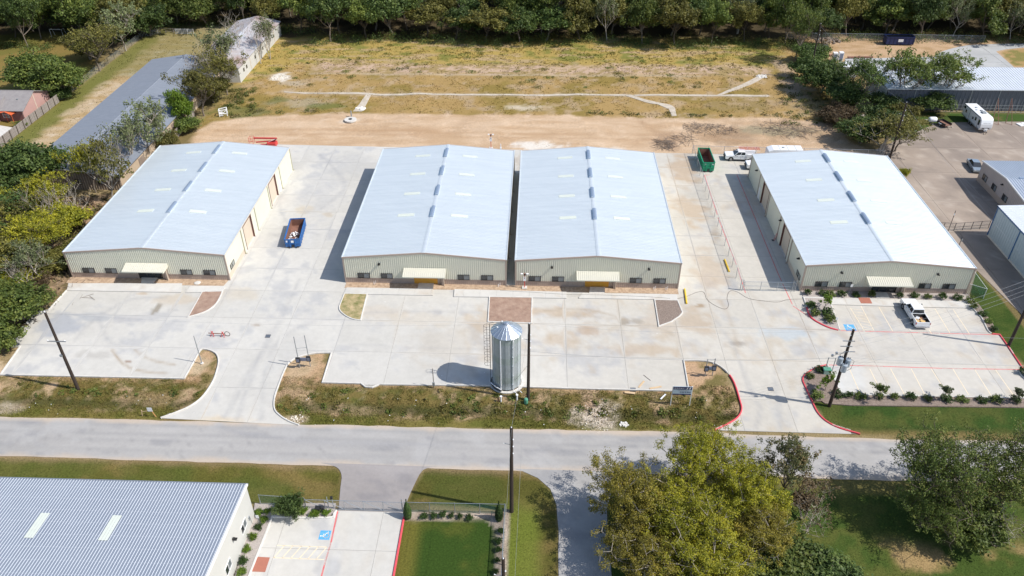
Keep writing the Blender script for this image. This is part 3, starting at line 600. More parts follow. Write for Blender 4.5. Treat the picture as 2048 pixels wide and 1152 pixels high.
# ================================================================ roads
def rag(pts, amp, seed, step=1.2):
    out = []
    for i in range(len(pts)):
        a = Vector(pts[i]); b = Vector(pts[(i + 1) % len(pts)]); n = max(1, int((b - a).length / step)); d = (b - a).normalized(); nn = Vector((-d.y, d.x))
        for k in range(n):
            q = a + (b - a) * k / n; j = (fbm(np.array([[q.x, q.y]]), 2.5, seed, 3)[0] - .5) * 2 * amp if not (i == 0 and k == 0) else 0; out.append((q.x + nn.x * j, q.y + nn.y * j))
    return out
def paint_road(p):
    n1 = fbm(p * np.array([.25, 1]), 2.2, 51, 4); n2 = fbm(p, 2, 52, 4); n3 = fbm(p, 10, 53, 3); y = p[:, 1]
    c = np.tile(np.array([.365, .352, .338]), (len(p), 1)) * (1 + (n1 - .5) * .20)[:, None] * (1 + (n2 - .5) * .12)[:, None] * (1 + (n3 - .5) * .15)[:, None]
    for yy in (62.5, 64.0, 65.2, 66.6): c = lerp(c, (.27, .268, .265), .5 * np.exp(-((y - yy) / .28) ** 2) * n2 * 1.6)
    cr_ = np.abs(fbm(p, 5, 57, 5) - .5); c = lerp(c, (.20, .20, .20), (1 - sm(cr_, .0, .007)) * .35); c = lerp(c, (.42, .41, .40), sm(fbm(p, 3.2, 58, 3), .56, .70) * .45); c = lerp(c, (.24, .24, .25), sm(fbm(p * np.array([.4, 1]), 1.6, 59, 4), .60, .74) * .5)
    e = np.minimum(y - 61.05, 67.5 - y); c = lerp(c, (.50, .41, .32), (1 - sm(e + (n2 - .5) * 1.2, .0, .8)) * (np.abs(y - 64.2) < 4) * .85)
    c = tracks(p, c, [([(440, 855), (500, 868), (640, 885), (900, 890)], .3, (.29, .29, .30), .5), ([(1550, 866), (1480, 880), (1380, 890)], .3, (.29, .29, .30), .5), ([(1070, 842), (1120, 845)], .1, (.2, .2, .2), .5)])
    return c
rd = [(-125, 61.25), (-60, 61.2), (-30, 61.05), (10, 61.0), (55, 61.0), (110, 61.0), (110, 67.65), (60, 67.5), (35, 67.35), (20, 67.75), (-10, 67.45), (-60, 67.55), (-125, 67.6)]
ro = sheet('road', rag(rd, .18, 61), -.3, .035, M['asphalt'], paint_road, .5); tag(ro, kind='structure')
ss = G([(1020, 937), (1045, 943), (1076, 956), (1101, 978), (1113, 1010), (1117, 1060), (1118, 1240), (1228, 1240), (1220, 1100), (1213, 1020), (1222, 985), (1245, 962), (1290, 946)])
def paint_side(p): return paint_road(p + np.array([200, 300])) * .97
ro = sheet('side_street', rag(ss, .10, 62), -.3, .040, M['asphalt'], paint_side, .5); tag(ro, kind='structure')
dw = cr(G([(640, 926), (672, 934), (683, 950), (681, 975), (677, 1022)]), 3) + G([(808, 1026), (813, 1006)]) + cr(G([(815, 1000), (826, 975), (846, 940), (875, 934)]), 3)
def paint_drive(p): return paint_road(p + np.array([90, 300])) * np.array([.90, .86, .86]) * .95
ro = sheet('driveway', dw, -.1, .044, M['asphalt'], paint_drive, .5); tag(ro, kind='structure')
# right-hand yard, far drive
def paint_yard(p):
    n1 = fbm(p, 6, 71, 4); n2 = fbm(p, 1.8, 72, 4); c = lerp((.335, .275, .225), (.26, .215, .18), sm(n1, .35, .65)) * (1 + (n2 - .5) * .3)[:, None]
    return lerp(c, (.44, .38, .32), sm(n2, .6, .75) * .5)
YARD = G([(1750, 300), (1838, 262), (1876, 246), (1996, 243.5), (2130, 244)]) + G([(2330, 640), (2120, 720)]) + G([(2048, 634), (1953.5, 541)]) + [(64.4, 97), (64.4, 134)]
slabs('yard_paving', YARD, [70.5, 79.5, 88.5, 97.5, 108], [80, 92, 104, 115, 126, 137, 148, 157], -.02, .05, paint_yard, .7, .02)
def paint_far(p): return np.tile(np.array([.40, .405, .40]), (len(p), 1)) * (1 + (fbm(p, 4, 81, 4) - .5) * .35)[:, None]
FD = G([(1690, 118), (1868, 114)]) + cr(G([(1868, 114), (1885, 103), (1920, 93.5), (1955, 89.5), (2048, 87), (2140, 84)]), 4)[1:] + G([(2140, 92), (2048, 95), (2010, 99), (1992, 103), (2028, 135), (1690, 150)])
slabs('far_drive', FD, [80, 86, 92, 98, 104, 110, 116, 122], [186, 192, 198, 204, 210], -.02, .06, paint_far, 1.2, .03)
# concrete swales across the basin
M['swale'] = mat('swale_concrete', (.42, .36, .28), .9, c2=(.56, .50, .42), scale=.9, bump=.4, bscale=4)
for pl in ([(568, 183.4), (650, 186), (740, 186.3), (900, 188), (1100, 189), (1250, 188.6), (1250, 191.4), (1100, 191.8), (900, 190.8), (740, 189.4), (650, 188), (568, 185)],
           [(732, 189.6), (742, 189.8), (738, 197), (733, 207), (724, 222), (706, 222.5), (718, 210), (724, 200)],
           [(1250, 188.8), (1262, 189.6), (1290, 200), (1316, 206), (1342, 211), (1350, 216), (1353, 230), (1344, 231), (1338, 219), (1316, 210.5), (1288, 204.5), (1252, 191.6)],
           [(1268, 189.7), (1400, 189), (1430, 189.2), (1534, 190), (1540, 192), (1534, 193.6), (1430, 192.4), (1400, 192), (1270, 192)],
           [(1434, 189), (1450, 182), (1480, 170), (1508, 157), (1524, 147), (1531, 152), (1515, 163), (1486, 175), (1460, 184), (1442, 189.4)]):
    pts = rag(G(pl), .16, 9, 1.2); r = fill(pts, 1.2)
    if r:
        p2 = np.array(r[0]); V = np.column_stack([p2, height(p2) + .08]); n = len(V); F = np.array(r[1]); cnt = {(t[i], t[(i + 1) % 3]) for t in r[1] for i in range(3)}; bd = [e for e in cnt if (e[1], e[0]) not in cnt]
        V = np.vstack([V, V - np.array([0, 0, .6])]); o = link(bpy.data.objects.new('concrete_swale', np_mesh('concrete_swale', V, [F, np.array([(b, a, a + n, b + n) for a, b in bd])], M['swale']))); tag(o, kind='structure')
# ================================================================ buildings
def onx(u, v, X):
    a = (u - 1024) / 1580.023; b = (v - 576) / 1580.023; d = [FW[i] + a * RT[i] - b * UP[i] for i in range(3)]; t = X / d[0]; return t * d[1], CAMH + t * d[2]
def corr(mb, o, e, n, L, z0f, z1f, pitch=.305, dep=.045, openings=(), flat=.62):
    """ribbed sheet wall: o origin (x,y), e direction, n outward normal; openings (s0,s1,ztop)"""
    bp = set([0.0, L])
    k = 0
    while k * pitch < L:
        s = k * pitch
        for f in (0, flat, flat + .08, 1 - .08): 
            if s + f * pitch < L: bp.add(round(s + f * pitch, 4))
        k += 1
    for a, b, z in openings: bp.add(a); bp.add(b)
    bp = sorted(bp)
    def d(s):
        f = (s / pitch) % 1.0
        if f < flat: return 0
        if f < flat + .08: return dep * (f - flat) / .08
        if f < 1 - .08: return dep
        return dep * (1 - f) / .08
    def pt(s, z): dd = d(s + 1e-6); return (o[0] + e[0] * s + n[0] * dd, o[1] + e[1] * s + n[1] * dd, z)
    for s0, s1 in zip(bp[:-1], bp[1:]):
        if s1 - s0 < 1e-4: continue
        m = (s0 + s1) / 2; zb = z0f(m)
        for a, b, z in openings:
            if a <= m <= b: zb = max(zb, z)
        if z1f(m) - zb < .02: continue
        mb.quad(pt(s0, zb), pt(s1, zb), pt(s1, z1f(s1)), pt(s0, z1f(s0)))
def rib_roof(mb, P0, run, slope, L, pitch=.42, h=.045, flat=.8, th=.0):
    """P0 corner, run: unit vec along which ribs repeat (length L), slope: full vec from P0 up the slope"""
    P0 = Vector(P0); run = Vector(run); slope = Vector(slope); up = run.cross(slope).normalized()
    if up.z < 0: up = -up
    s = 0; pr = [(0, 0)]
    while s < L:
        for f, hh in ((flat, 0), (flat + .05, h), (.95, h), (1, 0)):
            q = s + f * pitch
            if q < L: pr.append((q, hh))
        s += pitch
    pr.append((L, 0))
    for (a, ha), (b, hb) in zip(pr[:-1], pr[1:]):
        A = P0 + run * a + up * ha; B = P0 + run * b + up * hb; mb.quad(A, B, B + slope, A + slope)
def window(parent, c, e, n, w_, h_, frame='dark_frame', panes=2, mats=('glass', 'glass2'), proud=.07):
    """c centre (x,y,z)"""
    e = Vector((e[0], e[1], 0)); n = Vector((n[0], n[1], 0)); c = Vector(c); z = Vector((0, 0, 1)); mb = MB()
    def bar(a0, a1, b0, b1, d0, d1, m=mb):
        P_ = [c + e * a + z * b + n * d for a, b, d in ((a0, b0, d0), (a1, b0, d0), (a1, b0, d1), (a0, b0, d1), (a0, b1, d0), (a1, b1, d0), (a1, b1, d1), (a0, b1, d1))]
        m.add(P_, [(3, 2, 1, 0), (4, 5, 6, 7), (0, 1, 5, 4), (1, 2, 6, 5), (2, 3, 7, 6), (3, 0, 4, 7)])
    t = .06
    bar(-w_ / 2, w_ / 2, h_ / 2 - t, h_ / 2, 0, proud); bar(-w_ / 2, w_ / 2, -h_ / 2, -h_ / 2 + t, 0, proud)
    for k in range(panes + 1):
        x = -w_ / 2 + t / 2 + (w_ - t) * k / panes; bar(x - t / 2, x + t / 2, -h_ / 2 + t, h_ / 2 - t, 0, proud - .004)
    f = mb.build('window', M[frame], parent)
    for k in range(panes):
        a = -w_ / 2 + t + (w_ - t) * k / panes; b = a + (w_ - t) / panes - t; p = MB(); bar(a, b, -h_ / 2 + t, h_ / 2 - t, 0.0, proud - .045, p); p.build('pane', M[mats[k % len(mats)]], f)
    return f
def wall_light(parent, c, n):
    m = MB(); c = Vector(c); n = Vector((n[0], n[1], 0)); e = Vector((-n.y, n.x, 0))
    m.cbox(c + n * .12, (.26, .26, .22)); m.cbox(c + n * .28 - Vector((0, 0, .03)), (.34, .34, .08)); return m.build('wall_light', M['black'], parent)
W, LEN = 24.35, YR - YF
def shed(i, x0, label, plywood, side_doors, lights, texture_roof='roof_metal'):
    t = thing('warehouse', label, 'warehouse', (x0, YF, 0), group='row of four cream metal warehouses')
    rz = lambda s: HE + (HR - HE) * (1 - abs(s - W / 2) / (W / 2)) - .02
    dc = W / 2 + .05; dop = [(dc - 1.84, dc + 1.84, 2.35)]
    m = MB(); corr(m, (0, 0), (1, 0), (0, -1), W, lambda s: 1.0, lambda s: rz(s), openings=dop, dep=.07, flat=.55); m.build('front_wall', M['cream_wall'], t, fix=False)
    for a, b in ((0, dc - 1.84), (dc + 1.84, W)):
        m = MB(); corr(m, (a, 0), (1, 0), (0, -1), b - a, lambda s: .08, lambda s: .96, dep=.02); wn = m.build('wainscot', M['tan'], t, fix=False)
        m = MB(); m.box(a, b, -.07, .0, .96, 1.02); m.build('cap_trim', M['tan'], wn)
    m = MB(); m.box(-.02, W + .02, -.02, LEN + .02, -.1, .08); m.build('foundation', M['kerb'], t)
    ops = [(106.0 - YF, 109.95 - YF, 4.2), (120.2 - YF, 124.1 - YF, 4.2)] if side_doors else []
    for nm, X, nx, has in (('left_wall', 0, -1, side_doors == 'L'), ('right_wall', W, 1, side_doors == 'R')):
        m = MB(); op = ops if has else []
        corr(m, (X, 0), (0, 1), (nx, 0), LEN, lambda s, h=has: (1.0 if s < 7.45 else .08) if h else .08, lambda s: HE - .03, dep=.03, openings=op); m.build('side_wall', M['cream_wall'], t, fix=False)
        if has:
            m = MB(); corr(m, (X, 0), (0, 1), (nx, 0), 7.45, lambda s: .08, lambda s: .97, dep=.02); m.build('wainscot', M['tan_light'], t, fix=False)
            for a, b, z in op:
                m = MB(); xi = X - nx * .22; m.box(min(xi, xi - nx * .05), max(xi, xi - nx * .05), a, b, .08, z)
                for k in range(7): m.box(min(xi, xi + nx * .02), max(xi, xi + nx * .02), a + .05, b - .05, .12 + k * .585, .12 + k * .585 + .545)
                d = m.build('roll_up_door', M['tan_light'], t)
                m = MB()
                x_in, x_out = X - nx * .27, X + nx * .06
                m.box(min(x_in, x_out), max(x_in, x_out), a - .12, a, .08, z); m.box(min(x_in, x_out), max(x_in, x_out), b, b + .12, .08, z); m.box(min(x_in, x_out), max(x_in, x_out), a - .12, b + .12, z, z + .12)
                m.build('door_jamb', M['brown'], d)
            a0, b0 = 125.25 - YF, 126.2 - YF; m = MB(); m.box(min(X, X + nx * .07), max(X, X + nx * .07), a0, b0, .08, 2.2); m.build('side_door', M['white_paint'], t)
            window(t, (X, 99.3 - YF, 1.62), (0, nx), (nx, 0), 1.8, .86)
            for yl in lights: wall_light(t, (X, yl - YF, 3.85), (nx, 0))
        # eave gutter and downspouts
        m = MB(); m.box(min(X, X + nx * .14), max(X, X + nx * .14), -.02, LEN + .02, HE - .17, HE - .02); m.build('gutter', M['tan_light'], t)
        for yd in (7.45, 14.6, 22.0, 29.3, LEN - .12):
            m = MB(); m.box(min(X + nx * .03, X + nx * .13), max(X + nx * .03, X + nx * .13), yd - .06, yd + .06, .12, HE - .17); m.box(min(X + nx * .03, X + nx * .36), max(X + nx * .03, X + nx * .36), yd - .06, yd + .06, .08, .18); m.build('downspout', M['tan'] if side_doors != 'R' or nx < 0 else M['olive_trim'], t)
    m = MB(); corr(m, (0, LEN), (1, 0), (0, 1), W, lambda s: .08, lambda s: rz(s)); m.build('rear_wall', M['cream_wall'], t, fix=False)
    # corner and rake trim
    for X in (0, W):
        m = MB(); sx = -1 if X == 0 else 1; m.box(min(X - sx * .1, X + sx * .07), max(X - sx * .1, X + sx * .07), -.08, .1, .06, HE - .05); m.build('corner_trim', M['tan'], t)
    for yy in (0, LEN):
        m = MB()
        n = -1 if yy == 0 else 1; ya, yb = (yy - .12, yy) if n < 0 else (yy, yy + .12)
        for a, b, za, zb in ((-.12, W / 2, HE, HR), (W / 2, W + .12, HR, HE)):
            m.add([(a, ya, za - .20), (b, ya, zb - .20), (b, yb, zb - .20), (a, yb, za - .20), (a, ya, za + .03), (b, ya, zb + .03), (b, yb, zb + .03), (a, yb, za + .03)], [(3, 2, 1, 0), (4, 5, 6, 7), (0, 1, 5, 4), (1, 2, 6, 5), (2, 3, 7, 6), (3, 0, 4, 7)])
        m.build('rake_trim', M['tan'], t)
    # roof
    rs = []
    for nm, xa, dx in (('l', -.14, 1), ('r', W + .14, -1)):
        sl_ = (dx * (W / 2 + .14), 0, HR - HE + .012)
        m = MB(); rib_roof(m, (xa, -.1, HE), (0, 1, 0), sl_, LEN + .2, .42, .055); rs.append(m.build('roof_slope', M[texture_roof], t, fix=True))
        m = MB(); xe = xa; m.box(min(xe, xe + dx * .16), max(xe, xe + dx * .16), -.12, LEN + .12, HE - .02, HE + .085); m.build('eave_flashing', M[texture_roof], rs[-1])
    def rzx(x): return HE + (HR - HE) * (1 - abs(x - W / 2) / (W / 2))
    for k in range(4):
        yy = 11.4 + 7.1 * k
        for a, b, r in ((6.6, 9.25, rs[0]), (15.15, 17.8, rs[1])):
            m = MB(); lift = .055
            m.add([(a, yy - .42, rzx(a) + lift), (b, yy - .42, rzx(b) + lift), (b, yy + .42, rzx(b) + lift), (a, yy + .42, rzx(a) + lift)] + [(a, yy - .42, rzx(a) - .0), (b, yy - .42, rzx(b) - .0), (b, yy + .42, rzx(b)), (a, yy + .42, rzx(a))], [(0, 1, 2, 3), (4, 5, 1, 0), (5, 6, 2, 1), (6, 7, 3, 2), (7, 4, 0, 3)])
            for q in (-.21, 0, .21): m.add([(a, yy + q - .03, rzx(a) + lift + .002), (b, yy + q - .03, rzx(b) + lift + .002), (b, yy + q, rzx(b) + lift + .03), (a, yy + q, rzx(a) + lift + .03), (b, yy + q + .03, rzx(b) + lift + .002), (a, yy + q + .03, rzx(a) + lift + .002)], [(0, 1, 2, 3), (3, 2, 4, 5)])
            m.build('skylight', M['skylight'], t)
        y0 = 10.3 + 7.1 * k; y1 = y0 + 3.1; c = W / 2
        m = MB(); m.prism([(c - .17, HR - .05), (c + .17, HR - .05), (c + .17, HR + .16), (c - .17, HR + .16)], y0, y1, 'y'); m.prism([(c - .30, HR + .13), (c - .27, HR + .12), (c, HR + .22), (c + .27, HR + .12), (c + .30, HR + .13), (c + .30, HR + .27), (c + .1, HR + .36), (c - .1, HR + .36), (c - .30, HR + .27)], y0 - .05, y1 + .05, 'y')
        m.build('ridge_vent', M['vent_metal'], t)
    m = MB(); m.prism([(W / 2 - .28, HR - .0), (W / 2, HR - .02), (W / 2 + .28, HR), (W / 2 + .28, HR + .035), (W / 2, HR + .07), (W / 2 - .28, HR + .035)], -.1, LEN + .1, 'y'); m.build('ridge_cap', M[texture_roof], t)
    # entrance
    cx0, cx1 = dc - 3.1, dc + 3.1
    m = MB(); rib_roof(m, (cx0, -1.85, 2.55), (1, 0, 0), (0, 1.80, .43), 6.2, .30, .04, .78)
    ca = m.build('canopy', M['canopy'], t, fix=False)
    m = MB(); m.box(cx0 - .03, cx1 + .03, -1.90, -1.855, 2.45, 2.60); m.box(cx0 - .05, cx0 - .003, -1.855, -.08, 2.36, 2.56); m.box(cx1 + .003, cx1 + .05, -1.855, -.08, 2.36, 2.56)
    for X0, X1 in ((cx0 - .05, cx0 - .004), (cx1 + .004, cx1 + .05)): m.prism([(-1.85, 2.56), (-.05, 2.56), (-.05, 3.02), (-1.85, 2.60)], X0, X1, 'x')
    m.build('fascia', M['cream_wall'], ca)
    m = MB(); m.box(cx0, cx1, -1.85, -.06, 2.40, 2.44); m.build('soffit', M['cream_wall'], ca)
    m = MB(); m.box(dc + 2.42, dc + 2.72, -.40, -.02, .05, 2.40); m.build('pilaster', M['tan'], t)
    m = MB(); m.box(dc + 2.75, dc + 2.84, -.50, -.41, .05, 2.42); m.build('downspout', M['tan_light'], t)
    m = MB(); m.box(dc - 1.84, dc - 1.78, .0, .25, .08, 2.35); m.box(dc + 1.78, dc + 1.84, .0, .25, .08, 2.35); m.box(dc - 1.84, dc + 1.84, 0, .25, 2.30, 2.35); m.build('door_surround', M['tan'] if plywood else M['dark_frame'], t)
    if plywood:
        for k in range(3):
            m = MB(); a = dc - 1.78 + k * 1.187; m.box(a + .004, a + 1.18, .03 + .004 * k, .06 + .004 * k, .09, 2.29)
            if k == 1:
                m.lathe([(.05, .0), (.05, .02)], (a + .35, .01, 1.3), 8, 'y'); m.lathe([(.05, .0), (.05, .02)], (a + .8, .01, 1.3), 8, 'y')
            m.build('plywood_sheet', M['plywood'], t)
    else:
        for k in range(3):
            a = dc - 1.78 + k * 1.187; m = MB(); m.box(a, a + 1.187, .1, .16, .08, .2); m.box(a, a + 1.187, .1, .16, 2.2, 2.3); m.box(a, a + .07, .1, .16, .2, 2.2); m.box(a + 1.117, a + 1.187, .1, .16, .2, 2.2); m.box(a + .07, a + 1.117, .105, .155, 1.72, 1.78)
            d = m.build('door' if k == 1 else 'window', M['dark_frame'], t); m = MB(); m.box(a + .07, a + 1.117, .125, .135, .2, 2.2); m.build('pane', M['glass'], d)
            if k == 1: m = MB(); m.tube([(a + .95, .06, .9), (a + .95, .06, 1.3)], .02, 5); m.build('handle', M['galv'], d)
    for c in (2.88, 6.38, 17.97, 21.5): window(t, (c, -.01, 1.44), (1, 0), (0, -1), 1.82, .92, proud=.12)
    return t
M['vent_metal'] = mat('vent_metal', (.50, .58, .68), .35, .7)
M['canopy'] = mat('cream_canopy_metal', (.62, .60, .51), .5, c2=(.58, .565, .48), scale=.8)
M['olive_trim'] = mat('olive_trim', (.40, .38, .26), .5)
b1 = shed(1, BLD[1][0], 'leftmost cream metal warehouse with dark glass entrance and doors on its right side', False, 'R', [])
b2 = shed(2, BLD[2][0], 'second warehouse from the left, orange boarded entrance, beside the wide open concrete yard', True, None, [])
b3 = shed(3, BLD[3][0], 'third warehouse from the left, orange boarded entrance, beside the muddy concrete alley', True, None, [])
b4 = shed(4, BLD[4][0], 'rightmost cream warehouse, with shrubs along its front and dark glass entrance', False, 'L', [129.2, 111.6, 100.4])
for t, xs in ((b2, (5.4,)), (b3, (5.4, 19.7)), (b4, (5.3, 19.2))):
    for x in xs: wall_light(t, (x, -.05, 3.65), (0, -1))

# ---- near building, lower left
def near_building():
    X1, Y1 = -29.45, 53.7; t = thing('office_warehouse', 'white walled building with grey ribbed roof at the lower left corner', 'building', (X1, Y1, 0))
    yr = -19.5; zr = 5.0 + .0705 * 19.5; L = 44; zf = lambda y: 5.0 + .0705 * (-y) if y > yr else zr - .0705 * (yr - y)
    # right wall
    m = MB(); m.add([(0, 0, -.1), (0, yr * 2, -.1), (0, yr * 2, 5), (0, yr, zr), (0, 0, 5), (-.25, 0, -.1), (-.25, yr * 2, -.1), (-.25, yr * 2, 5), (-.25, yr, zr), (-.25, 0, 5)], [(0, 1, 2, 3, 4), (9, 8, 7, 6, 5), (0, 5, 6, 1), (0, 4, 9, 5), (1, 6, 7, 2)]); m.build('side_wall', M['white_wall'], t)
    m = MB(); m.box(-L, -.25, -.25, 0, -.1, 5); m.build('rear_wall', M['white_wall'], t)
    m = MB(); m.box(-L, -.25, yr * 2, yr * 2 + .25, -.1, 5); m.build('front_wall', M['white_wall'], t)
    for y0, sy in ((.12, -1), (yr * 2 - .12, 1)):
        m = MB(); rib_roof(m, (-L, y0, 5.0), (1, 0, 0), (0, sy * 19.62, zr - 5.0 + .01), L, .305, .05, .76); r = m.build('roof_slope', M['near_roof'], t, fix=True)
        mm = MB(); k = 0
        s = 0
        while s < L - .3:
            a = -L + s + .305 * .82; up = .057
            y_a, y_b = y0, y0 + sy * 19.6
            mm.add([(a, y_a, 5 + up), (a + .06, y_a, 5 + up), (a + .06, y_b, zr + up), (a, y_b, zr + up)], [(0, 1, 2, 3)]); s += .305
        mm.build('rib', M['roof_rib'], r, fix=False)
        for q in range(12):
            yy = 1.0 + q * 1.52; z = 5 + yy * .0705; m = MB(); m.box(-L, 0, y0 + sy * yy - .05, y0 + sy * yy + .05, z - .02, z + .012); m.build('fastener_row', M['near_row'], r)
    m = MB()
    m.add([(-.02, .15, 4.86), (.14, .15, 4.86), (.14, yr, zr - .14), (-.02, yr, zr - .14), (-.02, .15, 5.09), (.14, .15, 5.09), (.14, yr, zr + .09), (-.02, yr, zr + .09)], [(3, 2, 1, 0), (4, 5, 6, 7), (0, 1, 5, 4), (1, 2, 6, 5), (2, 3, 7, 6), (3, 0, 4, 7)])
    m.build('rake_trim', M['white_paint'], t); m = MB(); m.box(-L, .14, .13, .27, 4.84, 5.02); m.build('gutter', M['galv'], t)
    for u, v in ((75, 1052), (221, 1057)):
        x, y = g(u, v, 5.35); x -= X1; y -= Y1; m = MB(); zz = lambda q: 5 + .0705 * (.12 - q) + .058
        for k in range(3): m.add([(x - .45 + k * .305, y - 1.55, zz(y - 1.55)), (x - .45 + k * .305 + .29, y - 1.55, zz(y - 1.55)), (x - .45 + k * .305 + .29, y + 1.55, zz(y + 1.55)), (x - .45 + k * .305, y + 1.55, zz(y + 1.55))], [(0, 1, 2, 3)])
        m.build('skylight', M['skylight'], t, fix=False)
    for (u0, v0, u1, v1) in ((483, 1071, 492, 1037), (451, 1147, 462, 1121)):
        ya, za = onx(u0, v0, X1); yb, zb = onx(u1, v1, X1); c = (.0, (ya + yb) / 2 - Y1, 1.95); window(t, c, (0, 1), (1, 0), 1.5, 1.15, 'white_paint', 2, proud=.06)
    y, z = onx(464, 1075, X1); wall_light(t, (0, y - Y1, 3.4), (1, 0))
    y, z = onx(501, 1048, X1); m = MB(); m.box(0, .12, y - Y1 - .12, y - Y1 + .12, 1.2, 1.7); m.build('meter_box', M['galv'], t)
M['office_roof'] = mat('office_roof_metal', (.50, .55, .62), .45, .4, c2=(.46, .51, .58), scale=.4)
M['near_roof'] = mat('blue_grey_roof', (.26, .30, .365), .5, .3, c2=(.29, .33, .395), scale=.3); M['near_row'] = mat('pale_row', (.38, .42, .48), .45, .4)
near_building()

def gable(name, label, cat, x0, x1, y0, y1, he, hr, axis, wallm, roofm, ribs=None, over=.3, part_walls=None, rx=None):
    """simple gabled building; axis 'y' ridge runs along y. local origin at (x0,y0)"""
    t = thing(name, label, cat, (x0, y0, 0)); w_, l = x1 - x0, y1 - y0
    if axis == 'x': w_, l = l, w_
    r = rx if rx is not None else w_ / 2
    sw = (lambda a, b, z: (a, b, z)) if axis == 'y' else (lambda a, b, z: (b, a, z))
    for y in (0, l):
        m = MB()
        d = .2 if y == 0 else -.2
        m.add([sw(0, y, -.1), sw(w_, y, -.1), sw(w_, y, he), sw(r, y, hr), sw(0, y, he)] + [sw(0, y + d, -.1), sw(w_, y + d, -.1), sw(w_, y + d, he), sw(r, y + d, hr), sw(0, y + d, he)], [(0, 1, 2, 3, 4), (9, 8, 7, 6, 5), (0, 4, 9, 5), (1, 6, 7, 2)])
        m.build('gable_wall', wallm, t)
    for x, d in ((0, .2), (w_, -.2)):
        m = MB(); a, b = sorted((x, x + d)); q = [sw(a, .2, -.1), sw(b, .2, -.1), sw(b, l - .2, -.1), sw(a, l - .2, -.1), sw(a, .2, he), sw(b, .2, he), sw(b, l - .2, he), sw(a, l - .2, he)]
        m.add(q, [(3, 2, 1, 0), (4, 5, 6, 7), (0, 1, 5, 4), (1, 2, 6, 5), (2, 3, 7, 6), (3, 0, 4, 7)]); m.build('side_wall', (part_walls or wallm), t)
    for x, rr in ((-over, r), (w_ + over, -(w_ - r))):
        run = (r + over) if x < 0 else -(w_ - r + over); dz = (hr - he) * (abs(run) / (r if x < 0 else w_ - r)); zb = hr - dz + .05
        m = MB()
        if ribs:
            rib_roof(m, sw(x, -over, zb), sw(0, 1, 0), sw(run, 0, dz), l + 2 * over, ribs, .05)
            m.add([sw(x, -over, zb - .1), sw(x, l + over, zb - .1), sw(x + run, l + over, zb + dz - .1), sw(x + run, -over, zb + dz - .1), sw(x, -over, zb), sw(x, l + over, zb), sw(x + run, l + over, zb + dz), sw(x + run, -over, zb + dz)], [(3, 2, 1, 0), (0, 1, 5, 4), (1, 2, 6, 5), (3, 0, 4, 7)])
        else:
            m.add([sw(x, -over, zb - .12), sw(x, l + over, zb - .12), sw(x + run, l + over, zb + dz - .12), sw(x + run, -over, zb + dz - .12), sw(x, -over, zb), sw(x, l + over, zb), sw(x + run, l + over, zb + dz), sw(x + run, -over, zb + dz)], [(3, 2, 1, 0), (4, 5, 6, 7), (0, 1, 5, 4), (1, 2, 6, 5), (2, 3, 7, 6), (3, 0, 4, 7)])
        m.build('roof_slope', roofm, t, fix=not ribs)
    m = MB()
    m.prism([(r - .15, hr + .03), (r + .15, hr + .03), (r, hr + .11)], -over, l + over, 'y' if axis == 'y' else 'x')
    m.build('ridge_cap', roofm, t)
    return t, w_, l, r
# long grey-roofed building on the left
t, w_, l, r = gable('long_shed', 'long low building with grey shingle roof behind the trees on the left', 'building', -93.6, -75.4, 125.2, 185, 3.0, 4.25, 'y', M['dim_wall'], M['shingle'], None, .4, M['beige_wall'], 8.3)
for k in range(40):
    m = MB()
    x = .1 + k * .46; z = 3.0 + (1.25 * (x / 8.3) if x < 8.3 else 1.25 * (1 - (x - 8.3) / 9.9))
    m.box(x, x + .06, -.05, 0, 0, z - .1)
    m.build('batten', M['beige_wall'], t)
m = MB(); m.add([(-.45, -.45, 2.85), (8.3, -.45, 4.12), (8.3, -.45, 4.36), (-.45, -.45, 3.07), (18.65, -.45, 2.87), (18.65, -.45, 3.08)] + [(-.45, -.40, 2.85), (8.3, -.40, 4.12), (8.3, -.40, 4.36), (-.45, -.40, 3.07), (18.65, -.40, 2.87), (18.65, -.40, 3.08)], [(0, 1, 2, 3), (1, 4, 5, 2), (3, 2, 8, 9), (2, 5, 11, 8), (0, 6, 7, 1), (1, 7, 10, 4)]); m.build('gable_trim', M['white_paint'], t)
for x, w2 in ((4.0, 1.0), (10.5, 1.3), (14.5, 1.0)): window(t, (x, -.02, 1.6), (1, 0), (0, -1), w2, 1.0)
for y in (8, 16, 24, 33, 42, 50): m = MB(); m.box(w_, w_ + .06, y, y + 2.4, 0, 2.2); m.build('door', M['dim_wall'], t)
# rusty roofed building
t, w_, l, r = gable('rusty_barn', 'pale walled shed with rust streaked metal roof behind bare trees', 'shed', -82, -70.6, 178.6, 214, 3.6, 5.0, 'y', M['white_wall'], M['rusty_roof'], .6, .3, M['white_wall'])
for y in (3, 5.2, 12, 18.5, 25): m = MB(); m.box(w_ - .02, w_ + .05, y, y + .8, 1.5, 2.3); m.build('window', M['glass'], t)
for y in (8.4, 15.2, 22, 29): m = MB(); m.box(w_, w_ + .07, y, y + .25, 0, 3.5); m.build('pilaster', M['tan_light'], t)
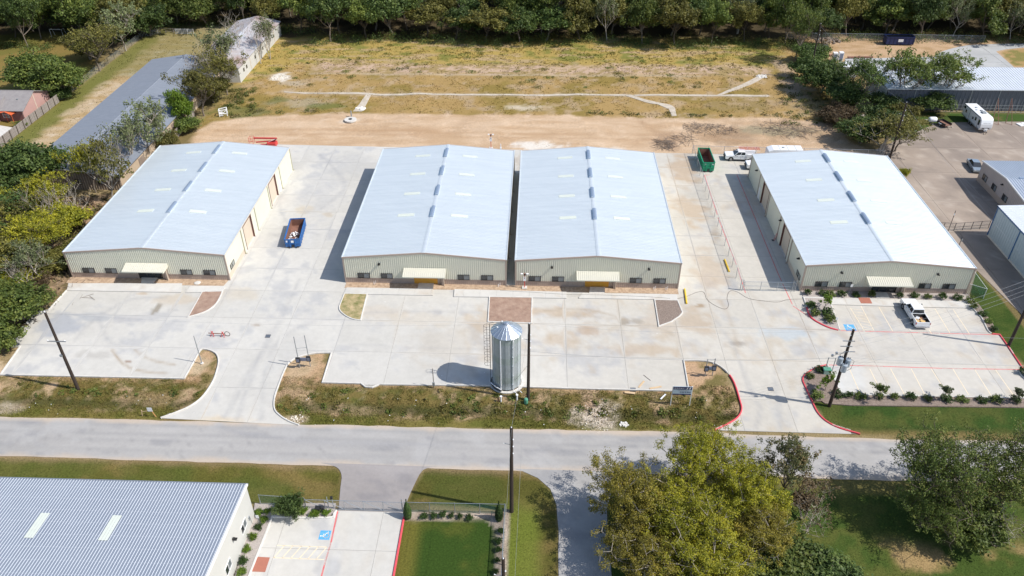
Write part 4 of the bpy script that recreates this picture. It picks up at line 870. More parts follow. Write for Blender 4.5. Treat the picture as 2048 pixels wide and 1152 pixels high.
# house far left
t, w_, l, r = gable('brick_house', 'pink sided house with grey shingle roof behind the wooden fence', 'house', -136, -109.6, 154.9, 165.6, 2.6, 4.7, 'x', M['pink'], M['shingle2'], None, .45, M['red_brick'])
f = window(t, (26.4 - 3.9, -.01, 1.5), (1, 0), (0, -1), 1.3, 1.5, 'white_paint', 1, ('glass2',), .07); m = MB(); m.box(26.4 - 4.55, 26.4 - 3.25, -.09, -.07, 1.47, 1.53); m.build('muntin', M['white_paint'], f)
m = MB(); m.box(26.38, 26.44, 5.0, 5.25, .1, 4.3); m.build('vent_pipe', M['tan_light'], t)
m = MB(); m.box(26.4, 26.45, 0, 10.7, 0, .35); m.build('foundation', M['kerb'], t)
for x, y in ((15, 3), (24.2, 2.6)): m = MB(); z = 2.6 + (y / 5.35) * 2.1; m.box(x, x + .35, y, y + .3, z, z + .3); m.build('roof_vent', M['steel_post'], t)
# small porch wing of the house
m = MB(); m.box(-6, 0, -4.6, 0, 0, 2.5); m.v = [(v[0] + 21.0 - 0, v[1], v[2]) for v in m.v]; m.build('porch_wing', M['red_brick'], t)
m = MB(); m.prism([(-5.1, 2.45), (0.6, 2.45), (3.2, 4.1), (3.0, 4.2), (-5.1, 2.65)], 14.7, 21.4, 'x'); m.build('porch_roof', M['shingle2'], t)
# far right long white roof
t = thing('long_metal_building', 'long building with bright white metal roof and charcoal wall behind the trees on the right', 'building', (75.6, 167.0, 0))
m = MB(); rib_roof(m, (-.3, -.3, 4.95), (1, 0, 0), (0, 11.8, .75), 62, .6, .06); m.build('roof_slope', M['white_roof'], t, fix=False)
m = MB(); corr(m, (0, 0), (1, 0), (0, -1), 61.4, lambda s: 0, lambda s: 4.9, pitch=.9, dep=.06); m.build('front_wall', M['char_wall'], t, fix=False)
m = MB(); m.box(-.02, .2, 0, 11.19, 0, 5.0); m.build('side_wall', M['white_wall'], t)
m = MB(); m.box(0, 61.4, 11.2, 11.4, 0, 5.5); m.build('rear_wall', M['white_wall'], t)
for x in (6, 12, 18, 24, 30, 36): m = MB(); m.box(x, x + .15, -.12, -.06, 0, 4.9); m.build('downspout', M['steel_post'], t)
m = MB(); m.box(-.3, 61.5, -.42, -.3, 4.8, 4.97); m.build('gutter', M['white_roof'], t)
# house-like office in the right yard
t = thing('yard_office', 'low mauve walled office with ribbed grey roof behind the blue trimmed building', 'building', (81.6, 117, 0))
m = MB(); cz = lambda s: 4.0 + .85 * (1 - abs(s - 8.5) / 8.5); corr(m, (0, 0), (0, 1), (-1, 0), 17, lambda s: 1.1, lambda s: cz(s), pitch=.45, dep=.04); m.build('gable_wall', M['mauve_wall'], t, fix=False)
m = MB(); m.box(-.03, .1, 0, 17, 0, 1.1); m.build('wainscot', M['tan'], t)
for ya in (16.9, 0):
    m = MB(); m.box(0, 34, ya, ya + .1, 0, 4.0); m.build('side_wall', M['mauve_wall'], t)
for y0, dy in ((-.2, 8.7), (17.2, -8.7)): m = MB(); rib_roof(m, (-.2, y0, 3.98), (1, 0, 0), (0, dy, .9), 34, .45, .06); m.build('roof_slope', M['office_roof'], t, fix=True)
m = MB(); m.box(-.28, -.2, -.2, 8.5, 0, .01); m.v = []; m.f = []
m.add([(-.28, -.2, 3.85), (-.28, 8.5, 4.75), (-.28, 17.2, 3.85), (-.28, 17.2, 4.08), (-.28, 8.5, 4.98), (-.28, -.2, 4.08), (-.2, -.2, 3.85), (-.2, 8.5, 4.75), (-.2, 17.2, 3.85), (-.2, 17.2, 4.08), (-.2, 8.5, 4.98), (-.2, -.2, 4.08)], [(0, 1, 4, 5), (1, 2, 3, 4), (6, 11, 10, 7), (7, 10, 9, 8), (5, 4, 10, 11), (4, 3, 9, 10)]); m.build('rake_trim', M['white_paint'], t)
for u, v in ((1775, 340), (1836, 400), (1905, 470)):
    y, z = onx(1428 + u / 3.292, 260 + v / 3.292, 81.6); window(t, (0, y - 117, 1.7), (0, -1), (-1, 0), 1.6, 1.1, 'dark_frame', 2, proud=.09)
y, z = onx(1428 + 1903 / 3.292, 260 + 363 / 3.292, 81.6); wall_light(t, (0, y - 117, 3.4), (-1, 0))
m = MB(); m.prism([(.0, 4.84), (.35, 4.84), (.35, 5.1), (0, 5.1)], 8.3, 8.7, 'y'); m.v = [(v[0] + 2, v[1], v[2]) for v in m.v]; m.v = [(v[0] if v[0] < 2.2 else 5.5, v[1], v[2]) for v in m.v]; m.build('ridge_vent', M['vent_metal'], t)

# blue trimmed building
t = thing('blue_trimmed_building', 'pale ribbed building with dark blue trim and white roof at the right edge', 'building', (74.7, 85.0, 0))
m = MB(); corr(m, (0, 0), (0, 1), (-1, 0), 29.3, lambda s: .35, lambda s: 5.5, pitch=.61, dep=.03); m.build('side_wall', M['grey_wall'], t, fix=False)
m = MB(); m.box(-.04, .1, 0, 29.3, 0, .35); m.build('foundation', M['kerb'], t)
m = MB(); corr(m, (0, 29.3), (1, 0), (0, 1), 30, lambda s: 0, lambda s: 5.5 + s * .04, pitch=.61); m.build('rear_wall', M['grey_wall'], t, fix=False)
for s in (0, 7.2, 14.5, 21.8, 29.1): m = MB(); m.box(-.10, .1, s, s + .2, .2, 5.5); m.build('corner_trim', M['blue_trim'], t)
m = MB(); m.box(-.12, .02, -.1, 29.5, 5.35, 5.58); m.box(-.12, 30, 29.3, 29.42, 5.35, 5.58); m.build('eave_trim', M['blue_trim'], t)
m = MB(); rib_roof(m, (-.1, -.1, 5.6), (0, 1, 0), (30, 0, 1.2), 29.6, .6, .06); m.build('roof_slope', M['white_roof'], t, fix=True)
# ================================================================ trees
def tree_geo(seed, H, R, levels=3, kids=(6, 4, 4), leafn=40, leaf=.3, clump=.24, trunk_r=.2, droop=0.0, bare=0.0, spread=1.0, base=.25, lean=(0, 0), multi=1, flat=.75):
    r = np.random.default_rng(seed); segs = []; tips = []
    def grow(p, d, L, rad, lv):
        n = 3; q = [p]; dd = d.copy()
        for i in range(n):
            dd = dd + r.normal(0, .16, 3) + np.array([0, 0, .06 - droop * .1]); dd /= np.linalg.norm(dd); q.append(q[-1] + dd * L / n)
        segs.append((q, rad, rad * .55, lv))
        if lv >= levels: tips.append((q[-1], rad)); tips.append((q[-2], rad)); return
        k = kids[lv]; a0 = r.uniform(0, 6.28)
        for i in range(k):
            az = a0 + 6.283 * i / k + r.normal(0, .35); el = r.uniform(.15, 1.05) if lv == 0 else r.uniform(-.25, .95)
            nd = np.array([math.cos(az) * math.cos(el) * spread, math.sin(az) * math.cos(el) * spread, math.sin(el) + .1])
            nd = nd + dd * (.35 if lv else .15); nd /= np.linalg.norm(nd)
            t = r.uniform(.35, 1.0) if i else 1.0
            s = q[-1] * t + q[-2] * (1 - t) if r.random() < .6 else q[1] * (1 - t) + q[2] * t
            if lv == 0: s = q[0] + (q[-1] - q[0]) * r.uniform(.55, 1)
            grow(s, nd, L * r.uniform(.55, .85) * (1.0 if lv else 1.35), rad * .55, lv + 1)
    for m_ in range(multi):
        a = r.uniform(0, 6.28); off = np.array([math.cos(a), math.sin(a), 0]) * (R * .22 if multi > 1 else 0)
        d0 = np.array([lean[0] + (off[0] / R) * 1.2, lean[1] + (off[1] / R) * 1.2, 1.0]); d0 /= np.linalg.norm(d0); grow(off * .3, d0, H * (base + .12), trunk_r, 0)
    T = np.array([t[0] for t in tips]); hi = T[:, 2].max(); rad = np.quantile(np.hypot(T[:, 0] - T[:, 0].mean() * .5, T[:, 1]), .92)
    S_ = np.array([R * .86 / rad, R * .86 / rad, (H - R * clump * .7) / hi])
    mb = MB()
    for q, ra, rb, lv in segs:
        n = 6 if lv == 0 else (4 if lv == 1 else 3)
        mb.tube([tuple(x * S_) for x in q], ra, n, rb if lv == 0 else rb, caps=False)
    T = T * S_; T = T[T[:, 2] > H * .12]
    if bare: T = T[r.random(len(T)) > bare]
    # leaf clumps round the tips, a few more inside the crown so it closes up
    nl = leafn * len(T); ci = r.integers(0, len(T), nl); cs = R * clump * r.uniform(.6, 1.25, len(T))
    d = r.normal(0, 1, (nl, 3)); d /= np.linalg.norm(d, axis=1)[:, None]; rr = r.random(nl) ** .45
    pos = T[ci] + d * rr[:, None] * cs[ci][:, None] * np.array([1, 1, flat]); pos[:, 2] -= droop * rr * cs[ci] * .6
    k = pos[:, 2] > .15; pos = pos[k]; d = d[k]; nl = len(pos)
    nrm = d * .6 + r.normal(0, .55, (nl, 3)) + np.array([0, 0, .45]); nrm /= np.linalg.norm(nrm, axis=1)[:, None]
    t = np.cross(nrm, r.normal(0, 1, (nl, 3))); t /= np.linalg.norm(t, axis=1)[:, None]; b = np.cross(nrm, t); s = leaf * r.uniform(.6, 1.35, nl)[:, None]
    V = np.concatenate([pos - t * s * .6, pos - b * s * .35, pos + t * s * .6, pos + b * s * .35 + nrm * s * .12], 0)
    i = np.arange(nl); F = np.stack([i, i + nl, i + 2 * nl, i + 3 * nl], 1)
    return mb, V, F
KINDS = {}
M['lf_weed'] = leaf_mat('weed_leaves_olive', (.12, .12, .03), (.20, .18, .045), (.30, .26, .07)); M['lf_weed2'] = leaf_mat('weed_leaves_green', (.09, .12, .03), (.14, .17, .04), (.22, .24, .06))
M['lf_roadside'] = leaf_mat('leaves_roadside', (.065, .105, .022), (.14, .19, .04), (.26, .28, .065))
def kind(name, mats, bark='bark', **kw):
    mb, V, F = tree_geo(**kw); tm = bpy.data.meshes.new('trunk'); tm.from_pydata(mb.v, [], mb.f); tm.materials.append(M[bark])
    for p_ in tm.polygons: p_.use_smooth = True
    cms = []
    for m_ in mats: cms.append(np_mesh('crown', V, F, M[m_]))
    KINDS[name] = (tm, cms, kw['H'], kw['R'])
def plant(kname, mi, x, y, H=None, R=None, label='', cat='tree', name='tree', group=None, rz=None, z=0.0):
    tm, cms, h0, r0 = KINDS[kname]; H = H or h0; R = R or r0
    t = thing(name, label, cat, (x, y, z), rz if rz is not None else random.uniform(0, 6.28), group); t.scale = (R / r0, R / r0, H / h0)
    if tm.polygons: link(bpy.data.objects.new('trunk', tm), t)
    link(bpy.data.objects.new('crown', cms[mi]), t); return t
FM = ['lf_dark', 'lf_mid', 'lf_olive', 'lf_yellow', 'lf_brown']
for s in range(7):
    kind('wood%d' % s, FM, 'dark_bark' if s % 2 else 'bark', seed=100 + s, H=11, R=5.2, levels=3, kids=[(7, 4, 3), (5, 4, 3), (8, 4, 2), (6, 3, 3), (7, 5, 3), (4, 4, 3), (6, 4, 4)][s], leafn=[60, 56, 60, 70, 40, 60, 34][s], leaf=.42, clump=[.30, .24, .34, .26, .28, .22, .26][s], trunk_r=.22, base=.22)
M['lf_grey'] = leaf_mat('leaves_grey_green', (.09, .11, .05), (.17, .20, .09), (.28, .31, .14))
kind('sparse0', ['lf_grey', 'lf_olive', 'lf_brown'], 'pale_bark', seed=21, H=10, R=4.5, levels=3, kids=(6, 4, 4), leafn=10, leaf=.34, clump=.17, trunk_r=.16, base=.35, spread=.8)
kind('sparse1', ['lf_grey', 'lf_olive', 'lf_brown'], 'pale_bark', seed=22, H=10, R=4, levels=4, kids=(4, 3, 3, 3), leafn=5, leaf=.30, clump=.14, trunk_r=.15, base=.4, spread=.7, multi=2)
kind('bare', ['lf_brown'], 'pale_bark', seed=23, H=9, R=4, levels=4, kids=(5, 3, 3, 3), leafn=1, leaf=.2, clump=.1, trunk_r=.15, base=.4, spread=.7, bare=.5)
kind('round0', ['lf_mid', 'lf_dark', 'lf_bright', 'lf_yellow', 'lf_olive'], 'bark', seed=31, H=8, R=4.5, levels=3, kids=(7, 5, 4), leafn=45, leaf=.36, clump=.27, trunk_r=.2)
kind('round1', ['lf_mid', 'lf_dark', 'lf_bright', 'lf_yellow', 'lf_olive'], 'bark', seed=32, H=8, R=4.5, levels=3, kids=(6, 5, 4), leafn=40, leaf=.36, clump=.24, trunk_r=.2, multi=2)
kind('loose', ['lf_mid', 'lf_olive', 'lf_yellow', 'lf_dark'], 'bark', seed=41, H=9, R=5, levels=4, kids=(6, 4, 3, 3), leafn=13, leaf=.26, clump=.13, trunk_r=.2, base=.3)
kind('bushy', ['lf_dark', 'lf_mid', 'lf_yellow', 'lf_olive', 'lf_brown'], 'bark', seed=51, H=4, R=3, levels=2, kids=(9, 5), leafn=70, leaf=.28, clump=.34, trunk_r=.08, multi=2, base=.15)
kind('big0', ['lf_yellow', 'lf_gold'], 'pale_bark', seed=61, H=10.5, R=5, levels=4, kids=(7, 4, 4, 3), leafn=50, leaf=.14, clump=.108, trunk_r=.30, base=.25)
kind('big1', ['lf_yellow', 'lf_gold'], 'pale_bark', seed=62, H=10, R=5, levels=4, kids=(6, 5, 4, 3), leafn=58, leaf=.14, clump=.115, trunk_r=.26, base=.25, multi=1)
kind('big2', ['lf_roadside', 'lf_mid'], 'dark_bark', seed=63, H=11, R=6.0, levels=4, kids=(7, 5, 4, 3), leafn=24, leaf=.16, clump=.095, trunk_r=.30, base=.35)
kind('slender', ['lf_rusty', 'lf_pale', 'lf_mid'], 'bark', seed=64, H=9.5, R=2.9, levels=4, kids=(6, 4, 3, 3), leafn=14, leaf=.17, clump=.12, trunk_r=.14, base=.45, spread=.6)
kind('sapling', ['lf_bright', 'lf_pale', 'lf_mid'], 'bark', seed=71, H=3, R=1.05, levels=3, kids=(5, 3, 2), leafn=11, leaf=.20, clump=.22, trunk_r=.035, base=.4, spread=.7)
kind('shrub2', ['lf_shrub', 'lf_mid', 'lf_bright'], 'bark', seed=83, H=1.0, R=.6, levels=2, kids=(6, 3), leafn=12, leaf=.15, clump=.42, trunk_r=.02, base=.3)
kind('shrub', ['lf_shrub', 'lf_mid', 'lf_bright'], 'bark', seed=81, H=.95, R=.62, levels=1, kids=(9,), leafn=26, leaf=.15, clump=.55, trunk_r=.02, base=.2)
kind('ball', ['lf_shrub', 'lf_bright', 'lf_mid'], 'bark', seed=82, H=.85, R=.55, levels=1, kids=(12,), leafn=30, leaf=.12, clump=.55, trunk_r=.02, base=.25)
# woods behind the field
def wood_front(x):
    if x < -126: return 199
    if x < -110: return 205
    if x < -78: return 219
    if x < -62: return 214
    if x < 60: return 207.5 + 1.5 * math.sin(x * .13)
    if x < 75: return 206
    return 213.5
rnd = random.Random(11); n = 0; WT = {}
secname = [(-999, -78, 'behind the grassy yard at the far left'), (-78, -20, 'behind the left part of the field'), (-20, 25, 'behind the middle of the field'), (25, 66, 'behind the right part of the field'), (66, 999, 'behind the far dirt yard on the right')]
colname = ['dark green', 'mid green', 'olive green', 'yellowish green', 'brownish']
for row in range(9):
    x = -178 + rnd.uniform(0, 4)
    while x < 172:
        yb = wood_front(x) + 3.4 + row * 6.2 + rnd.uniform(-1.6, 1.6)
        if yb < 262:
            ci = rnd.choices(range(5), [5, 5, 3.4, .15 if row < 3 else .7, .15 if row < 3 else .5])[0]; h = rnd.uniform(9, 15.5)
            s_ = [k for a, b, k in secname if a <= x < b][0]
            kn = 'wood%d' % rnd.randrange(7); 
            if row < 3 and rnd.random() < .05: kn = rnd.choice(['bare', 'sparse0', 'sparse1']); ci = 0
            t = plant(kn, ci, x, yb, h, rnd.uniform(3.8, 6.6) if kn[0] == 'w' else 3.8, '', 'tree', 'woodland_tree', 'trees in the wood ' + s_, rnd.uniform(0, 6.28)); n += 1; WT.setdefault((s_, row), []).append((x, t, ci, kn))
        x += rnd.uniform(7.0, 10.5) * (1 if row < 2 else 1.08)
ORD = 'first second third fourth fifth sixth seventh eighth ninth tenth eleventh twelfth thirteenth fourteenth fifteenth sixteenth'.split()
for (s_, row_), l in WT.items():
    for k, (x, t, ci, kn) in enumerate(sorted(l, key=lambda q: q[0])):
        t['label'] = '%s tree, %s from left in %s row of wood %s' % (colname[ci] if kn[0] == 'w' else 'bare grey', ORD[min(k, 15)], 'front' if row_ == 0 else ORD[row_], {-999: 'behind far left yard', -78: 'behind left field', -20: 'behind middle field', 25: 'behind right field', 66: 'behind far dirt yard'}[[a for a, b, q in secname if q == s_][0]])
# understorey along the wood edge
V_ = []; F_ = []
def at(u, v, z=0): return g(u, v, z)
def T(kname, mi, u, v, H, R, label, name='tree', group=None, zc=None, cat='tree', rz=None):
    """u,v: foot of the trunk (or crown centre at height zc)"""
    x, y = g(u, v, zc or 0); return plant(kname, mi, x, y, H, R, label, cat, name, group, rz)
# right-hand belt between field and yards
T('loose', 0, 1590, 122, 14.5, 4.4, 'tall light green tree at the right corner of the field'); T('bushy', 0, 1612, 128, 5, 4, 'dark bush at the foot of the tall light green tree', 'bush', cat='bush')
T('round1', 1, 1640, 185, 8, 5.2, 'dark green tree behind the leaning pole, left of the white container'); T('round0', 1, 1610, 160, 6.5, 4, 'dark green tree just left of the far utility pole')
T('loose', 3, 1708, 222, 12.5, 5.6, 'slim dark tree in front of the left end of the long white roof')
T('round1', 1, 1690, 215, 6, 4.5, 'low dark tree between the field and the gravel yard'); T('loose', 0, 1800, 215, 13.5, 6.2, 'tall airy green tree in front of the long white roof, left of the pair')
T('loose', 0, 1868, 212, 12.5, 6.8, 'wide dark green tree in front of the long white roof, right of the pair'); T('round0', 1, 1850, 218, 5.5, 5, 'low dense tree under the two trees before the long white roof')
T('round1', 1, 1720, 285, 5.5, 4.6, 'dense dark bush at the corner of the rightmost warehouse', 'bush', cat='bush'); T('bushy', 0, 1745, 262, 5.5, 3.8, 'dark shrub left of the forked tree behind the rightmost warehouse', 'bush', cat='bush')
T('sparse1', 1, 1762, 305, 9, 5.6, 'forked half bare tree behind the rightmost warehouse, by the pole'); T('loose', 1, 1790, 303, 7.5, 5, 'olive leaved tree hanging over the yard pole')
T('bushy', 4, 1668, 240, 3.5, 4, 'brownish scrub on the bank right of the field', 'bush', cat='bush'); T('bushy', 3, 1800, 235, 3, 3, 'olive scrub below the airy green tree', 'bush', cat='bush')
T('bushy', 0, 1765, 222, 4, 3.5, 'dark scrub between the slim tree and the airy tree', 'bush', cat='bush'); T('bushy', 2, 1808, 352, 1.7, 1.0, 'small yellowish bush beside the right wall of the rightmost warehouse', 'bush', cat='bush')
# left yard trees
T('round1', 0, 78, 186, 10, 6.2, 'large bright green tree beside the pink house, left of the pair'); T('round0', 0, 134, 188, 9.5, 5.8, 'large green tree beside the fence, right of the pair')
T('loose', 1, 200, 142, 12, 6.8, 'olive tree by the chain link fence of the grassy yard'); T('sparse0', 0, 252, 102, 13.5, 5.6, 'pale green airy tree at the chain link fence'); T('round1', 4, 180, 120, 7, 4.5, 'low olive tree behind the fence, under the tall olive tree')
T('round0', 1, 300, 72, 9, 5.5, 'dark green tree at the far corner of the grassy yard'); T('bushy', 0, 122, 200, 2.6, 2.2, 'dark bush behind the end of the wooden fence', 'bush', cat='bush')
T('round1', 1, 160, 70, 9, 6, 'dark tree behind the white goal frame')
# along the long building
T('sparse1', 0, 540, 118, 13, 3.4, 'slender grey tree at the right wall of the rusty roofed shed', rz=0); T('bare', 0, 522, 128, 12, 3.0, 'bare grey tree beside the rusty roofed shed')
T('bare', 0, 425, 195, 12, 4.0, 'bare grey tree standing over the grey roofed building'); T('bare', 0, 478, 130, 13.5, 5.2, 'large bare grey tree in front of the rusty roof', rz=2); T('sparse1', 0, 455, 150, 13.5, 5.2, 'grey leafed tree covering the near end of the rusty roofed shed'); T('bare', 0, 395, 190, 11, 3.8, 'bare tree over the ridge of the grey roofed building', rz=1); T('loose', 1, 455, 190, 10.5, 4.6, 'olive tree between the rusty shed and the field'); T('sparse0', 1, 440, 168, 10, 4.6, 'thin olive tree at the end of the grey roofed building')
T('loose', 1, 408, 232, 11, 5.2, 'wide olive tree beside the grey roofed building'); T('round1', 4, 430, 205, 6.5, 4, 'low olive tree at the edge of the field'); T('round0', 2, 372, 250, 9, 2.7, 'slim bright yellow green tree at the grey roofed building')
T('sparse1', 0, 322, 300, 10.5, 3.2, 'upright pale tree beside the far end of the leftmost warehouse', rz=1.1); T('sparse0', 0, 300, 318, 13, 4.8, 'thin tree with white trunk leaning over the grey roof'); T('sparse1', 0, 268, 340, 12.5, 4.0, 'thin pale tree just behind the leftmost warehouse')
T('sparse0', 1, 225, 405, 13, 4.4, 'tree with pale trunks and olive leaves beside the leftmost warehouse'); T('loose', 2, 192, 385, 10, 3.8, 'yellow green tree in front of the end of the grey roofed building')
T('bare', 0, 250, 372, 10, 3.4, 'bare white trunked tree between grey roof and leftmost warehouse'); T('bushy', 3, 330, 300, 3.6, 2.6, 'olive shrub between the grey roofed building and the leftmost warehouse', 'bush', cat='bush')
T('bushy', 1, 385, 262, 3.2, 2.8, 'green shrub at the edge of the orange dirt yard', 'bush', cat='bush')
# left edge wood
le = [('round0', 1, 22, 400, 11, 7, 'large dark evergreen at the left edge'), ('round1', 1, 75, 385, 10.5, 6, 'dark evergreen below the far end of the dry yard'), ('round0', 1, 15, 460, 8, 6, 'dark tree under the large evergreen at the left edge'), ('loose', 2, 105, 440, 8.5, 4.6, 'yellow green tree with bare branches left of the leftmost warehouse'), ('round1', 3, 130, 470, 6, 4, 'bright yellow green bushy tree by the roof corner of the leftmost warehouse'),
      ('bare', 0, 160, 450, 9, 3.5, 'bare branching tree against the roof of the leftmost warehouse'), ('loose', 2, 60, 520, 8, 4.6, 'yellow green tree in the middle of the left edge'), ('round1', 4, 20, 545, 7.5, 4.4, 'olive leaved tree at the left edge'), ('loose', 2, 108, 512, 6.5, 4.2, 'yellowish tree near the front corner of the leftmost warehouse'), ('round0', 0, 48, 640, 6.5, 4.0, 'green tree beside the left parking lot'), ('round1', 0, 10, 660, 7, 4.6, 'green tree at the left edge beside the parking lot'), ('bushy', 3, 100, 540, 3, 3.0, 'olive bush at the front corner of the leftmost warehouse'), ('bushy', 2, 30, 590, 3.5, 3.4, 'yellow green bush at the left edge'), ('bushy', 4, 75, 585, 2.6, 2.4, 'brown dry bush left of the parking lot'), ('bushy', 1, -10, 700, 3.5, 3, 'green bush at the corner of the left parking lot'),
      ('bare', 0, 112, 470, 10, 4, 'bare grey tree among the yellow green trees at the left'), ('bare', 0, 55, 590, 7, 3.5, 'bare tree above the left parking lot'), ('sparse0', 0, 85, 560, 7.5, 4, 'pale thin tree at the upper left corner of the left parking lot'),
      ('round0', 1, -30, 520, 9, 6, 'dark tree cut by the left edge'), ('loose', 1, 30, 480, 8, 5, 'airy olive tree under the evergreens'), ('bushy', 3, 150, 505, 2.6, 2.2, 'olive bush touching the left wall of the leftmost warehouse')]
for k, mi, u, v, h, r_, lb in le: T(k, mi, u, v, h, r_, lb, 'tree' if k != 'bushy' else 'bush', cat='tree' if k != 'bushy' else 'bush')
# near trees, lower right
nt = [('big0', 0, 1405, 935, 10.5, 4.7, 'yellow green tree forming the top of the lower right clump'), ('big1', 1, 1265, 1000, 9.5, 4.6, 'yellow green tree at the left side of the lower right clump'), ('big1', 0, 1495, 985, 9, 4.4, 'yellow green tree at the upper right of the lower right clump'), ('big0', 0, 1395, 1030, 9, 5.2, 'yellow green tree in the centre of the lower right clump'), ('big0', 1, 1300, 1105, 7.2, 4.8, 'yellow green tree at the bottom left of the lower right clump'), ('big1', 0, 1430, 1115, 7.2, 5.2, 'yellow green tree at the bottom middle of the lower right clump'), ('big1', 1, 1530, 1065, 7, 4.2, 'yellow green tree at the right side of the lower right clump')]
for k, mi, u, v, h, r_, lb in nt: x, y = g(u, v, h * .55); plant(k, mi, x, y, h, r_, lb, 'tree', 'tree', 'yellow green trees of the lower right clump')
for k, mi, u, v, h, r_, lb in [('slender', 0, 1585, 935, 10.5, 3.1, 'slender tree with rusty tips standing over the road'), ('big2', 0, 1900, 925, 12.0, 6.0, 'large green tree over the road at the lower right'), ('big2', 0, 2020, 945, 12, 5.6, 'green tree right of the large green tree, at the right edge'), ('big2', 0, 1865, 1005, 7.0, 4.0, 'lower green tree in front of the large green tree'), ('round1', 0, 1940, 1035, 5, 3.6, 'dark green undergrowth tree below the large green tree'), ('round1', 0, 1560, 1140, 4.5, 4.5, 'dark green bush at the bottom edge right of the clump'), ('round1', 1, 1640, 1160, 4, 4, 'dark green bush at the bottom edge, farther right'), ('bare', 0, 1620, 1040, 5, 2.6, 'bare twiggy tree between the clump and the large green tree'), ('sparse1', 2, 1615, 1000, 5.5, 3, 'thin grey green tree right of the clump'), ('bare', 0, 2010, 1050, 6, 3.5, 'bare purple grey tree at the right edge')]:
    x, y = g(u, v, h * .55); plant(k, mi, x, y, h, r_, lb)
# saplings and shrubs in the beds
for u, v, h, lb, mi in [(1647, 622, 3.3, 'young tree in the planter at the warehouse corner', 0), (1650, 783, 3.0, 'young tree in the planter left of the transformer pole', 0), (1752, 802, 3.2, 'young tree in the kerb bed, leftmost of the three', 2), (1882, 803, 3.0, 'thin young tree in the kerb bed, middle of the three', 1), (2025, 808, 3.0, 'thin young tree in the kerb bed, rightmost of the three', 1)]: T('sapling', mi, u, v, h, 1.15 if mi != 1 else 1.0, lb, 'young_tree')
ords = ['first', 'second', 'third', 'fourth', 'fifth', 'sixth', 'seventh', 'eighth', 'ninth', 'tenth', 'eleventh', 'twelfth']
def row(kn, mi, pts, lab, group, H, R):
    for i, (u, v) in enumerate(pts): T(kn if kn != 'shrub' or i % 3 else 'shrub2', mi if isinstance(mi, int) else mi[i % len(mi)], u, v, H * random.uniform(.7, 1.15), R * random.uniform(.75, 1.1), lab % ords[i], 'shrub', group, cat='shrub')
row('shrub', (0, 0, 1), [(1614, 589), (1644, 591), (1659, 591.5), (1681, 592), (1709, 593), (1741, 594), (1797, 594.5), (1826, 595.5), (1856, 597.5), (1881, 598.5), (1912, 600), (1937, 605)], '%s shrub from the left along the front of the rightmost warehouse', 'shrubs along the front of the rightmost warehouse', 1.05, .68)
row('shrub', (1, 0), [(1944, 617), (1963, 631), (1975, 646), (1988, 662)], '%s shrub from the top in the bed right of the upper parking bays', 'shrubs right of the upper parking bays', .95, .7)
row('shrub', (0, 1), [(1696, 792.5), (1722, 795), (1758, 797), (1789, 799), (1822, 799.5), (1855, 801.5), (1893, 801), (1926, 803), (1960, 804), (1992, 805.5), (2031, 806)], '%s shrub from the left in the long bed by the lower parking bays', 'shrubs in the long kerb bed', 1.05, .72)
row('shrub', (0, 1), [(1619, 614), (1628, 632), (1652, 629), (1659, 646)], '%s shrub from the top in the planter at the warehouse corner', 'shrubs in the corner planter by the warehouse', 1.1, .85)
row('shrub', (0, 1), [(1638, 742), (1619, 757), (1672, 792), (1635, 796)], '%s shrub from the top in the planter by the transformer pole', 'shrubs in the planter by the transformer pole', 1.1, .8)
row('shrub', (0,), [(2046, 747), (2056, 756)], '%s shrub from the top in the small bed cut by the right edge', 'shrubs in the small bed at the right edge', 1.0, .8)
row('ball', (1, 1, 0), [(516, 1030), (527, 1043), (515, 1058), (510, 1077), (497, 1102), (491, 1126), (483, 1146)], '%s clipped shrub from the top beside the white walled building', 'clipped shrubs beside the white walled building', .8, .47)
row('ball', (1,), [(536, 1027), (608, 1029), (630, 1030), (654, 1031)], '%s clipped shrub from the left in the bed inside the sliding gate', 'clipped shrubs inside the sliding gate', .8, .5)
row('ball', (0,), [(848, 1033), (870, 1034), (887, 1034.5), (904, 1035), (922, 1035.5), (941, 1038)], '%s small dark shrub from the left in the bed above the square lawn', 'small dark shrubs above the square lawn', .65, .42)
row('ball', (0,), [(1000, 1066), (998, 1084), (996, 1104), (994, 1125), (993, 1146)], '%s small dark shrub from the top in the bed right of the square lawn', 'small dark shrubs right of the square lawn', .65, .42)
T('bushy', 0, 588, 1026, 3.0, 1.45, 'round dark evergreen at the chain link fence by the sliding gate', 'small_tree')
# columnar evergreens
def column_tree(u, v, label):
    x, y = g(u, v); r = np.random.default_rng(int(u)); t = thing('columnar_evergreen', label, 'evergreen', (x, y, 0), group='columnar evergreens at the square lawn')
    nl = 5200; h = r.random(nl) ** .9; rad = .52 * np.sin(np.clip(h * 1.0 + .12, 0, 1) * math.pi) ** .6 * (1 - .55 * h); a = r.uniform(0, 6.283, nl); q = rad * r.random(nl) ** .35
    pos = np.stack([q * np.cos(a), q * np.sin(a), .08 + h * 2.9], 1); nr = np.stack([np.cos(a), np.sin(a), np.full(nl, .6)], 1) + r.normal(0, .4, (nl, 3)); nr /= np.linalg.norm(nr, axis=1)[:, None]; tt = np.cross(nr, [0, 0, 1.0]); tt /= np.linalg.norm(tt, axis=1)[:, None]; b = np.cross(nr, tt); s = .09
    V = np.concatenate([pos - tt * s * .5, pos + b * s, pos + tt * s * .5, pos - b * s]); i = np.arange(nl)
    link(bpy.data.objects.new('crown', np_mesh('crown', V, np.stack([i, i + nl, i + 2 * nl, i + 3 * nl], 1), M['lf_shrub'])), t); m = MB(); m.tube([(0, 0, 0), (0, 0, 1.2)], .05, 6); m.build('trunk', M['bark'], t)
column_tree(816, 1036, 'tall narrow evergreen at the gate end of the fence'); column_tree(998, 1040, 'tall narrow evergreen at the corner of the square lawn')

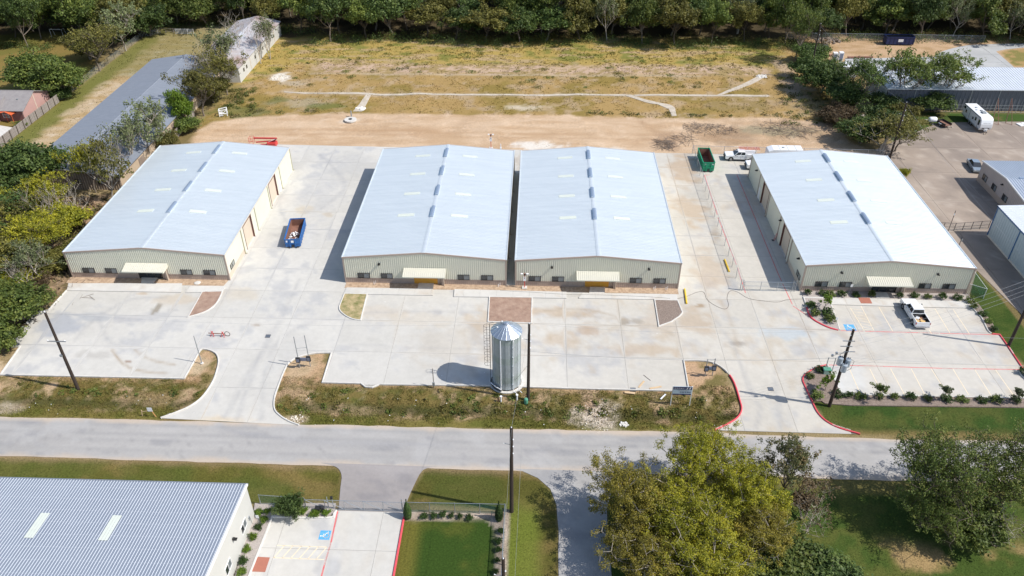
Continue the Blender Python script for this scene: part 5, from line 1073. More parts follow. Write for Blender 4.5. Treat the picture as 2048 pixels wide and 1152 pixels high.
# ================================================================ grass, weeds and brush (nobody could count it)
def blades(name, pts, h, wd, colr, per=3, seed=0, jit=.12, material='blade', lean=.5):
    r = np.random.default_rng(seed); n = len(pts) * per; base = np.repeat(pts, per, 0) + np.column_stack([r.normal(0, jit, (n, 2)), np.zeros(n)]); hh = np.repeat(h, per) * r.uniform(.5, 1.2, n) if np.ndim(h) else h * r.uniform(.5, 1.2, n)
    a = r.uniform(0, 6.283, n); dx = np.column_stack([np.cos(a), np.sin(a), np.zeros(n)]) * (wd * r.uniform(.6, 1.4, n))[:, None]; tip = base + np.column_stack([r.normal(0, lean, n) * hh, r.normal(0, lean, n) * hh, hh])
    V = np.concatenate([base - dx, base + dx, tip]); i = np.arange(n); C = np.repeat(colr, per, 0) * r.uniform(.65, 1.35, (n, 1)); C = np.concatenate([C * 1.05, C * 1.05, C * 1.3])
    o = link(bpy.data.objects.new(name, np_mesh(name, V, np.stack([i, i + n, i + 2 * n], 1), M[material], C))); tag(o, kind='stuff'); return o
M['blade'] = mat('grass_blade', attr=True, rough=.8, scale=3, attr_var=.15, spec=.1)
def scatter(x0, x1, y0, y1, dens, seed, test):
    r = np.random.default_rng(seed); n = int((x1 - x0) * (y1 - y0) * dens); p = np.column_stack([r.uniform(x0, x1, n), r.uniform(y0, y1, n)]); return p[test(p)]
def grassy(name, x0, x1, y0, y1, dens, seed, polys, h, wd, thr=(.35, .6), inset=.15, per=3, green=None, not_in=None):
    def test(p):
        k = np.zeros(len(p), bool)
        for q in polys: k |= sdist(p, q) > inset
        if not_in is not None: k &= sdist(p, not_in) < 0
        return k & (fbm(p, 2.2, seed, 3) + np.random.default_rng(seed + 1).normal(0, .08, len(p)) > thr[0])
    p = scatter(x0, x1, y0, y1, dens, seed, test); 
    if not len(p): return
    c, _ = paint_ground(p); n = fbm(p, 1.7, seed + 5, 3)
    gcol = green if green is not None else (.06, .085, .02)
    c = lerp(c, gcol, .55 * sm(n, .4, .6)); lum = c.mean(1); c = np.where(lum[:, None] > .26, c * .75, c)
    blades(name, np.column_stack([p, height(p) - .02]), h * (.6 + .8 * n), wd, c, per, seed)
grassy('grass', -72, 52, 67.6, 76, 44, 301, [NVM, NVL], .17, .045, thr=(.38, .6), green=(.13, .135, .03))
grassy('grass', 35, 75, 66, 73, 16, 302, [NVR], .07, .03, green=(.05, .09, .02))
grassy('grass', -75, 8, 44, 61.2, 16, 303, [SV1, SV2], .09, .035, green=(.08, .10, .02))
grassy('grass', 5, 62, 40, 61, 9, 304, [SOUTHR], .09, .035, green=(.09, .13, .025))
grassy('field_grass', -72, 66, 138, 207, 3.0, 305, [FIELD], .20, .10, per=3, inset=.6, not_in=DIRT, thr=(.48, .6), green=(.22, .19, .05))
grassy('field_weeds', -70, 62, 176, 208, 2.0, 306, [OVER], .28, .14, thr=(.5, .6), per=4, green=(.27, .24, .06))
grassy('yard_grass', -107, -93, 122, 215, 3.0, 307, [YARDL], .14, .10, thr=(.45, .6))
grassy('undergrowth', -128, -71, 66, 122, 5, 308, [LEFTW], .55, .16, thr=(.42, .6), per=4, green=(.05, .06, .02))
# weed clumps in the field and along the verge: low leafy mounds
def mounds(name, centres, mats, seed):
    r = np.random.default_rng(seed); P_ = []; 
    for (x, y, rad, h) in centres:
        k = int(70 * max(.3, rad)); d = r.normal(0, 1, (k, 3)); d /= np.linalg.norm(d, axis=1)[:, None]; d[:, 2] = np.abs(d[:, 2]); q = d * (r.random(k) ** .4)[:, None] * np.array([rad, rad, h]); q[:, 0] += x; q[:, 1] += y; P_.append(q)
    pos = np.concatenate(P_); pos[:, 2] += height(pos[:, :2]); n = len(pos); nr = r.normal(0, .6, (n, 3)) + np.array([0, 0, .6]); nr /= np.linalg.norm(nr, axis=1)[:, None]; t = np.cross(nr, r.normal(0, 1, (n, 3))); t /= np.linalg.norm(t, axis=1)[:, None]; b = np.cross(nr, t); s = r.uniform(.12, .30, n)[:, None]
    V = np.concatenate([pos - t * s * .6, pos - b * s * .4, pos + t * s * .6, pos + b * s * .4]); i = np.arange(n)
    o = link(bpy.data.objects.new(name, np_mesh(name, V, np.stack([i, i + n, i + 2 * n, i + 3 * n], 1), M[mats]))); tag(o, kind='stuff')
r = np.random.default_rng(5)
cs = [(x, y, r.uniform(.5, 1.9), r.uniform(.3, .95)) for x, y in zip(r.uniform(-64, 58, 260), r.uniform(177, 206, 260)) if fbm(np.array([[x, y]]), 9, 21, 2)[0] > .46]
mounds('weeds', [(a, b, c * .8, d * .55) for a, b, c, d in cs[::4]], 'lf_weed', 1); mounds('weeds', [(a, b, c * .8, d * .5) for a, b, c, d in cs[1::4]], 'lf_weed2', 2)
cs = [(*g(u, v), r.uniform(.5, 1.3), r.uniform(.4, .9)) for u, v in [(1180, 226), (1190, 227), (1205, 228), (1222, 227), (1248, 228), (1262, 229), (1275, 229), (1335, 228), (1385, 230), (1398, 231), (1410, 230), (1445, 231), (1460, 232), (1530, 231), (1555, 233), (785, 138), (800, 137), (812, 136), (700, 120), (720, 118), (1420, 122), (1430, 120), (1380, 118), (1500, 130), (1515, 132), (630, 222), (615, 221), (520, 220), (560, 225), (470, 232), (450, 215), (480, 205), (492, 190), (470, 198), (1650, 215), (1640, 225), (1660, 232), (1585, 195), (1600, 205)] + [(450 + 60 * r.random(), 180 + 50 * r.random()) for _ in range(40)] + [(1560 + 90 * r.random(), 140 + 110 * r.random()) for _ in range(50)]]
mounds('weeds', cs[::2], 'lf_mid', 4); mounds('weeds', cs[1::2], 'lf_olive', 6)
cs = [(x, 70.6 + r.normal(0, .55), r.uniform(.3, .8), r.uniform(.15, .4)) for x in r.uniform(-33, 22, 60)] + [(x, 72.6 + r.normal(0, .7), r.uniform(.3, .8), r.uniform(.15, .4)) for x in r.uniform(-30, 22, 34)] + [(x, 72.0 + r.normal(0, .6), r.uniform(.3, .8), r.uniform(.15, .35)) for x in r.uniform(-68, -42, 26)]
cs = [c for c in cs if max(sdist(np.array([c[:2]]), NVM)[0], sdist(np.array([c[:2]]), NVL)[0]) > .5]
mounds('verge_weeds', cs[::2], 'lf_weed', 7); mounds('verge_weeds', cs[1::2], 'lf_mid', 8)
# undergrowth of the wood edge
cs = []
for x in np.arange(-178, 170, 1.3):
    for k in range(2): cs.append((x + r.normal(0, .7), wood_front(x) + r.uniform(-.8, 4) + k * 3, r.uniform(1.2, 2.4), r.uniform(1.0, 3.0)))
mounds('undergrowth', cs[::2], 'lf_dark', 9); mounds('undergrowth', cs[1::2], 'lf_olive', 10)
# heaps of dry brush
def brush(name, u, v, rx, ry, h, n, seed, label=None):
    r = np.random.default_rng(seed); x, y = g(u, v); m = MB()
    for _ in range(n):
        a = r.uniform(0, 6.28); q = math.sqrt(r.random()); px, py = x + rx * q * math.cos(a), y + ry * q * math.sin(a); d = r.uniform(0, 6.28); L = r.uniform(.6, 2.2); z = h * (1 - q) * r.random() + .03
        m.tube([(px, py, z), (px + L * math.cos(d), py + L * math.sin(d), max(.03, z + r.normal(0, .25)))], .03, 3, caps=False)
    o = m.build(name, M['twig'], fix=False); tag(o, kind='stuff')
brush('brush_heap', 1418, 258, 5.5, 2.6, .5, 190, 1); brush('brush_heap', 1575, 258, 6, 4.0, .6, 260, 2); brush('brush_heap', 1328, 290, 1.8, 2.4, .7, 150, 3); brush('brush_heap', 1365, 277, 2.5, 2.0, .2, 60, 4); brush('dead_branches', 60, 590, 9, 9, .4, 200, 5); brush('dead_branches', 110, 520, 6, 5, .8, 160, 6)
# ================================================================ poles and wires
def pole(x, y, H, label, r0=.22, r1=.145, extras=None):
    t = thing('utility_pole', label, 'utility pole', (x, y, 0)); m = MB(); m.tube([(0, 0, -.5), (0, 0, H)], r0, 10, r1); m.build('pole_shaft', M['pole_wood'], t)
    if extras: extras(t, H)
    return t
def insul(t, p):
    m = MB(); m.lathe([(.03, 0), (.07, .03), (.04, .07), (.07, .10), (.04, .15), (.02, .2)], p, 8); m.build('insulator', M['plastic_white'], t)
def armA(t, H):
    m = MB(); m.box(-1.15, 1.15, -.17, -.10, H - 4.4, H - 4.28); a = m.build('crossarm', M['galv'], t)
    for x in (-1.05, 1.05): insul(t, (x, -.13, H - 4.28))
    insul(t, (0, 0, H - .02)); m = MB(); m.box(-.3, 0, -.3, -.12, H - 6.7, H - 6.4); m.build('bracket', M['galv'], t)
def armB(t, H):
    for z, s in ((H - .05, 0), (H - 1.6, .18), (H - 2.6, .18), (H - 3.6, .18)): insul(t, (s, -.12 if s else 0, z))
    m = MB(); m.tube([(-.15, 0, H - 2.4), (-.8, 0, H - 2.2)], .03, 5); m.build('bracket', M['galv'], t)
def armC(t, H):
    for z, s in ((H - .05, 0), (H - .9, -.2), (H - 1.6, .2), (H - 2.5, -.25), (H - 3.3, .22)): insul(t, (s, -.1 if s else 0, z))
    for z, x0, x1 in ((H - 1.7, -.9, .5), (H - 2.5, -1.0, .4), (H - 3.3, -.4, .9)): m = MB(); m.box(x0, x1, -.17, -.11, z, z + .09); m.build('crossarm', M['galv'], t)
    for x in (-1.2, -1.6): m = MB(); m.box(x - .12, x + .12, -.25, -.05, H - 3.6 + (x + 1.2), H - 3.35 + (x + 1.2)); m.tube([(x, -.15, H - 3.5 + (x + 1.2)), (-.1, -.15, H - 3.4)], .025, 4); m.build('cutout', M['galv'], t)
    for x, y, z in ((-.47, -.05, H - 5.3), (.47, -.10, H - 5.5), (.05, -.50, H - 6.0)):
        m = MB(); m.lathe([(.33, 0), (.34, .05), (.34, .98), (.31, 1.05), (.05, 1.09)], (x, y, z), 14); tr = m.build('transformer', M['trans'], t)
        m = MB(); m.tube([(x - .1, y, z + 1.05), (x - .1, y, z + 1.35)], .045, 6); m.tube([(x + .12, y, z + 1.05), (x + .12, y, z + 1.3)], .045, 6); m.build('bushing', M['dark_steel'], tr)
    m = MB(); m.tube([(-.5, -.1, H - 4.1), (-.9, -.3, H - 3.7), (-.2, -.1, H - 3.2)], .02, 4); m.tube([(.5, -.25, H - 4.2), (1.1, -.3, H - 4.6), (1.0, -.2, H - 5.9), (.1, -.1, H - 6.6)], .02, 4); m.build('lead_wire', M['black'], t)
M['trans'] = mat('grey_transformer', (.42, .48, .53), .35, .3)
PL = [pole(-58.0, 72.66, 12.36, 'leaning looking dark pole at the left verge with a metal crossarm', extras=armA), pole(-.57, 72.65, 12.1, 'dark wooden pole in the verge just right of the silo', extras=armB), pole(36.87, 72.77, 12.2, 'dark pole with three grey transformers beside the red kerbed drive', extras=armC), pole(-2.04, 55.3, 12.7, 'dark pole standing in the lawn corner south of the road', .23, .16, extras=armB),
      pole(64.6, 85.3, 12.2, 'dark pole behind the red kerb at the right edge'), pole(68.65, 142.5, 11.6, 'dark pole behind the rightmost warehouse beside the yard', extras=armB), pole(64.8, 186.1, 12.8, 'dark pole among the bushes right of the field', extras=armB), pole(-2.2, 40.5, 12.4, 'pole at the bottom edge of which only the top shows', extras=armB)]
PL[0]['label'] = 'dark wooden pole with metal crossarm at the left verge'
def wire(pts, sag=.8, r=.012, label='thin overhead wire', name='overhead_wire', group='overhead wires'):
    m = MB()
    for a, b in zip(pts[:-1], pts[1:]):
        a, b = Vector(a), Vector(b); q = [a + (b - a) * k / 12 - Vector((0, 0, sag * 4 * (k / 12) * (1 - k / 12))) for k in range(13)]; m.tube(q, r, 3, caps=False)
    o = m.build(name, M['wire'], fix=False); tag(o, label, 'wire', group); return o
M['wire'] = mat('weathered_wire', (.30, .31, .32), .5, .5)
LX = lambda h: [(-140, 72.6, h), (-58, 72.6, h), (-.57, 72.6, h), (36.87, 72.7, h), (96, 72.9, h)]
wire(LX(12.25)[1:], 1.0, .008, label='topmost overhead wire along the verge poles'); wire(LX(8.0)[2:], .9, .02, label='lowest and thickest overhead cable along the verge poles')
for k, zz in enumerate((12.0, 11.1, 10.2, 9.4)): wire([(36.87, 72.7, zz), (64.6, 85.3, zz - .1), (110, 106, zz)], .7, label='%s of the four pale wires crossing the right edge' % ['topmost', 'second', 'third', 'lowest'][k], group='wires at the right edge')
wire([(-.57, 72.6, 12.0), (-2.04, 55.3, 12.6), (-2.2, 40.5, 12.3)], .3, label='wire running from the silo pole to the bottom edge'); wire([(-1.0, 55.3, 11.0), (-1.2, 40.5, 10.8), (-1.2, 20, 10.8)], .3, label='wire right of the near pole, running to the bottom edge')
wire([(64.6, 85.3, 11.5), (68.65, 142.5, 11.2), (64.8, 186.1, 12.3)], .8, label='wire over the yard between the poles behind the right warehouse')
wire([(-1.4, 72.65, 7.2), (-3.2, 74.2, 7.2)][:0] or [(-.57, 72.6, 6.0), (-2.3, 74.6, 1.5)], .1, .02, label='short cable from the pole to the silo')

# ================================================================ grain silo
def silo():
    x, y = -3.38, 75.9; t = thing('silo', 'corrugated galvanised steel silo with cone roof on the kerb of the middle lot', 'silo', (x, y, 0)); R, H, n = 1.78, 8.5, 40
    m = MB(); m.lathe([(2.3, 0), (2.3, .14), (1.9, .14)], n=32, caps=False); m.quad((0, 0, .13), (.01, 0, .13), (.01, .01, .13), (0, .01, .13)); m.build('base_pad', M['kerb'], t)
    prof = []
    for k in range(8): # eight rings, each finely corrugated
        z0 = .14 + k * 1.045
        for j in range(10): prof += [(R + .012 * (j % 2), z0 + j * .1045)]
    prof.append((R, H))
    for k in range(8):
        pr = prof[k * 10:(k + 1) * 10 + 1]
        m = MB(); m.lathe([(r_ + .004 * (k % 2), z) for r_, z in pr], n=n, caps=False); m.build('ring_panel', M['silo2' if k % 3 == 1 else 'silo'], t, smooth=False)
    # roof: twenty raised-seam wedges
    nw = 20
    for k in range(nw):
        a0, a1 = 6.2832 * k / nw, 6.2832 * (k + 1) / nw; Ro, zo, Ri, zi = 1.97, H - .06, .28, 9.55
        c = lambda a, r_: (r_ * math.cos(a), r_ * math.sin(a)); m = MB(); e = .035
        A, B, C, D = (*c(a0, Ro), zo), (*c(a1, Ro), zo), (*c(a1, Ri), zi), (*c(a0, Ri), zi); m.quad(A, B, C, D)
        up = .07; w_ = .025; m.add([(*c(a0, Ro), zo), (*c(a0 + w_ * 1.2, Ro), zo + .0), (*c(a0 + w_ * 6, Ri), zi), (*c(a0, Ri), zi), (*c(a0 + w_ * .3, Ro), zo + up), (*c(a0 + w_ * .9, Ro), zo + up), (*c(a0 + w_ * 5, Ri), zi + up), (*c(a0 + w_, Ri), zi + up)], [(0, 1, 5, 4), (1, 2, 6, 5), (4, 5, 6, 7), (3, 0, 4, 7)])
        m.build('roof_panel', M['silo_roof'], t)
    m = MB(); m.lathe([(.33, 9.45), (.33, 9.62), (.1, 9.72), (.0, 9.73)], n=18, caps=False); m.build('roof_cap', M['silo_roof'], t)
    m = MB(); m.lathe([(.1, 0), (.1, .12)], (-.55, .75, 9.2), 8); m.build('roof_vent', M['plastic_white'], t); m = MB(); m.lathe([(.1, 0), (.1, .12)], (-1.1, -.1, 8.95), 8); m.build('roof_vent', M['plastic_white'], t)
    # two white fill pipes on the near side and stiffener ribs
    for a, r_ in ((-1.92, .075), (-1.08, .06)):
        xx, yy = (R + .16) * math.cos(a), (R + .16) * math.sin(a); m = MB(); m.tube([(xx * .9, yy * .9, 8.15), (xx, yy, 8.3), (xx * 1.02, yy * 1.02, 8.1), (xx * 1.0, yy * 1.0, .1)], r_, 8); m.build('fill_pipe', M['plastic_white'], t)
        for z in (1, 2.5, 4, 5.5, 7): m = MB(); m.cbox((xx * .95, yy * .95, z), (.22, .22, .05)); m.build('pipe_bracket', M['galv'], t)
    for k in range(14):
        a = 6.2832 * k / 14 + .2; xx, yy = (R + .03) * math.cos(a), (R + .03) * math.sin(a); m = MB(); m.tube([(xx, yy, .14), (xx, yy, H - .1)], .025, 4); m.build('stiffener', M['silo'], t)
    # caged ladder on the left
    lx = -R - .28; m = MB(); m.tube([(lx, -.2, 2.2), (lx, -.2, H + .9), (lx + .5, -.2, H + 1.0)], .03, 5); m.tube([(lx, .2, 2.2), (lx, .2, H + .9), (lx + .5, .2, H + 1.0)], .03, 5); l = m.build('ladder', M['dark_steel'], t)
    for k in range(22): m = MB(); m.tube([(lx, -.2, 2.4 + k * .3), (lx, .2, 2.4 + k * .3)], .016, 4, caps=False); m.build('rung', M['dark_steel'], l)
    m = MB(); m.tube([(lx, -.2, .14), (lx, -.2, 2.2)], .03, 5); m.build('ladder_foot', M['dark_steel'], t)
    for k in range(8):
        z = 3.0 + k * .88; m = MB(); q = [(lx - .36 + .38 * math.cos(b), .36 * math.sin(b), z) for b in np.linspace(.5, 5.78, 13)]; m.tube([(lx, .2, z)] + q + [(lx, -.2, z)], .022, 4, caps=False); m.build('cage_hoop', M['dark_steel'], t)
    for b in (1.6, 3.14, 4.7): m = MB(); xx, yy = lx - .36 + .38 * math.cos(b), .36 * math.sin(b); m.tube([(xx, yy, 3.0), (xx, yy, 9.2)], .018, 4); m.build('cage_bar', M['dark_steel'], t)
    m = MB(); m.tube([(-1.9, -.9, .35), (-1.4, -1.6, .35), (-.6, -2.1, .35)], .12, 8); m.tube([(-1.9, -.9, .35), (-2.0, -.2, .3), (-1.9, .3, .5)], .07, 6); m.build('pump_pipe', M['dark_steel'], t)
    m = MB(); m.tube([(-2.0, -.9, .62), (-1.3, -1.7, .62), (-.6, -2.2, .62)], .07, 8); m.build('white_pipe', M['plastic_white'], t)
    for p in ((.9, -2.0), (1.5, -1.7)): m = MB(); m.tube([(p[0], p[1], .1), (p[0] + .3, p[1] - .3, .3), (p[0] + .5, p[1] - .6, .3)], .05, 6); m.build('drain_pipe', M['plastic_white'], t)
M['silo'] = mat('galvanised_silo_wall', (.47, .52, .55), .42, .35, c2=(.39, .44, .46), scale=1.2); M['silo2'] = mat('greenish_silo_wall', (.42, .49, .48), .42, .35, c2=(.35, .41, .40), scale=1.2)
M['silo_roof'] = mat('silo_roof_steel', (.62, .67, .72), .30, .8, c2=(.54, .59, .64), scale=1.2)
silo()

# ================================================================ containers
def rolloff(label, x, y, rz, L, W_, h, material, inner, name='roll_off_dumpster', ribs=8):
    t = thing(name, label, 'dumpster', (x, y, .07), rz); z0 = .22; th = .06
    for nm, a in (('side_panel', (-W_ / 2, -W_ / 2 + th, 0, L)), ('side_panel', (W_ / 2 - th, W_ / 2, 0, L)), ('tailgate', (-W_ / 2 + th, W_ / 2 - th, L - th, L)), ('front_panel', (-W_ / 2 + th, W_ / 2 - th, 0, th))):
        m = MB(); m.box(a[0], a[1], a[2], a[3], z0, z0 + h); m.build(nm, M[material], t)
    m = MB(); m.box(-W_ / 2 + th, W_ / 2 - th, th, L - th, z0, z0 + .07); m.build('floor', M[inner], t)
    for a in ((-W_ / 2 + th, -W_ / 2 + th + .012, th, L - th), (W_ / 2 - th - .012, W_ / 2 - th, th, L - th)): m = MB(); m.box(*a, z0 + .07, z0 + h - .08); m.build('liner', M[inner], t)
    m = MB(); m.box(-W_ / 2 + th + .013, W_ / 2 - th - .013, L - th - .012, L - th, z0 + .07, z0 + h - .08); m.build('liner', M[inner], t)
    for s in (-1, 1):
        m = MB(); x0, x1 = sorted((s * W_ / 2, s * (W_ / 2 + .07))); m.box(x0 - (.05 if s < 0 else 0), x1 + (.05 if s > 0 else 0) , -.02, L + .02, z0 + h, z0 + h + .09); m.build('top_rail', M[material], t)
        for k in range(ribs): yy = .1 + (L - .3) * k / (ribs - 1); m = MB(); m.box(x0, x1, yy, yy + .10, z0, z0 + h); m.build('rib', M[material], t)
        m = MB(); m.box(s * .55 - .06, s * .55 + .06, -.25, L - .1, .06, z0); m.build('skid_rail', M['dark_steel'], t)
        m = MB(); m.lathe([(.11, -.14), (.11, .14)], (s * .75, .0, .14), 10, 'x'); m.build('roller', M['dark_steel'], t)
        m = MB(); m.lathe([(.11, -.14), (.11, .14)], (s * .75, L - .3, .13), 10, 'x'); m.build('roller', M['dark_steel'], t)
    for y0 in (-.05, L - .03): m = MB(); m.box(-W_ / 2, W_ / 2, y0, y0 + .08, z0 + h, z0 + h + .09); m.build('top_rail', M[material], t)
    m = MB(); m.box(-W_ / 2, W_ / 2, -.07, 0, z0 + h * .42, z0 + h * .52); m.build('front_rib', M[material], t)
    for xx in (-.5, .38): m = MB(); m.box(xx, xx + .12, -.12, 0, .08, z0 + h * .95); m.build('hook_post', M[material], t)
    m = MB(); m.box(-.2, .2, -.16, -.121, .3, .62); m.build('hook_plate', M['black'], t)
    return t
bb = rolloff('open blue dumpster with pale debris in it on the concrete yard', -39.2, 106.75, math.radians(6.5), 6.6, 2.35, 1.35, 'blue_bin', 'rust')
for s, u in (('l', -.95),): m = MB(); m.box(-1.02, -.78, -.006, -.001, 1.05, 1.38); m.build('logo_plate', M['plastic_white'], bb)
m = MB(); m.box(-.22, .22, -.08, -.071, 1.0, 1.40); m.build('logo_plate', M['plastic_white'], bb)
gb = rolloff('open green dumpster inside the corner of the alley fence', 32.3, 135.7, 0, 6.3, 2.1, 1.7, 'green_bin', 'rust')
for xx in (-.8, .55):
    c = bpy.data.curves.new('lettering', 'FONT'); c.body = '31' if xx < 0 else '96'; c.size = .38; c.extrude = .004; tx = bpy.data.objects.new('lettering', c); c.materials.append(M['plastic_white']); link(tx, gb); tx.location = (xx, -.01, 1.45); tx.rotation_euler = (math.pi / 2, 0, 0)
nb = rolloff('navy blue dumpster against the wood at the far right', 98.5, 211.4, math.radians(90), 7.3, 2.2, 1.9, 'navy_bin', 'black')
m = MB(); m.box(-1.185, -1.17, 2.9, 4.2, .9, 1.6); m.build('sign_plate', M['plastic_white'], nb)
# debris in the blue dumpster
r2 = random.Random(4)
dbl = thing('debris_pile', 'heap of white plastic scraps in the blue dumpster', 'debris', (-39.25, 107.0, .36), math.radians(6.5))
for k in range(46):
    m = MB(); L = r2.uniform(.25, .75); m.box(-L / 2, L / 2, -r2.uniform(.05, .14), r2.uniform(.05, .14), -.03, .03); o = m.build('scrap', M['plastic_white'] if r2.random() < .75 else M['galv'], dbl)
    o.location = (r2.uniform(-.8, .8), .4 + 2.9 * r2.random() ** 1.4, r2.uniform(.05, .55)); o.rotation_euler = (r2.uniform(-.8, .8), r2.uniform(-.8, .8), r2.uniform(0, 3.1))

# ================================================================ vehicles
def wheel(t, x, y, s, R=.40, wd=.27, rim='rim'):
    """axle along x; s side"""
    m = MB(); m.lathe([(R * .62, -wd / 2), (R * .93, -wd / 2), (R, -wd / 3), (R, wd / 3), (R * .93, wd / 2), (R * .62, wd / 2)], (x, y, R), 22, 'x', caps=False); w_ = m.build('wheel', M['tyre'], t)
    m = MB(); m.lathe([(R * .64, -wd * .3 * s), (R * .60, wd * .42 * s), (R * .2, wd * .30 * s), (.02, wd * .36 * s)], (x, y, R), 16, 'x', caps=False); m.build('rim', M[rim], w_)
    for k in range(6):
        a = k * math.pi / 3; m = MB(); m.cbox((0, 0, R * .4), (.03, .07, R * .42)); c, s_ = math.cos(a), math.sin(a); m.v = [(v[0] + x + s * wd * .38, v[1] * c - v[2] * s_ + y, v[1] * s_ + v[2] * c + R) for v in m.v]; m.build('spoke', M[rim], w_)
def pickup(label, x, y, rz, bed='open', L=5.9, name='pickup_truck', cat='pickup truck'):
    """nose towards +y, origin at ground under rear bumper centre"""
    t = thing(name, label, cat, (x, y, .07), rz); W_ = 1.98; hw = W_ / 2; wy = (1.15, 1.15 + 3.65); R = .40
    def arch(y0, z0=.48): return [(y0 + .52 * math.cos(a), z0 - .05 + .50 * math.sin(a)) for a in np.linspace(0, math.pi, 8)]
    bedl = 1.95; cabr, cabf = bedl + .08, 4.15
    # body side profile in (y,z)
    cab = [(cabr, .42), (3.95 - 0, .42)]
    prof = [(cabr, .44)] + [(wy[1] - .53, .44)] + arch(wy[1])[::-1] + [(wy[1] + .53, .44), (L - .12, .44), (L, .62), (L - .01, .98), (L - .1, 1.12), (cabf + .35, 1.22), (cabf, 1.24), (cabr, 1.26)]
    m = MB(); m.prism(prof, -hw, hw, 'x'); m.build('body', M['white_car'], t, bevel=.045)
    # cab greenhouse tapered
    m = MB(); bz, tz = 1.24, 1.90; b0, b1, t0, t1 = cabr + .02, cabf + .12, cabr + .16, cabf - .62; bw, tw = hw - .05, hw - .26
    vs = [(-bw, b0, bz), (bw, b0, bz), (bw, b1, bz), (-bw, b1, bz), (-tw, t0, tz), (tw, t0, tz), (tw, t1, tz), (-tw, t1, tz)]
    m.add(vs, [(3, 2, 1, 0), (4, 5, 6, 7), (0, 1, 5, 4), (1, 2, 6, 5), (2, 3, 7, 6), (3, 0, 4, 7)]); cb = m.build('cab', M['white_car'], t, bevel=.06)
    def lerp3(a, b, k): return tuple(a[i] + (b[i] - a[i]) * k for i in range(3))
    def pane(q, off, nm='window', k0=.12, k1=.88, l0=.06, l1=.94, thick=.012):
        a, b, c, d = q; A = lerp3(lerp3(a, b, l0), lerp3(d, c, l0), k0); B = lerp3(lerp3(a, b, l1), lerp3(d, c, l1), k0); C = lerp3(lerp3(a, b, l1), lerp3(d, c, l1), k1); D = lerp3(lerp3(a, b, l0), lerp3(d, c, l0), k1)
        m = MB(); o = Vector(off); P0 = [Vector(p) for p in (A, B, C, D)]; m.add([p - o * .01 for p in P0] + [p + o * thick for p in P0], [(4, 5, 6, 7), (0, 1, 5, 4), (1, 2, 6, 5), (2, 3, 7, 6), (3, 0, 4, 7)]); return m.build(nm, M['glass'], t)
    pane((vs[2], vs[3], vs[7], vs[6]), (0, .7, .7), 'windscreen', .05, .95, .05, .95); pane((vs[0], vs[1], vs[5], vs[4]), (0, -1, .2), 'rear_window', .12, .88, .06, .94)
    for s, (a, b, c, d) in ((1, (vs[1], vs[2], vs[6], vs[5])), (-1, (vs[0], vs[3], vs[7], vs[4]))):
        pane((a, b, c, d), (s, 0, .35), 'window', .12, .90, .04, .44); pane((a, b, c, d), (s, 0, .35), 'window', .12, .90, .49, .93)
        m = MB(); m.box(min(s * hw, s * (hw + .012)), max(s * hw, s * (hw + .012)), 3.0, 3.02, .5, 1.22); m.build('door_seam', M['black'], t)
        for yy in (2.55, 3.6): m = MB(); m.box(min(s * hw, s * (hw + .03)), max(s * hw, s * (hw + .03)), yy, yy + .2, 1.05, 1.09); m.build('door_handle', M['black'], t)
        m = MB(); m.cbox((s * (hw + .17), cabf - .1, 1.35), (.22, .14, .26)); m.build('mirror', M['black'], t, bevel=.03)
        m = MB(); m.cbox((s * (hw - .22), L - .02, .88), (.36, .08, .22)); m.build('headlight', M['clear_lamp'], t)
    m = MB(); m.box(-.62, .62, L - .02, L + .03, .62, 1.0); m.build('grille', M['black'], t); m = MB(); m.box(-hw + .03, hw - .03, L - .06, L + .10, .42, .60); m.build('bumper', M['dark_steel'], t, bevel=.03)
    m = MB(); m.box(-hw + .05, hw - .05, .35, L - .35, .34, .46); m.build('chassis', M['black'], t)
    if bed == 'open':
        for s in (-1, 1):
            pr = [(0, .46)] + [(wy[0] - .53, .46)] + arch(wy[0])[::-1] + [(wy[0] + .53, .46), (bedl, .46), (bedl, 1.27), (0, 1.27)]
            m = MB(); x0, x1 = sorted((s * hw, s * (hw - .09))); m.prism(pr, x0, x1, 'x'); m.build('bed_side', M['white_car'], t, bevel=.02)
            m = MB(); m.box(min(s * (hw - .10), s * (hw - .12)), max(s * (hw - .10), s * (hw - .12)), .06, bedl, .74, 1.22); m.build('bed_liner', M['black'], t)
            m = MB(); m.box(min(s * (hw - .06), s * (hw + .012)), max(s * (hw - .06), s * (hw + .012)), -.012, .14, .85, 1.18); m.build('tail_lamp', M['red_lamp'], t)
        m = MB(); m.box(-hw + .1, hw - .1, 0, .07, .55, 1.25); m.build('tailgate', M['white_car'], t, bevel=.02); m = MB(); m.box(-hw + .1, hw - .1, .08, bedl, .68, .74); m.build('bed_floor', M['black'], t); m = MB(); m.box(-hw + .1, hw - .1, bedl - .05, bedl, .74, 1.25); m.build('bed_wall', M['black'], t)
        m = MB(); m.box(-hw + .05, hw - .05, -.18, -.01, .42, .56); m.build('bumper', M['rim'], t, bevel=.03)
    else:
        m = MB(); m.box(-hw - .04, hw + .04, 0, bedl + .02, .72, .80); m.build('bed_floor', M['white_car'], t)
        for s in (-1, 1):
            pr = [(0, .52)] + [(wy[0] - .53, .52)] + arch(wy[0])[::-1] + [(wy[0] + .53, .52), (bedl, .52), (bedl, 1.52), (0, 1.52)]
            m = MB(); x0, x1 = sorted((s * (hw + .08), s * (hw - .42))); m.prism(pr, x0, x1, 'x'); m.build('tool_box', M['white_car'], t, bevel=.02)
            for yy in (.1, .72, 1.34): m = MB(); x0, x1 = sorted((s * (hw + .08), s * (hw + .09))); m.box(x0, x1, yy, yy + .5, .95 if yy == .72 else .62, 1.46); m.build('locker_door', M['white_paint'], t)
        # ladder rack with red ladders
        m = MB()
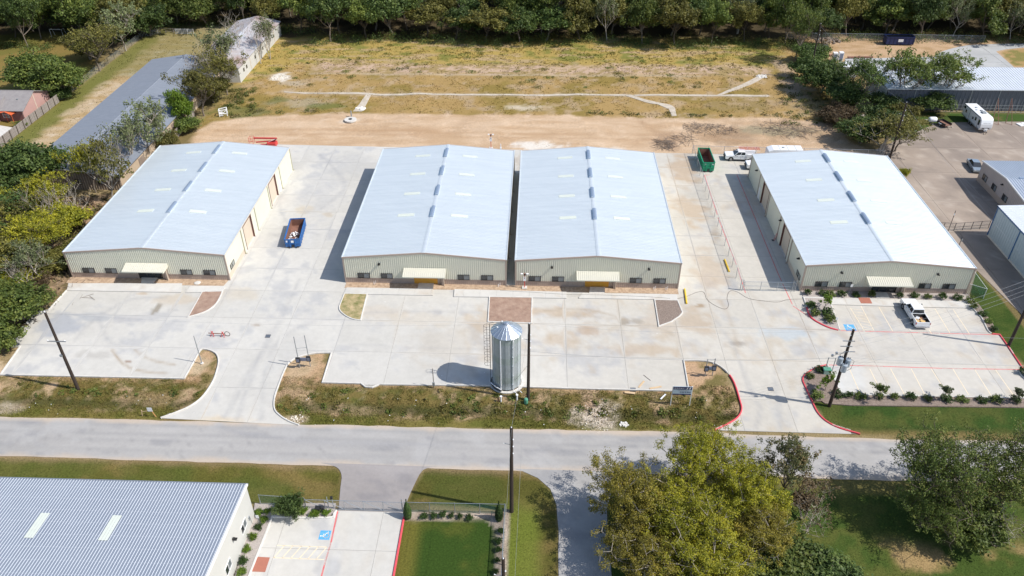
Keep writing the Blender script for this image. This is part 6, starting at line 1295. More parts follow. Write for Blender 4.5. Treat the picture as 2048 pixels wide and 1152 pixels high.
        for yy in (.15, 1.7):
            for s in (-1, 1): m.tube([(s * (hw - .02), yy, 1.52), (s * (hw - .15), yy, 2.25)], .03, 5)
            m.tube([(-hw + .12, yy, 2.25), (hw - .12, yy, 2.25)], .03, 5)
        for s in (-1, 1): m.tube([(s * (hw - .15), -.5, 2.25), (s * (hw - .15), 4.2, 2.27)], .03, 5)
        m.build('ladder_rack', M['white_paint'], t)
        for x0 in (-.45, .25):
            m = MB(); m.tube([(x0, -.6, 2.33), (x0, 3.4, 2.33)], .03, 5); m.tube([(x0 + .38, -.6, 2.33), (x0 + .38, 3.4, 2.33)], .03, 5)
            for k in range(12): m.tube([(x0, -.4 + k * .33, 2.33), (x0 + .38, -.4 + k * .33, 2.33)], .016, 4, caps=False)
            m.build('ladder', M['red_paint'], t)
    for yy in wy:
        for s in (-1, 1): wheel(t, s * (hw - .12), yy, s, R)
    return t
pickup('white pickup truck with open bed parked in the upper parking bays', 54.15, 88.55, 0)
ld = thing('cardboard_load', 'crumpled yellow and white cardboard in the bed of the white pickup', 'cardboard', (54.15, 88.7, .82))
for k, (bx, c, sz, rz, tl) in enumerate([((-.15, .75, .05), 'yellow_card', (1.1, .95, .1), .3, .12), ((-.3, 1.25, .16), 'plastic_white', (.55, .45, .2), .8, -.2), ((.2, .5, .18), 'yellow_card', (.6, .4, .08), -.3, .2), ((-.05, .95, .2), 'rust', (.22, .2, .06), .2, .1), ((.45, 1.2, .04), 'rust', (.6, .9, .05), .1, .05)]):
    if c == 'yellow_card' and c not in M: M[c] = mat('yellow_card', (.62, .38, .12), .8, c2=(.55, .40, .2), scale=3)
    m = MB(); m.cbox((0, 0, 0), sz); o = m.build('cardboard_sheet', M[c], ld); o.location = bx; o.rotation_euler = (tl, tl * .7, rz)
pickup('white utility truck with red ladders on its rack behind the rightmost warehouse', 42.3, 141.2, math.radians(88), 'service', name='utility_truck', cat='truck')
pickup('white pickup truck mostly hidden behind the left rear corner of the rightmost warehouse', 45.6, 137.6, math.radians(90))
def sedan(label, x, y, rz, material):
    t = thing('parked_car', label, 'car', (x, y, .05), rz); L, hw = 4.7, .9
    def arch(y0): return [(y0 + .38 * math.cos(a), .30 + .38 * math.sin(a)) for a in np.linspace(0, math.pi, 7)]
    pr = [(.05, .28), (.62, .28)] + arch(1.0)[::-1] + [(1.38, .28), (3.37, .28)] + arch(3.75)[::-1] + [(4.13, .28), (4.65, .3), (4.7, .55), (4.6, .75), (3.7, .92), (1.0, .97), (.1, .93), (0, .6)]
    m = MB(); m.prism(pr, -hw, hw, 'x'); m.build('body', M[material], t, bevel=.05)
    m = MB(); vs = [(-.82, .75, .93), (.82, .75, .93), (.82, 3.75, .90), (-.82, 3.75, .90), (-.62, 1.35, 1.42), (.62, 1.35, 1.42), (.62, 2.75, 1.42), (-.62, 2.75, 1.42)]; m.add(vs, [(3, 2, 1, 0), (4, 5, 6, 7), (0, 1, 5, 4), (1, 2, 6, 5), (2, 3, 7, 6), (3, 0, 4, 7)]); m.build('cabin_glass', M['glass'], t, bevel=.05)
    m = MB(); m.box(-.60, .60, 1.4, 2.7, 1.415, 1.44); m.build('roof', M[material], t, bevel=.01)
    for yy in (1.0, 3.75):
        for s in (-1, 1): wheel(t, s * .8, yy, s, .33, .2)
    for s in (-1, 1): m = MB(); m.cbox((s * .62, 4.62, .66), (.34, .1, .14)); m.build('headlight', M['clear_lamp'], t)
M['silver_car'] = mat('silver_blue_car', (.36, .42, .47), .25, .5)
sedan('silver blue car parked behind the mauve walled office', 83.6, 141.2, math.radians(172), 'silver_car')
# travel trailer
def rv():
    t = thing('travel_trailer', 'long white travel trailer parked at the top of the right yard', 'trailer', (92.35, 155.2, .05), 0); L, hw = 8.4, 1.22
    m = MB(); m.prism([(.25, .55), (L, .55), (L, 3.05), (.85, 3.12), (.30, 2.75), (-.02, 1.9), (-.05, 1.2), (.1, .8)], -hw, hw, 'x'); m.build('body', M['white_car'], t, bevel=.08)
    m = MB(); m.box(-hw - .012, -hw - .001, .6, L - .1, 2.86, 2.96); m.build('side_stripe', M['dark_steel'], t); m = MB(); m.box(-hw - .012, -hw - .001, .2, L - .05, .60, .85); m.build('side_skirt', M['galv'], t)
    for y0, y1, z0, z1 in ((7.4, 8.2, 2.2, 2.7), (6.6, 7.2, 1.6, 2.2), (3.4, 3.9, 1.5, 2.0), (2.2, 2.8, 1.7, 2.4), (.6, 1.2, 1.4, 2.5)): m = MB(); m.box(-hw - .03, -hw - .001, y0, y1, z0, z1); m.build('window', M['glass'], t)
    for y0 in (1.35, 5.4): m = MB(); m.box(-hw - .02, -hw - .001, y0, y0 + .7, .7, 2.6); m.build('door', M['white_paint'], t); m = MB(); m.box(-hw - .025, -hw - .001, y0 - .05, y0 - .0, .65, 2.65); m.build('door_trim', M['dark_steel'], t)
    for p, s in (((0, 5.9, 3.14), (.4, .4, .12)), ((-.5, 4.6, 3.14), (.35, .35, .12)), ((.35, 4.2, 3.16), (.45, .55, .18)), ((.3, 3.1, 3.22), (.75, 1.0, .26))): m = MB(); m.cbox(p, s); m.build('roof_unit', M['steel_post'] if s[2] > .15 else M['galv'], t, bevel=.04)
    m = MB(); m.box(-.75, .75, -.075, -.03, .98, 1.12); m.build('front_vent', M['dark_steel'], t)
    for k in range(9):
        if k == 5: continue
        m = MB(); m.box(-.72 + k * .165, -.62 + k * .165, .035, .06, 2.0, 2.16); m.build('lettering', M['galv'], t)
    m = MB(); m.tube([(-.6, .4, .5), (0, -1.0, .48)], .05, 6); m.tube([(.6, .4, .5), (0, -1.0, .48)], .05, 6); m.tube([(0, -.75, .48), (0, -.75, 0)], .04, 6); m.build('hitch', M['dark_steel'], t); m = MB(); m.lathe([(.15, 0), (.15, .45), (.05, .52)], (-.17, -.15, .5), 10); m.lathe([(.15, 0), (.15, .45), (.05, .52)], (.17, -.15, .5), 10); m.build('gas_bottles', M['plastic_white'], t)
    for y in (3.9, 4.8):
        for s in (-1, 1): wheel(t, s * 1.05, y, s, .36, .22)
rv()
# white tank trailer, small open trailer, cargo trailer
x, y = g(1862, 249); t = thing('tank_trailer', 'small white tank on wheels left of the travel trailer', 'tank', (x, y, .05), math.radians(90))
m = MB(); m.lathe([(.05, -.95), (.42, -.8), (.55, -.5), (.55, .5), (.42, .8), (.05, .95)], (0, 0, 1.1), 16, 'y'); m.build('tank', M['plastic_white'], t, smooth=True)
m = MB(); m.tube([(0, .8, 1.0), (0, 1.6, 1.05)], .12, 8, .05); m.build('nozzle', M['plastic_white'], t)
m = MB(); m.tube([(-.4, -.9, .45), (-.4, .9, .45)], .04, 5); m.tube([(.4, -.9, .45), (.4, .9, .45)], .04, 5); m.tube([(-.4, -.3, .45), (-.4, -.3, .8)], .04, 5); m.tube([(.4, -.3, .45), (.4, -.3, .8)], .04, 5); m.build('frame', M['dark_steel'], t)
for s in (-1, 1): wheel(t, s * .6, 0, s, .28, .18)
x, y = g(1886, 252); t = thing('utility_trailer', 'small dark open trailer between the white tank and the travel trailer', 'trailer', (x, y, .05), math.radians(20))
m = MB(); m.box(-.85, .85, -1.3, 1.3, .5, .58); m.build('deck', M['rust'], t)
for a in ((-.85, -.8, -1.3, 1.3), (.8, .85, -1.3, 1.3), (-.8, .8, 1.25, 1.3)): m = MB(); m.box(*a, .58, .95); m.build('side_rail', M['dark_steel'], t)
m = MB(); m.tube([(-.5, -1.3, .5), (0, -2.3, .5)], .04, 5); m.tube([(.5, -1.3, .5), (0, -2.3, .5)], .04, 5); m.build('hitch', M['dark_steel'], t)
for s in (-1, 1): wheel(t, s * .98, 0, s, .30, .2); m = MB(); m.box(min(s * .85, s * 1.12), max(s * .85, s * 1.12), -.4, .4, .66, .70); m.build('mudguard', M['plastic_white'], t)
t = thing('cargo_trailer', 'white enclosed trailer behind the rightmost warehouse', 'trailer', (48.0, 141.6, .07), 0)
m = MB(); m.prism([(-3.6, .5), (3.0, .5), (3.0, 2.45), (-2.6, 2.45), (-3.5, 2.1), (-3.6, 1.6)], -1.1, 1.1, 'y'); m.build('body', M['white_car'], t, bevel=.05)
for xx in (-1.4, .2, 1.7): m = MB(); m.box(xx, xx + .05, -1.1, 1.1, 2.452, 2.47); m.build('roof_seam', M['steel_post'], t)
m = MB(); m.cbox((-.6, 0, 2.5), (.4, .4, .1)); m.build('roof_vent', M['steel_post'], t)
for xx in (0, .8): m = MB(); m.lathe([(.33, -.1), (.33, .1)], (xx, -1.05, .33), 16, 'y'); m.build('wheel', M['tyre'], t)
m = MB(); m.tube([(-3.6, 0, .5), (-4.6, 0, .5), (-4.6, 0, 0)], .05, 6); m.build('hitch', M['dark_steel'], t)
# boom lift behind the leftmost warehouse
x, y = g(536, 300); t = thing('boom_lift', 'red boom lift folded up behind the leftmost warehouse', 'boom lift', (x, y, .07), 0)
m = MB(); m.box(-1.5, 1.5, -.8, .8, .4, .9); m.build('chassis', M['red_paint'], t, bevel=.04)
for xx in (-1.1, 1.1):
    for s in (-1, 1): m = MB(); m.lathe([(.4, -.15), (.4, .15)], (xx, s * .9, .4), 16, 'y'); m.build('wheel', M['tyre'], t)
m = MB(); m.box(.2, 2.0, -.7, .7, .95, 1.7); m.build('turret', M['red_paint'], t, bevel=.05); m = MB(); m.box(-2.4, 2.2, -.15, .12, 2.35, 2.62); m.build('upper_boom', M['red_paint'], t, bevel=.02); m = MB(); m.tube([(-2.1, 0, 1.6), (1.9, 0, 1.95)], .14, 6); m.build('lower_boom', M['red_paint'], t)
m = MB(); m.tube([(1.2, 0, 1.7), (2.2, 0, 2.45)], .13, 6); m.build('riser', M['black'], t); m = MB(); m.tube([(.4, -.2, 1.7), (1.9, -.2, 2.4)], .05, 6); m.build('hydraulic_ram', M['plastic_white'], t)
m = MB()
for z in (1.5, 2.0, 2.6):
    for a, b in (((-3.3, -.6), (-2.5, -.6)), ((-2.5, -.6), (-2.5, .6)), ((-2.5, .6), (-3.3, .6)), ((-3.3, .6), (-3.3, -.6))): m.tube([(*a, z), (*b, z)], .03, 4)
for a in ((-3.3, -.6), (-2.5, -.6), (-2.5, .6), (-3.3, .6)): m.tube([(*a, 1.5), (*a, 2.6)], .03, 4)
m.build('basket', M['red_paint'], t)

# ================================================================ fences
def fence(name, label, pts, h, step, mesh='chain', post='galv', r=.035, rails=(1.0,), cat='fence', group=None, slat=None, z0=.05):
    p = [Vector((a, b, 0)) for a, b in pts]; t = thing(name, label, cat, (p[0].x, p[0].y, 0), 0, group); o = p[0]
    for a, b in zip(p[:-1], p[1:]):
        L = (b - a).length; n = max(1, round(L / step)); d = (b - a) / n
        for k in range(n + 1):
            if k == n and b != p[-1]: continue
            q = a + d * k - o; m = MB(); m.tube([(q.x, q.y, -.1), (q.x, q.y, h + .05)], r * 1.25, 6); m.build('fence_post', M[post], t)
        for f in rails:
            q0, q1 = a - o, b - o; m = MB(); m.tube([(q0.x, q0.y, h * f), (q1.x, q1.y, h * f)], r * .8, 5); m.build('rail', M[post], t)
        if mesh: m = MB(); q0, q1 = a - o, b - o; m.quad((q0.x, q0.y, z0), (q1.x, q1.y, z0), (q1.x, q1.y, h * rails[0]), (q0.x, q0.y, h * rails[0])); m.build('chain_link', M[mesh], t, fix=False)
    return t
fence('chain_link_fence', 'chain link fence along the red line in the alley and across its back', [(30.7, 97.3), (30.5, 143.4), (67.3, 142.5)], 1.85, 3.05)
t = fence('sliding_gate', 'closed chain link gate across the alley beside the rightmost warehouse', [(31.2, 97.2), (38.6, 97.25)], 1.65, 2.45, rails=(1.0, .55), cat='gate')
for xx in (-.5, -.2): m = MB(); m.tube([(xx, 0, 0), (xx, 0, 2.0)], .07, 8); m.build('gate_post', M['galv'], t)
for xx in (7.15, 7.6): m = MB(); m.tube([(xx, 0, 0), (xx, 0, 2.0)], .05, 8); m.build('gate_post', M['galv'], t)
m = MB(); m.box(0, 7.4, -.03, .03, .05, .12); m.build('bottom_track', M['galv'], t)
fence('green_chain_fence', 'green mesh chain link fence at the right front corner of the rightmost warehouse', [(64.1, 97.5), (66.1, 96.3), (66.6, 112)], 1.8, 8, 'green_chain', 'plastic_white', .03)
fence('chain_link_fence', 'chain link fence left of the sliding gate, beside the white walled building', [(-29.3, 55.3), (-24.3, 55.05)], 1.6, 2.6, 'green_chain')
t = fence('sliding_gate', 'long chain link sliding gate with diagonal braces across the near driveway', [(-24.2, 54.9), (-13.7, 54.85)], 1.55, 2.15, 'chain', cat='gate', rails=(1.0, .06))
for k in range(5): xx = .05 + k * 2.1; m = MB(); m.tube([(xx, -.02, 1.5), (xx + 2.0, -.02, .12)], .03, 5); m.build('brace', M['galv'], t)
for xx in (2.4, 2.95, 10.4): m = MB(); m.tube([(xx, .12, 0), (xx, .12, 1.9)], .05, 7); m.build('gate_post', M['galv'], t)
m = MB(); m.cbox((2.9, .12, 1.8), (.25, .2, .3)); m.build('gate_sensor', M['black'], t)
x, y = g(637, 1024); t = thing('gate_operator', 'black gate motor box behind the clipped shrubs', 'gate motor', (x, y, .1)); m = MB(); m.box(-.3, .3, -.25, .25, 0, .65); m.build('housing', M['black'], t, bevel=.03); m = MB(); m.box(.35, .7, -.15, .15, 0, .8); m.build('control_box', M['dark_steel'], t, bevel=.02)
fence('chain_link_fence', 'green mesh fence behind the square lawn', [(-13.5, 54.85), (-2.75, 54.95)], 1.6, 2.7, 'green_chain')
fence('chain_link_fence', 'chain link fence with thick pale rail on the right of the square lawn', [(-2.72, 54.9), (-2.72, 30)], 1.65, 3.2, 'green_chain', 'galv', .045)
# wooden fence of the pink house: boards one by one, posts and rails towards the yard
def board_fence(label, x0, y0, x1, y1, h, posts_side=1, step=2.5, bw=.14, name='wooden_fence', material='wood'):
    t = thing(name, label, 'fence', (x0, y0, 0), math.atan2(y1 - y0, x1 - x0)); L = math.hypot(x1 - x0, y1 - y0); n = int(L / (bw + .012)); me = None
    for k in range(n):
        m = MB() if me is None else None
        if me is None: m.box(0, bw, -.01, .01, .03, h); o = m.build('board', M[material], t); me = o.data
        else: o = link(bpy.data.objects.new('board', me), t)
        o.location = (k * (bw + .012), random.uniform(-.006, .006), random.uniform(-.03, .03))
    for k in range(int(L / step) + 1): m = MB(); xx = min(k * step, L); m.box(xx - .06, xx + .06, posts_side * .02 if posts_side > 0 else -.14, .14 if posts_side > 0 else -.02, 0, h + .02); m.build('fence_post', M['dark_bark'], t)
    for z in (.35, h * .55, h - .2): m = MB(); m.box(0, L, posts_side * .012 if posts_side > 0 else -.05, .05 if posts_side > 0 else -.012, z, z + .09); m.build('rail', M['wood'], t)
    return t
board_fence('grey wooden fence with dark posts between the pink house and the grassy yard', -107.7, 138.5, -107.7, 165.5, 1.9, -1)
board_fence('weathered board fence beside the grey roofed building, at the dirt yard', -73.9, 140, -74.0, 158, 1.9, 1)
fence('wire_fence', 'rusty chain link fence along the trees of the grassy yard', [(-107.8, 166), (-107.9, 211), (-104, 214)], 1.5, 3.6, 'chain', 'dark_steel')
fence('dark_rail_fence', 'dark rail fence with slanting braces in front of the charcoal wall', [(86.5, 165.9), (135, 165.9)], 1.75, 1.15, None, 'steel_post', .035, rails=(1.0, .58, .12))
fence('wire_fence', 'chain link fence between the far dirt yard and the wood', [(66, 214.2), (118, 213.2)], 1.9, 3.4, 'chain')
fence('yard_fence', 'rusty fence and gate across the strip right of the rightmost warehouse', [(66.2, 115.8), (69.8, 115.6), (75.9, 116.6)], 1.5, 1.7, 'chain', 'dark_steel', .04, rails=(1.0, .5))
x, y = g(1896, 463); t = thing('steel_post', 'tall thin dark post at the rusty yard gate', 'post', (x, y, 0)); m = MB(); m.tube([(0, 0, 0), (0, 0, 4.0)], .05, 6); m.build('post_shaft', M['dark_steel'], t); m = MB(); m.cbox((0, 0, 3.3), (.12, .12, .3)); m.build('lamp', M['plastic_white'], t)
x, y = g(1918, 491); t = thing('steel_post', 'short dark post with box right of the rightmost warehouse', 'post', (x, y, 0)); m = MB(); m.tube([(0, 0, 0), (0, 0, 1.6)], .05, 6); m.build('post_shaft', M['dark_steel'], t); m = MB(); m.cbox((.12, 0, 1.0), (.25, .15, .4)); m.build('meter', M['steel_post'], t)
# red A-frame posts in the right yard
for (u, v, u2, v2), lb in zip([(1984, 247, 2003, 215), (2011, 247, 2032, 215)], ['left one of the two rusty A-shaped steel frames', 'right one of the two rusty A-shaped steel frames']):
    x, y = g(u, v); t = thing('steel_a_frame', lb + ' behind the travel trailer', 'steel frame', (x, y, 0)); m = MB()
    m.tube([(0, 0, 0), (.9, 2.5, 4.6)], .08, 6); m.build('leg', M['rust'], t); m = MB(); m.tube([(.9, -.9, 0), (.9, 2.5, 4.6)], .06, 6); m.build('leg', M['rust'], t); m = MB(); m.tube([(0, 0, .05), (.9, -.9, .05)], .05, 5); m.build('foot_bar', M['rust'], t)
# cattle gate and goal
x0, y0 = g(352, 68); t = thing('farm_gate', 'white five bar farm gate at the end of the grassy yard', 'gate', (x0, y0, 0))
for z in (.2, .5, .8, 1.1, 1.35): m = MB(); m.tube([(0, 0, z), (5.0, .1, z)], .05, 5); m.build('bar', M['white_paint'], t)
for xx in (0, 1.6, 3.3, 5): m = MB(); m.tube([(xx, 0, 0), (xx, 0, 1.4)], .05, 5); m.build('upright', M['white_paint'], t)
t = thing('wooden_fence', 'low rail fence left of the white farm gate', 'fence', (x0 - 7.5, y0 + .8, 0))
for k in range(4): m = MB(); m.tube([(k * 2.2, 0, 0), (k * 2.2, 0, 1.3)], .08, 5); m.build('fence_post', M['wood'], t)
for z in (.5, 1.15): m = MB(); m.tube([(0, 0, z), (6.8, 0, z)], .05, 5); m.build('rail', M['wood'], t)
t = thing('goal_frame', 'white metal goal frame on the grass at the upper left', 'goal', (-132.6, 210.2, 0))
for a, b in (((0, 0, 0), (0, 0, 2.1)), ((3.3, 0, 0), (3.3, 0, 2.1)), ((0, 0, 2.1), (0, 1.1, 2.1)), ((3.3, 0, 2.1), (3.3, 1.1, 2.1)), ((0, 1.1, 2.1), (0, 1.8, 0)), ((3.3, 1.1, 2.1), (3.3, 1.8, 0))): m = MB(); m.tube([a, b], .055, 6); m.build('side_bar', M['white_paint'], t)
m = MB(); m.tube([(0, 0, 2.1), (3.3, 0, 2.1)], .06, 6); m.build('crossbar', M['white_paint'], t)
# patio behind the pink house
x, y = g(10, 248); t = thing('patio_shade', 'red orange shade cover on a pale patio beside the pink house', 'shade cover', (x, y, 0)); 
pd = sheet('patio', G([(-40, 244), (28, 256), (22, 268), (0, 285), (-60, 290)]), -.05, .06, M['kerb']); tag(pd, kind='structure')
for a, b, c, d in (((-2.2, -.2, 2.0), (.2, .9, 2.3), (.4, 2.4, 2.5), (-2.0, 1.9, 2.1)), ((.2, .9, 2.3), (1.9, .2, 1.9), (2.3, 1.5, 2.0), (.4, 2.4, 2.5))): m = MB(); m.quad(a, b, c, d); m.add([(q[0], q[1], q[2] + .03) for q in (a, b, c, d)], [(0, 1, 2, 3)]); m.build('fabric', M['orange'], t) if 'orange' in M else (M.__setitem__('orange', mat('orange_fabric', (.66, .13, .04), .6)), m.build('fabric', M['orange'], t))
for p in ((-2.1, 0), (.2, 1), (1.9, .3), (.4, 2.3), (-1.9, 1.8)): m = MB(); m.tube([(*p, 0), (*p, 2.1)], .05, 5); m.build('post', M['orange'], t)
T('bushy', 1, 40, 254, 1.2, 1.3, 'small green bush between the patio and the wooden fence', 'bush', cat='bush')

# ================================================================ signs, posts and small things
def signframe(x0, y0, x1, y1, h, label, box=True, name='sign_frame'):
    t = thing(name, label, 'sign frame', (x0, y0, .0)); dx, dy = x1 - x0, y1 - y0
    for q in (0, 1): m = MB(); m.tube([(dx * q, dy * q, 0), (dx * q, dy * q, h)], .06, 8); m.build('post', M['steel_post'], t)
    for z in (h * .62,) if h > 3.5 else (h * .95,): m = MB(); m.tube([(0, 0, z), (dx, dy, z)], .025, 5); m.build('crossbar', M['steel_post'], t)
    if box:
        for q in (0, 1): m = MB(); m.box(dx * q - .28, dx * q + .28, dy * q - .32, dy * q - .08, 1.05, 1.85); c = m.build('meter_cabinet', M['dark_steel'], t, bevel=.02); m = MB(); m.box(dx * q - .2, dx * q + .2, dy * q - .34, dy * q - .325, 1.2, 1.7); m.build('cabinet_door', M['blue_grey'], c)
        m = MB(); m.box(.28, dx - .28, -.25 + dy * .5, -.12 + dy * .5, 1.2, 1.7); m.build('junction_box', M['blue_grey'], t)
M['blue_grey'] = mat('blue_grey_cabinet', (.22, .26, .36), .4, .3)
signframe(-30.76, 77.8, -29.45, 78.1, 5.2, 'two tall grey posts with meter cabinets beside the left drive'); signframe(22.3, 77.85, 23.3, 78.0, 2.9, 'two grey posts with meter cabinets left of the red kerbed drive'); signframe(38.1, 79.18, 39.0, 79.12, 2.5, 'two grey posts with a pale green box right of the red kerbed drive', False)
x, y = g(1652, 748); t = thing('utility_box', 'pale green utility box beside the young tree near the transformer pole', 'utility box', (x, y, .12)); m = MB(); m.box(-.45, .45, -.3, .3, 0, .75); m.build('housing', mat('sage_box', (.26, .40, .34), .5), t, bevel=.04); m = MB(); m.box(-.48, .48, -.33, .33, .72, .78); m.build('lid', M['green_box'], t)
x, y = g(404, 727); t = thing('lamp_post', 'single thin grey post at the end of the left drive island', 'post', (x, y, 0)); m = MB(); m.tube([(0, 0, 0), (0, 0, 4.7)], .07, 8, .05); m.build('post_shaft', M['steel_post'], t); m = MB(); m.lathe([(.22, 0), (.22, .12), (.1, .16)], (0, 0, 0), 10); m.build('footing', M['kerb'], t)
x, y = g(868, 775); t = thing('service_post', 'thin olive post with a small box at the verge left of the silo', 'post', (x, y, 0)); m = MB(); m.tube([(0, 0, 0), (0, 0, 3.2)], .06, 6); m.build('post_shaft', M['wood'], t); m = MB(); m.box(-.15, .15, -.2, -.06, .4, 1.0); m.build('meter_box', M['steel_post'], t)
# leasing sign on the verge
t = thing('leasing_sign', 'navy and pale blue sign board on two white posts on the verge', 'sign', (17.15, 72.3, 0)); Wd = 2.36
for xx in (0, Wd): m = MB(); m.box(xx - .05, xx + .05, -.05, .05, 0, 3.2); m.build('post', M['white_paint'], t)
m = MB(); m.box(.05, Wd - .05, -.08, -.03, 1.85, 3.2); sb = m.build('board', mat('sign_pale_blue', (.42, .52, .60), .5), t)
m = MB(); m.box(.05, Wd - .05, -.085, -.081, 2.72, 3.16); m.build('navy_band', M['navy_bin'], sb); m = MB(); m.box(.05, Wd - .05, -.085, -.081, 1.86, 2.02); m.build('navy_band', M['navy_bin'], sb)
rr_ = random.Random(9)
def words_(parent, x0, x1, z, h, material, y=-.09):
    x = x0
    while x < x1:
        w_ = rr_.uniform(.12, .3); w_ = min(w_, x1 - x); k = 0
        while k < w_ - .03: m = MB(); m.box(x + k, x + k + .035, y, y + .003, z, z + h); m.build('lettering', M[material], parent); k += .05
        x += w_ + .07
words_(sb, .15, 1.5, 2.90, .09, 'plastic_white'); words_(sb, .65, 1.9, 2.52, .10, 'steel_post'); words_(sb, .9, 2.2, 2.24, .14, 'navy_bin')
m = MB(); m.add([(1.62, -.09, 2.78), (1.74, -.09, 2.78), (1.86, -.09, 3.10), (1.76, -.09, 3.10), (1.95, -.09, 2.78), (2.05, -.09, 3.10), (2.2, -.09, 3.10), (2.1, -.09, 2.78)], [(0, 1, 2, 3), (4, 7, 6, 5)]); m.build('logo', M['plastic_white'], sb)
# fire hydrant valves, pipes and pedestals by the pole
for u, v, k, lb in [(1047 + 5, 806, 'g', 'green utility pedestal at the foot of the silo pole'), (1034, 800, 'w', 'white pipe stub left of the green pedestal'), (1002, 803, 'w2', 'dark and white pipe stubs in the weeds below the silo')]:
    x, y = g(u, v); t = thing('utility_pedestal' if k == 'g' else 'pipe_stub', lb, 'pedestal' if k == 'g' else 'pipe', (x, y, -.1)); m = MB(); m.lathe([(.26, 0), (.26, .7), (.2, .85), (.05, .9)] if k == 'g' else [(.1, 0), (.1, .9), (.16, .92), (.16, 1.0), (.02, 1.02)], (0, 0, 0), 12); m.build('housing', M['green_box'] if k == 'g' else M['plastic_white'], t)
    if k == 'w2': m = MB(); m.lathe([(.1, 0), (.1, .7), (.03, .75)], (-.35, .05, 0), 10); m.build('dark_stub', M['rust'], t)
# yellow bollards lying on the concrete, drains, hose
for (a, b), lb in zip([((1369, 580), (1373, 609)), ((1449, 521), (1458, 545))], ['long yellow steel post lying beside the third warehouse', 'long yellow steel post lying beside the alley fence']):
    p, q = P(*a), P(*b); t = thing('yellow_post', lb, 'bollard', (p.x, p.y, .07)); d = q - p; m = MB(); m.tube([(0, 0, .13), (d.x, d.y, .13)], .13, 12); m.build('post_shaft', M['yellow'], t, smooth=False); m = MB(); m.cbox((d.x * .5, d.y * .5, .03), (.5, .12, .06)); m.build('chock', M['new_wood'], t)
for u, v, lb in [(536, 673, 'square drain grate at the top of the left drive'), (1541, 779, 'square drain grate at the top of the red kerbed drive'), (1266, 780, 'drain grate by the front kerb of the middle lot')]:
    x, y = g(u, v); t = thing('drain_grate', lb, 'drain', (x, y, .07)); m = MB(); m.box(-.35, .35, -.35, .35, .0, .012); m.build('frame', M['dark_steel'], t)
    for k in range(5): m = MB(); m.box(-.3 + k * .13, -.23 + k * .13, -.3, .3, .012, .02); m.build('bar', M['galv'], t)
q = [P(u, v) for u, v in cr([(1355, 598), (1375, 593), (1395, 585), (1408, 586), (1414, 600), (1430, 612), (1449, 619), (1457, 612), (1454, 596), (1460, 583), (1475, 585), (1495, 597), (1520, 602), (1555, 605), (1575, 600), (1606, 599)], 5)]
m = MB(); m.tube([(a.x, a.y, .09) for a in q], .022, 5); o = m.build('hose', mat('dark_hose', (.09, .06, .05), .6)); tag(o, 'thin dark hose snaking over the concrete before the alley gate', 'hose')
q = [P(u, v) for u, v in cr([(1000, 583), (1030, 585), (1060, 586.5), (1134, 591), (1200, 592), (1300, 596), (1340, 599)], 5)]
m = MB(); m.tube([(a.x, a.y, .215 if a.x < 4.5 else .20) for a in q], .018, 5); o = m.build('cable', M['black']); tag(o, 'thin dark cable lying along the walk of the third warehouse', 'cable')
# drinking-fountain-like floodlight stands: site light posts with sign plates
for u, v, h, lb in [(1049, 577, 2.6, 'red post with small floodlights and notice at the left corner of the third warehouse'), (982, 297.5, 3.0, 'red post with two floodlights and notice behind the second warehouse')]:
    x, y = g(u, v); t = thing('floodlight_post', lb, 'light post', (x, y, .1)); m = MB(); m.tube([(0, 0, 0), (0, 0, h)], .06, 6); m.build('post_shaft', M['red_paint'], t); m = MB(); m.box(-.38, .38, -.35, .35, -.1, .14); m.build('footing', M['kerb'], t)
    m = MB(); m.box(-.2, .2, -.12, -.07, h * .52, h * .80); m.build('notice_plate', M['plastic_white'], t); m = MB(); m.box(-.05, .05, -.13, -.121, h * .68, h * .78); m.build('notice_mark', M['rust'], t)
    m = MB(); m.box(-.16, .16, -.12, .12, h - .25, h - .05); m.build('junction_box', M['black'], t)
    for s in (-1, 1): m = MB(); m.cbox((s * .42, -.06, h + .02), (.34, .25, .12)); m.build('floodlight', M['plastic_white'], t, bevel=.02)
x, y = g(1001.5, 299); t = thing('vent_pipe', 'short white pipe behind the second warehouse', 'pipe', (x, y, 0)); m = MB(); m.tube([(0, 0, 0), (0, 0, 1.2)], .08, 8); m.build('pipe_shaft', M['plastic_white'], t); m = MB(); m.cbox((0, 0, .25), (.3, .3, .5)); m.build('valve_box', M['plastic_white'], t)
# stub pipes and spigots along the fronts
def stubs(lst, who):
    for i, (x, s) in enumerate(lst):
        t = thing('pipe_stub', '%s white pipe stub at the front wall of the %s warehouse' % (['left', 'right'][i % 2] if len(lst) == 2 else 'small', who), 'pipe', (x, 96.9, .12)); m = MB(); m.tube([(0, 0, 0), (0, 0, .45)], .05, 6); m.build('pipe_shaft', M['plastic_white'], t); m = MB(); m.tube([(.25, .1, 0), (.25, .1, .6)], .03, 5); m.build('thin_pipe', M['plastic_white'], t)
stubs([(-24.3, 0), (-5.5, 0)], 'second'); stubs([(17.8, 0), (19.6, 0)], 'third')
x, y = g(308, 566); t = thing('concrete_mound', 'pale spilt concrete heap on the soil strip of the leftmost warehouse', 'rubble', (-51.2, 96.4, .12)); m = MB(); m.lathe([(.55, 0), (.45, .05), (.2, .08), (.05, .09)], (0, 0, 0), 9); m.build('heap', M['kerb'], t, smooth=True)
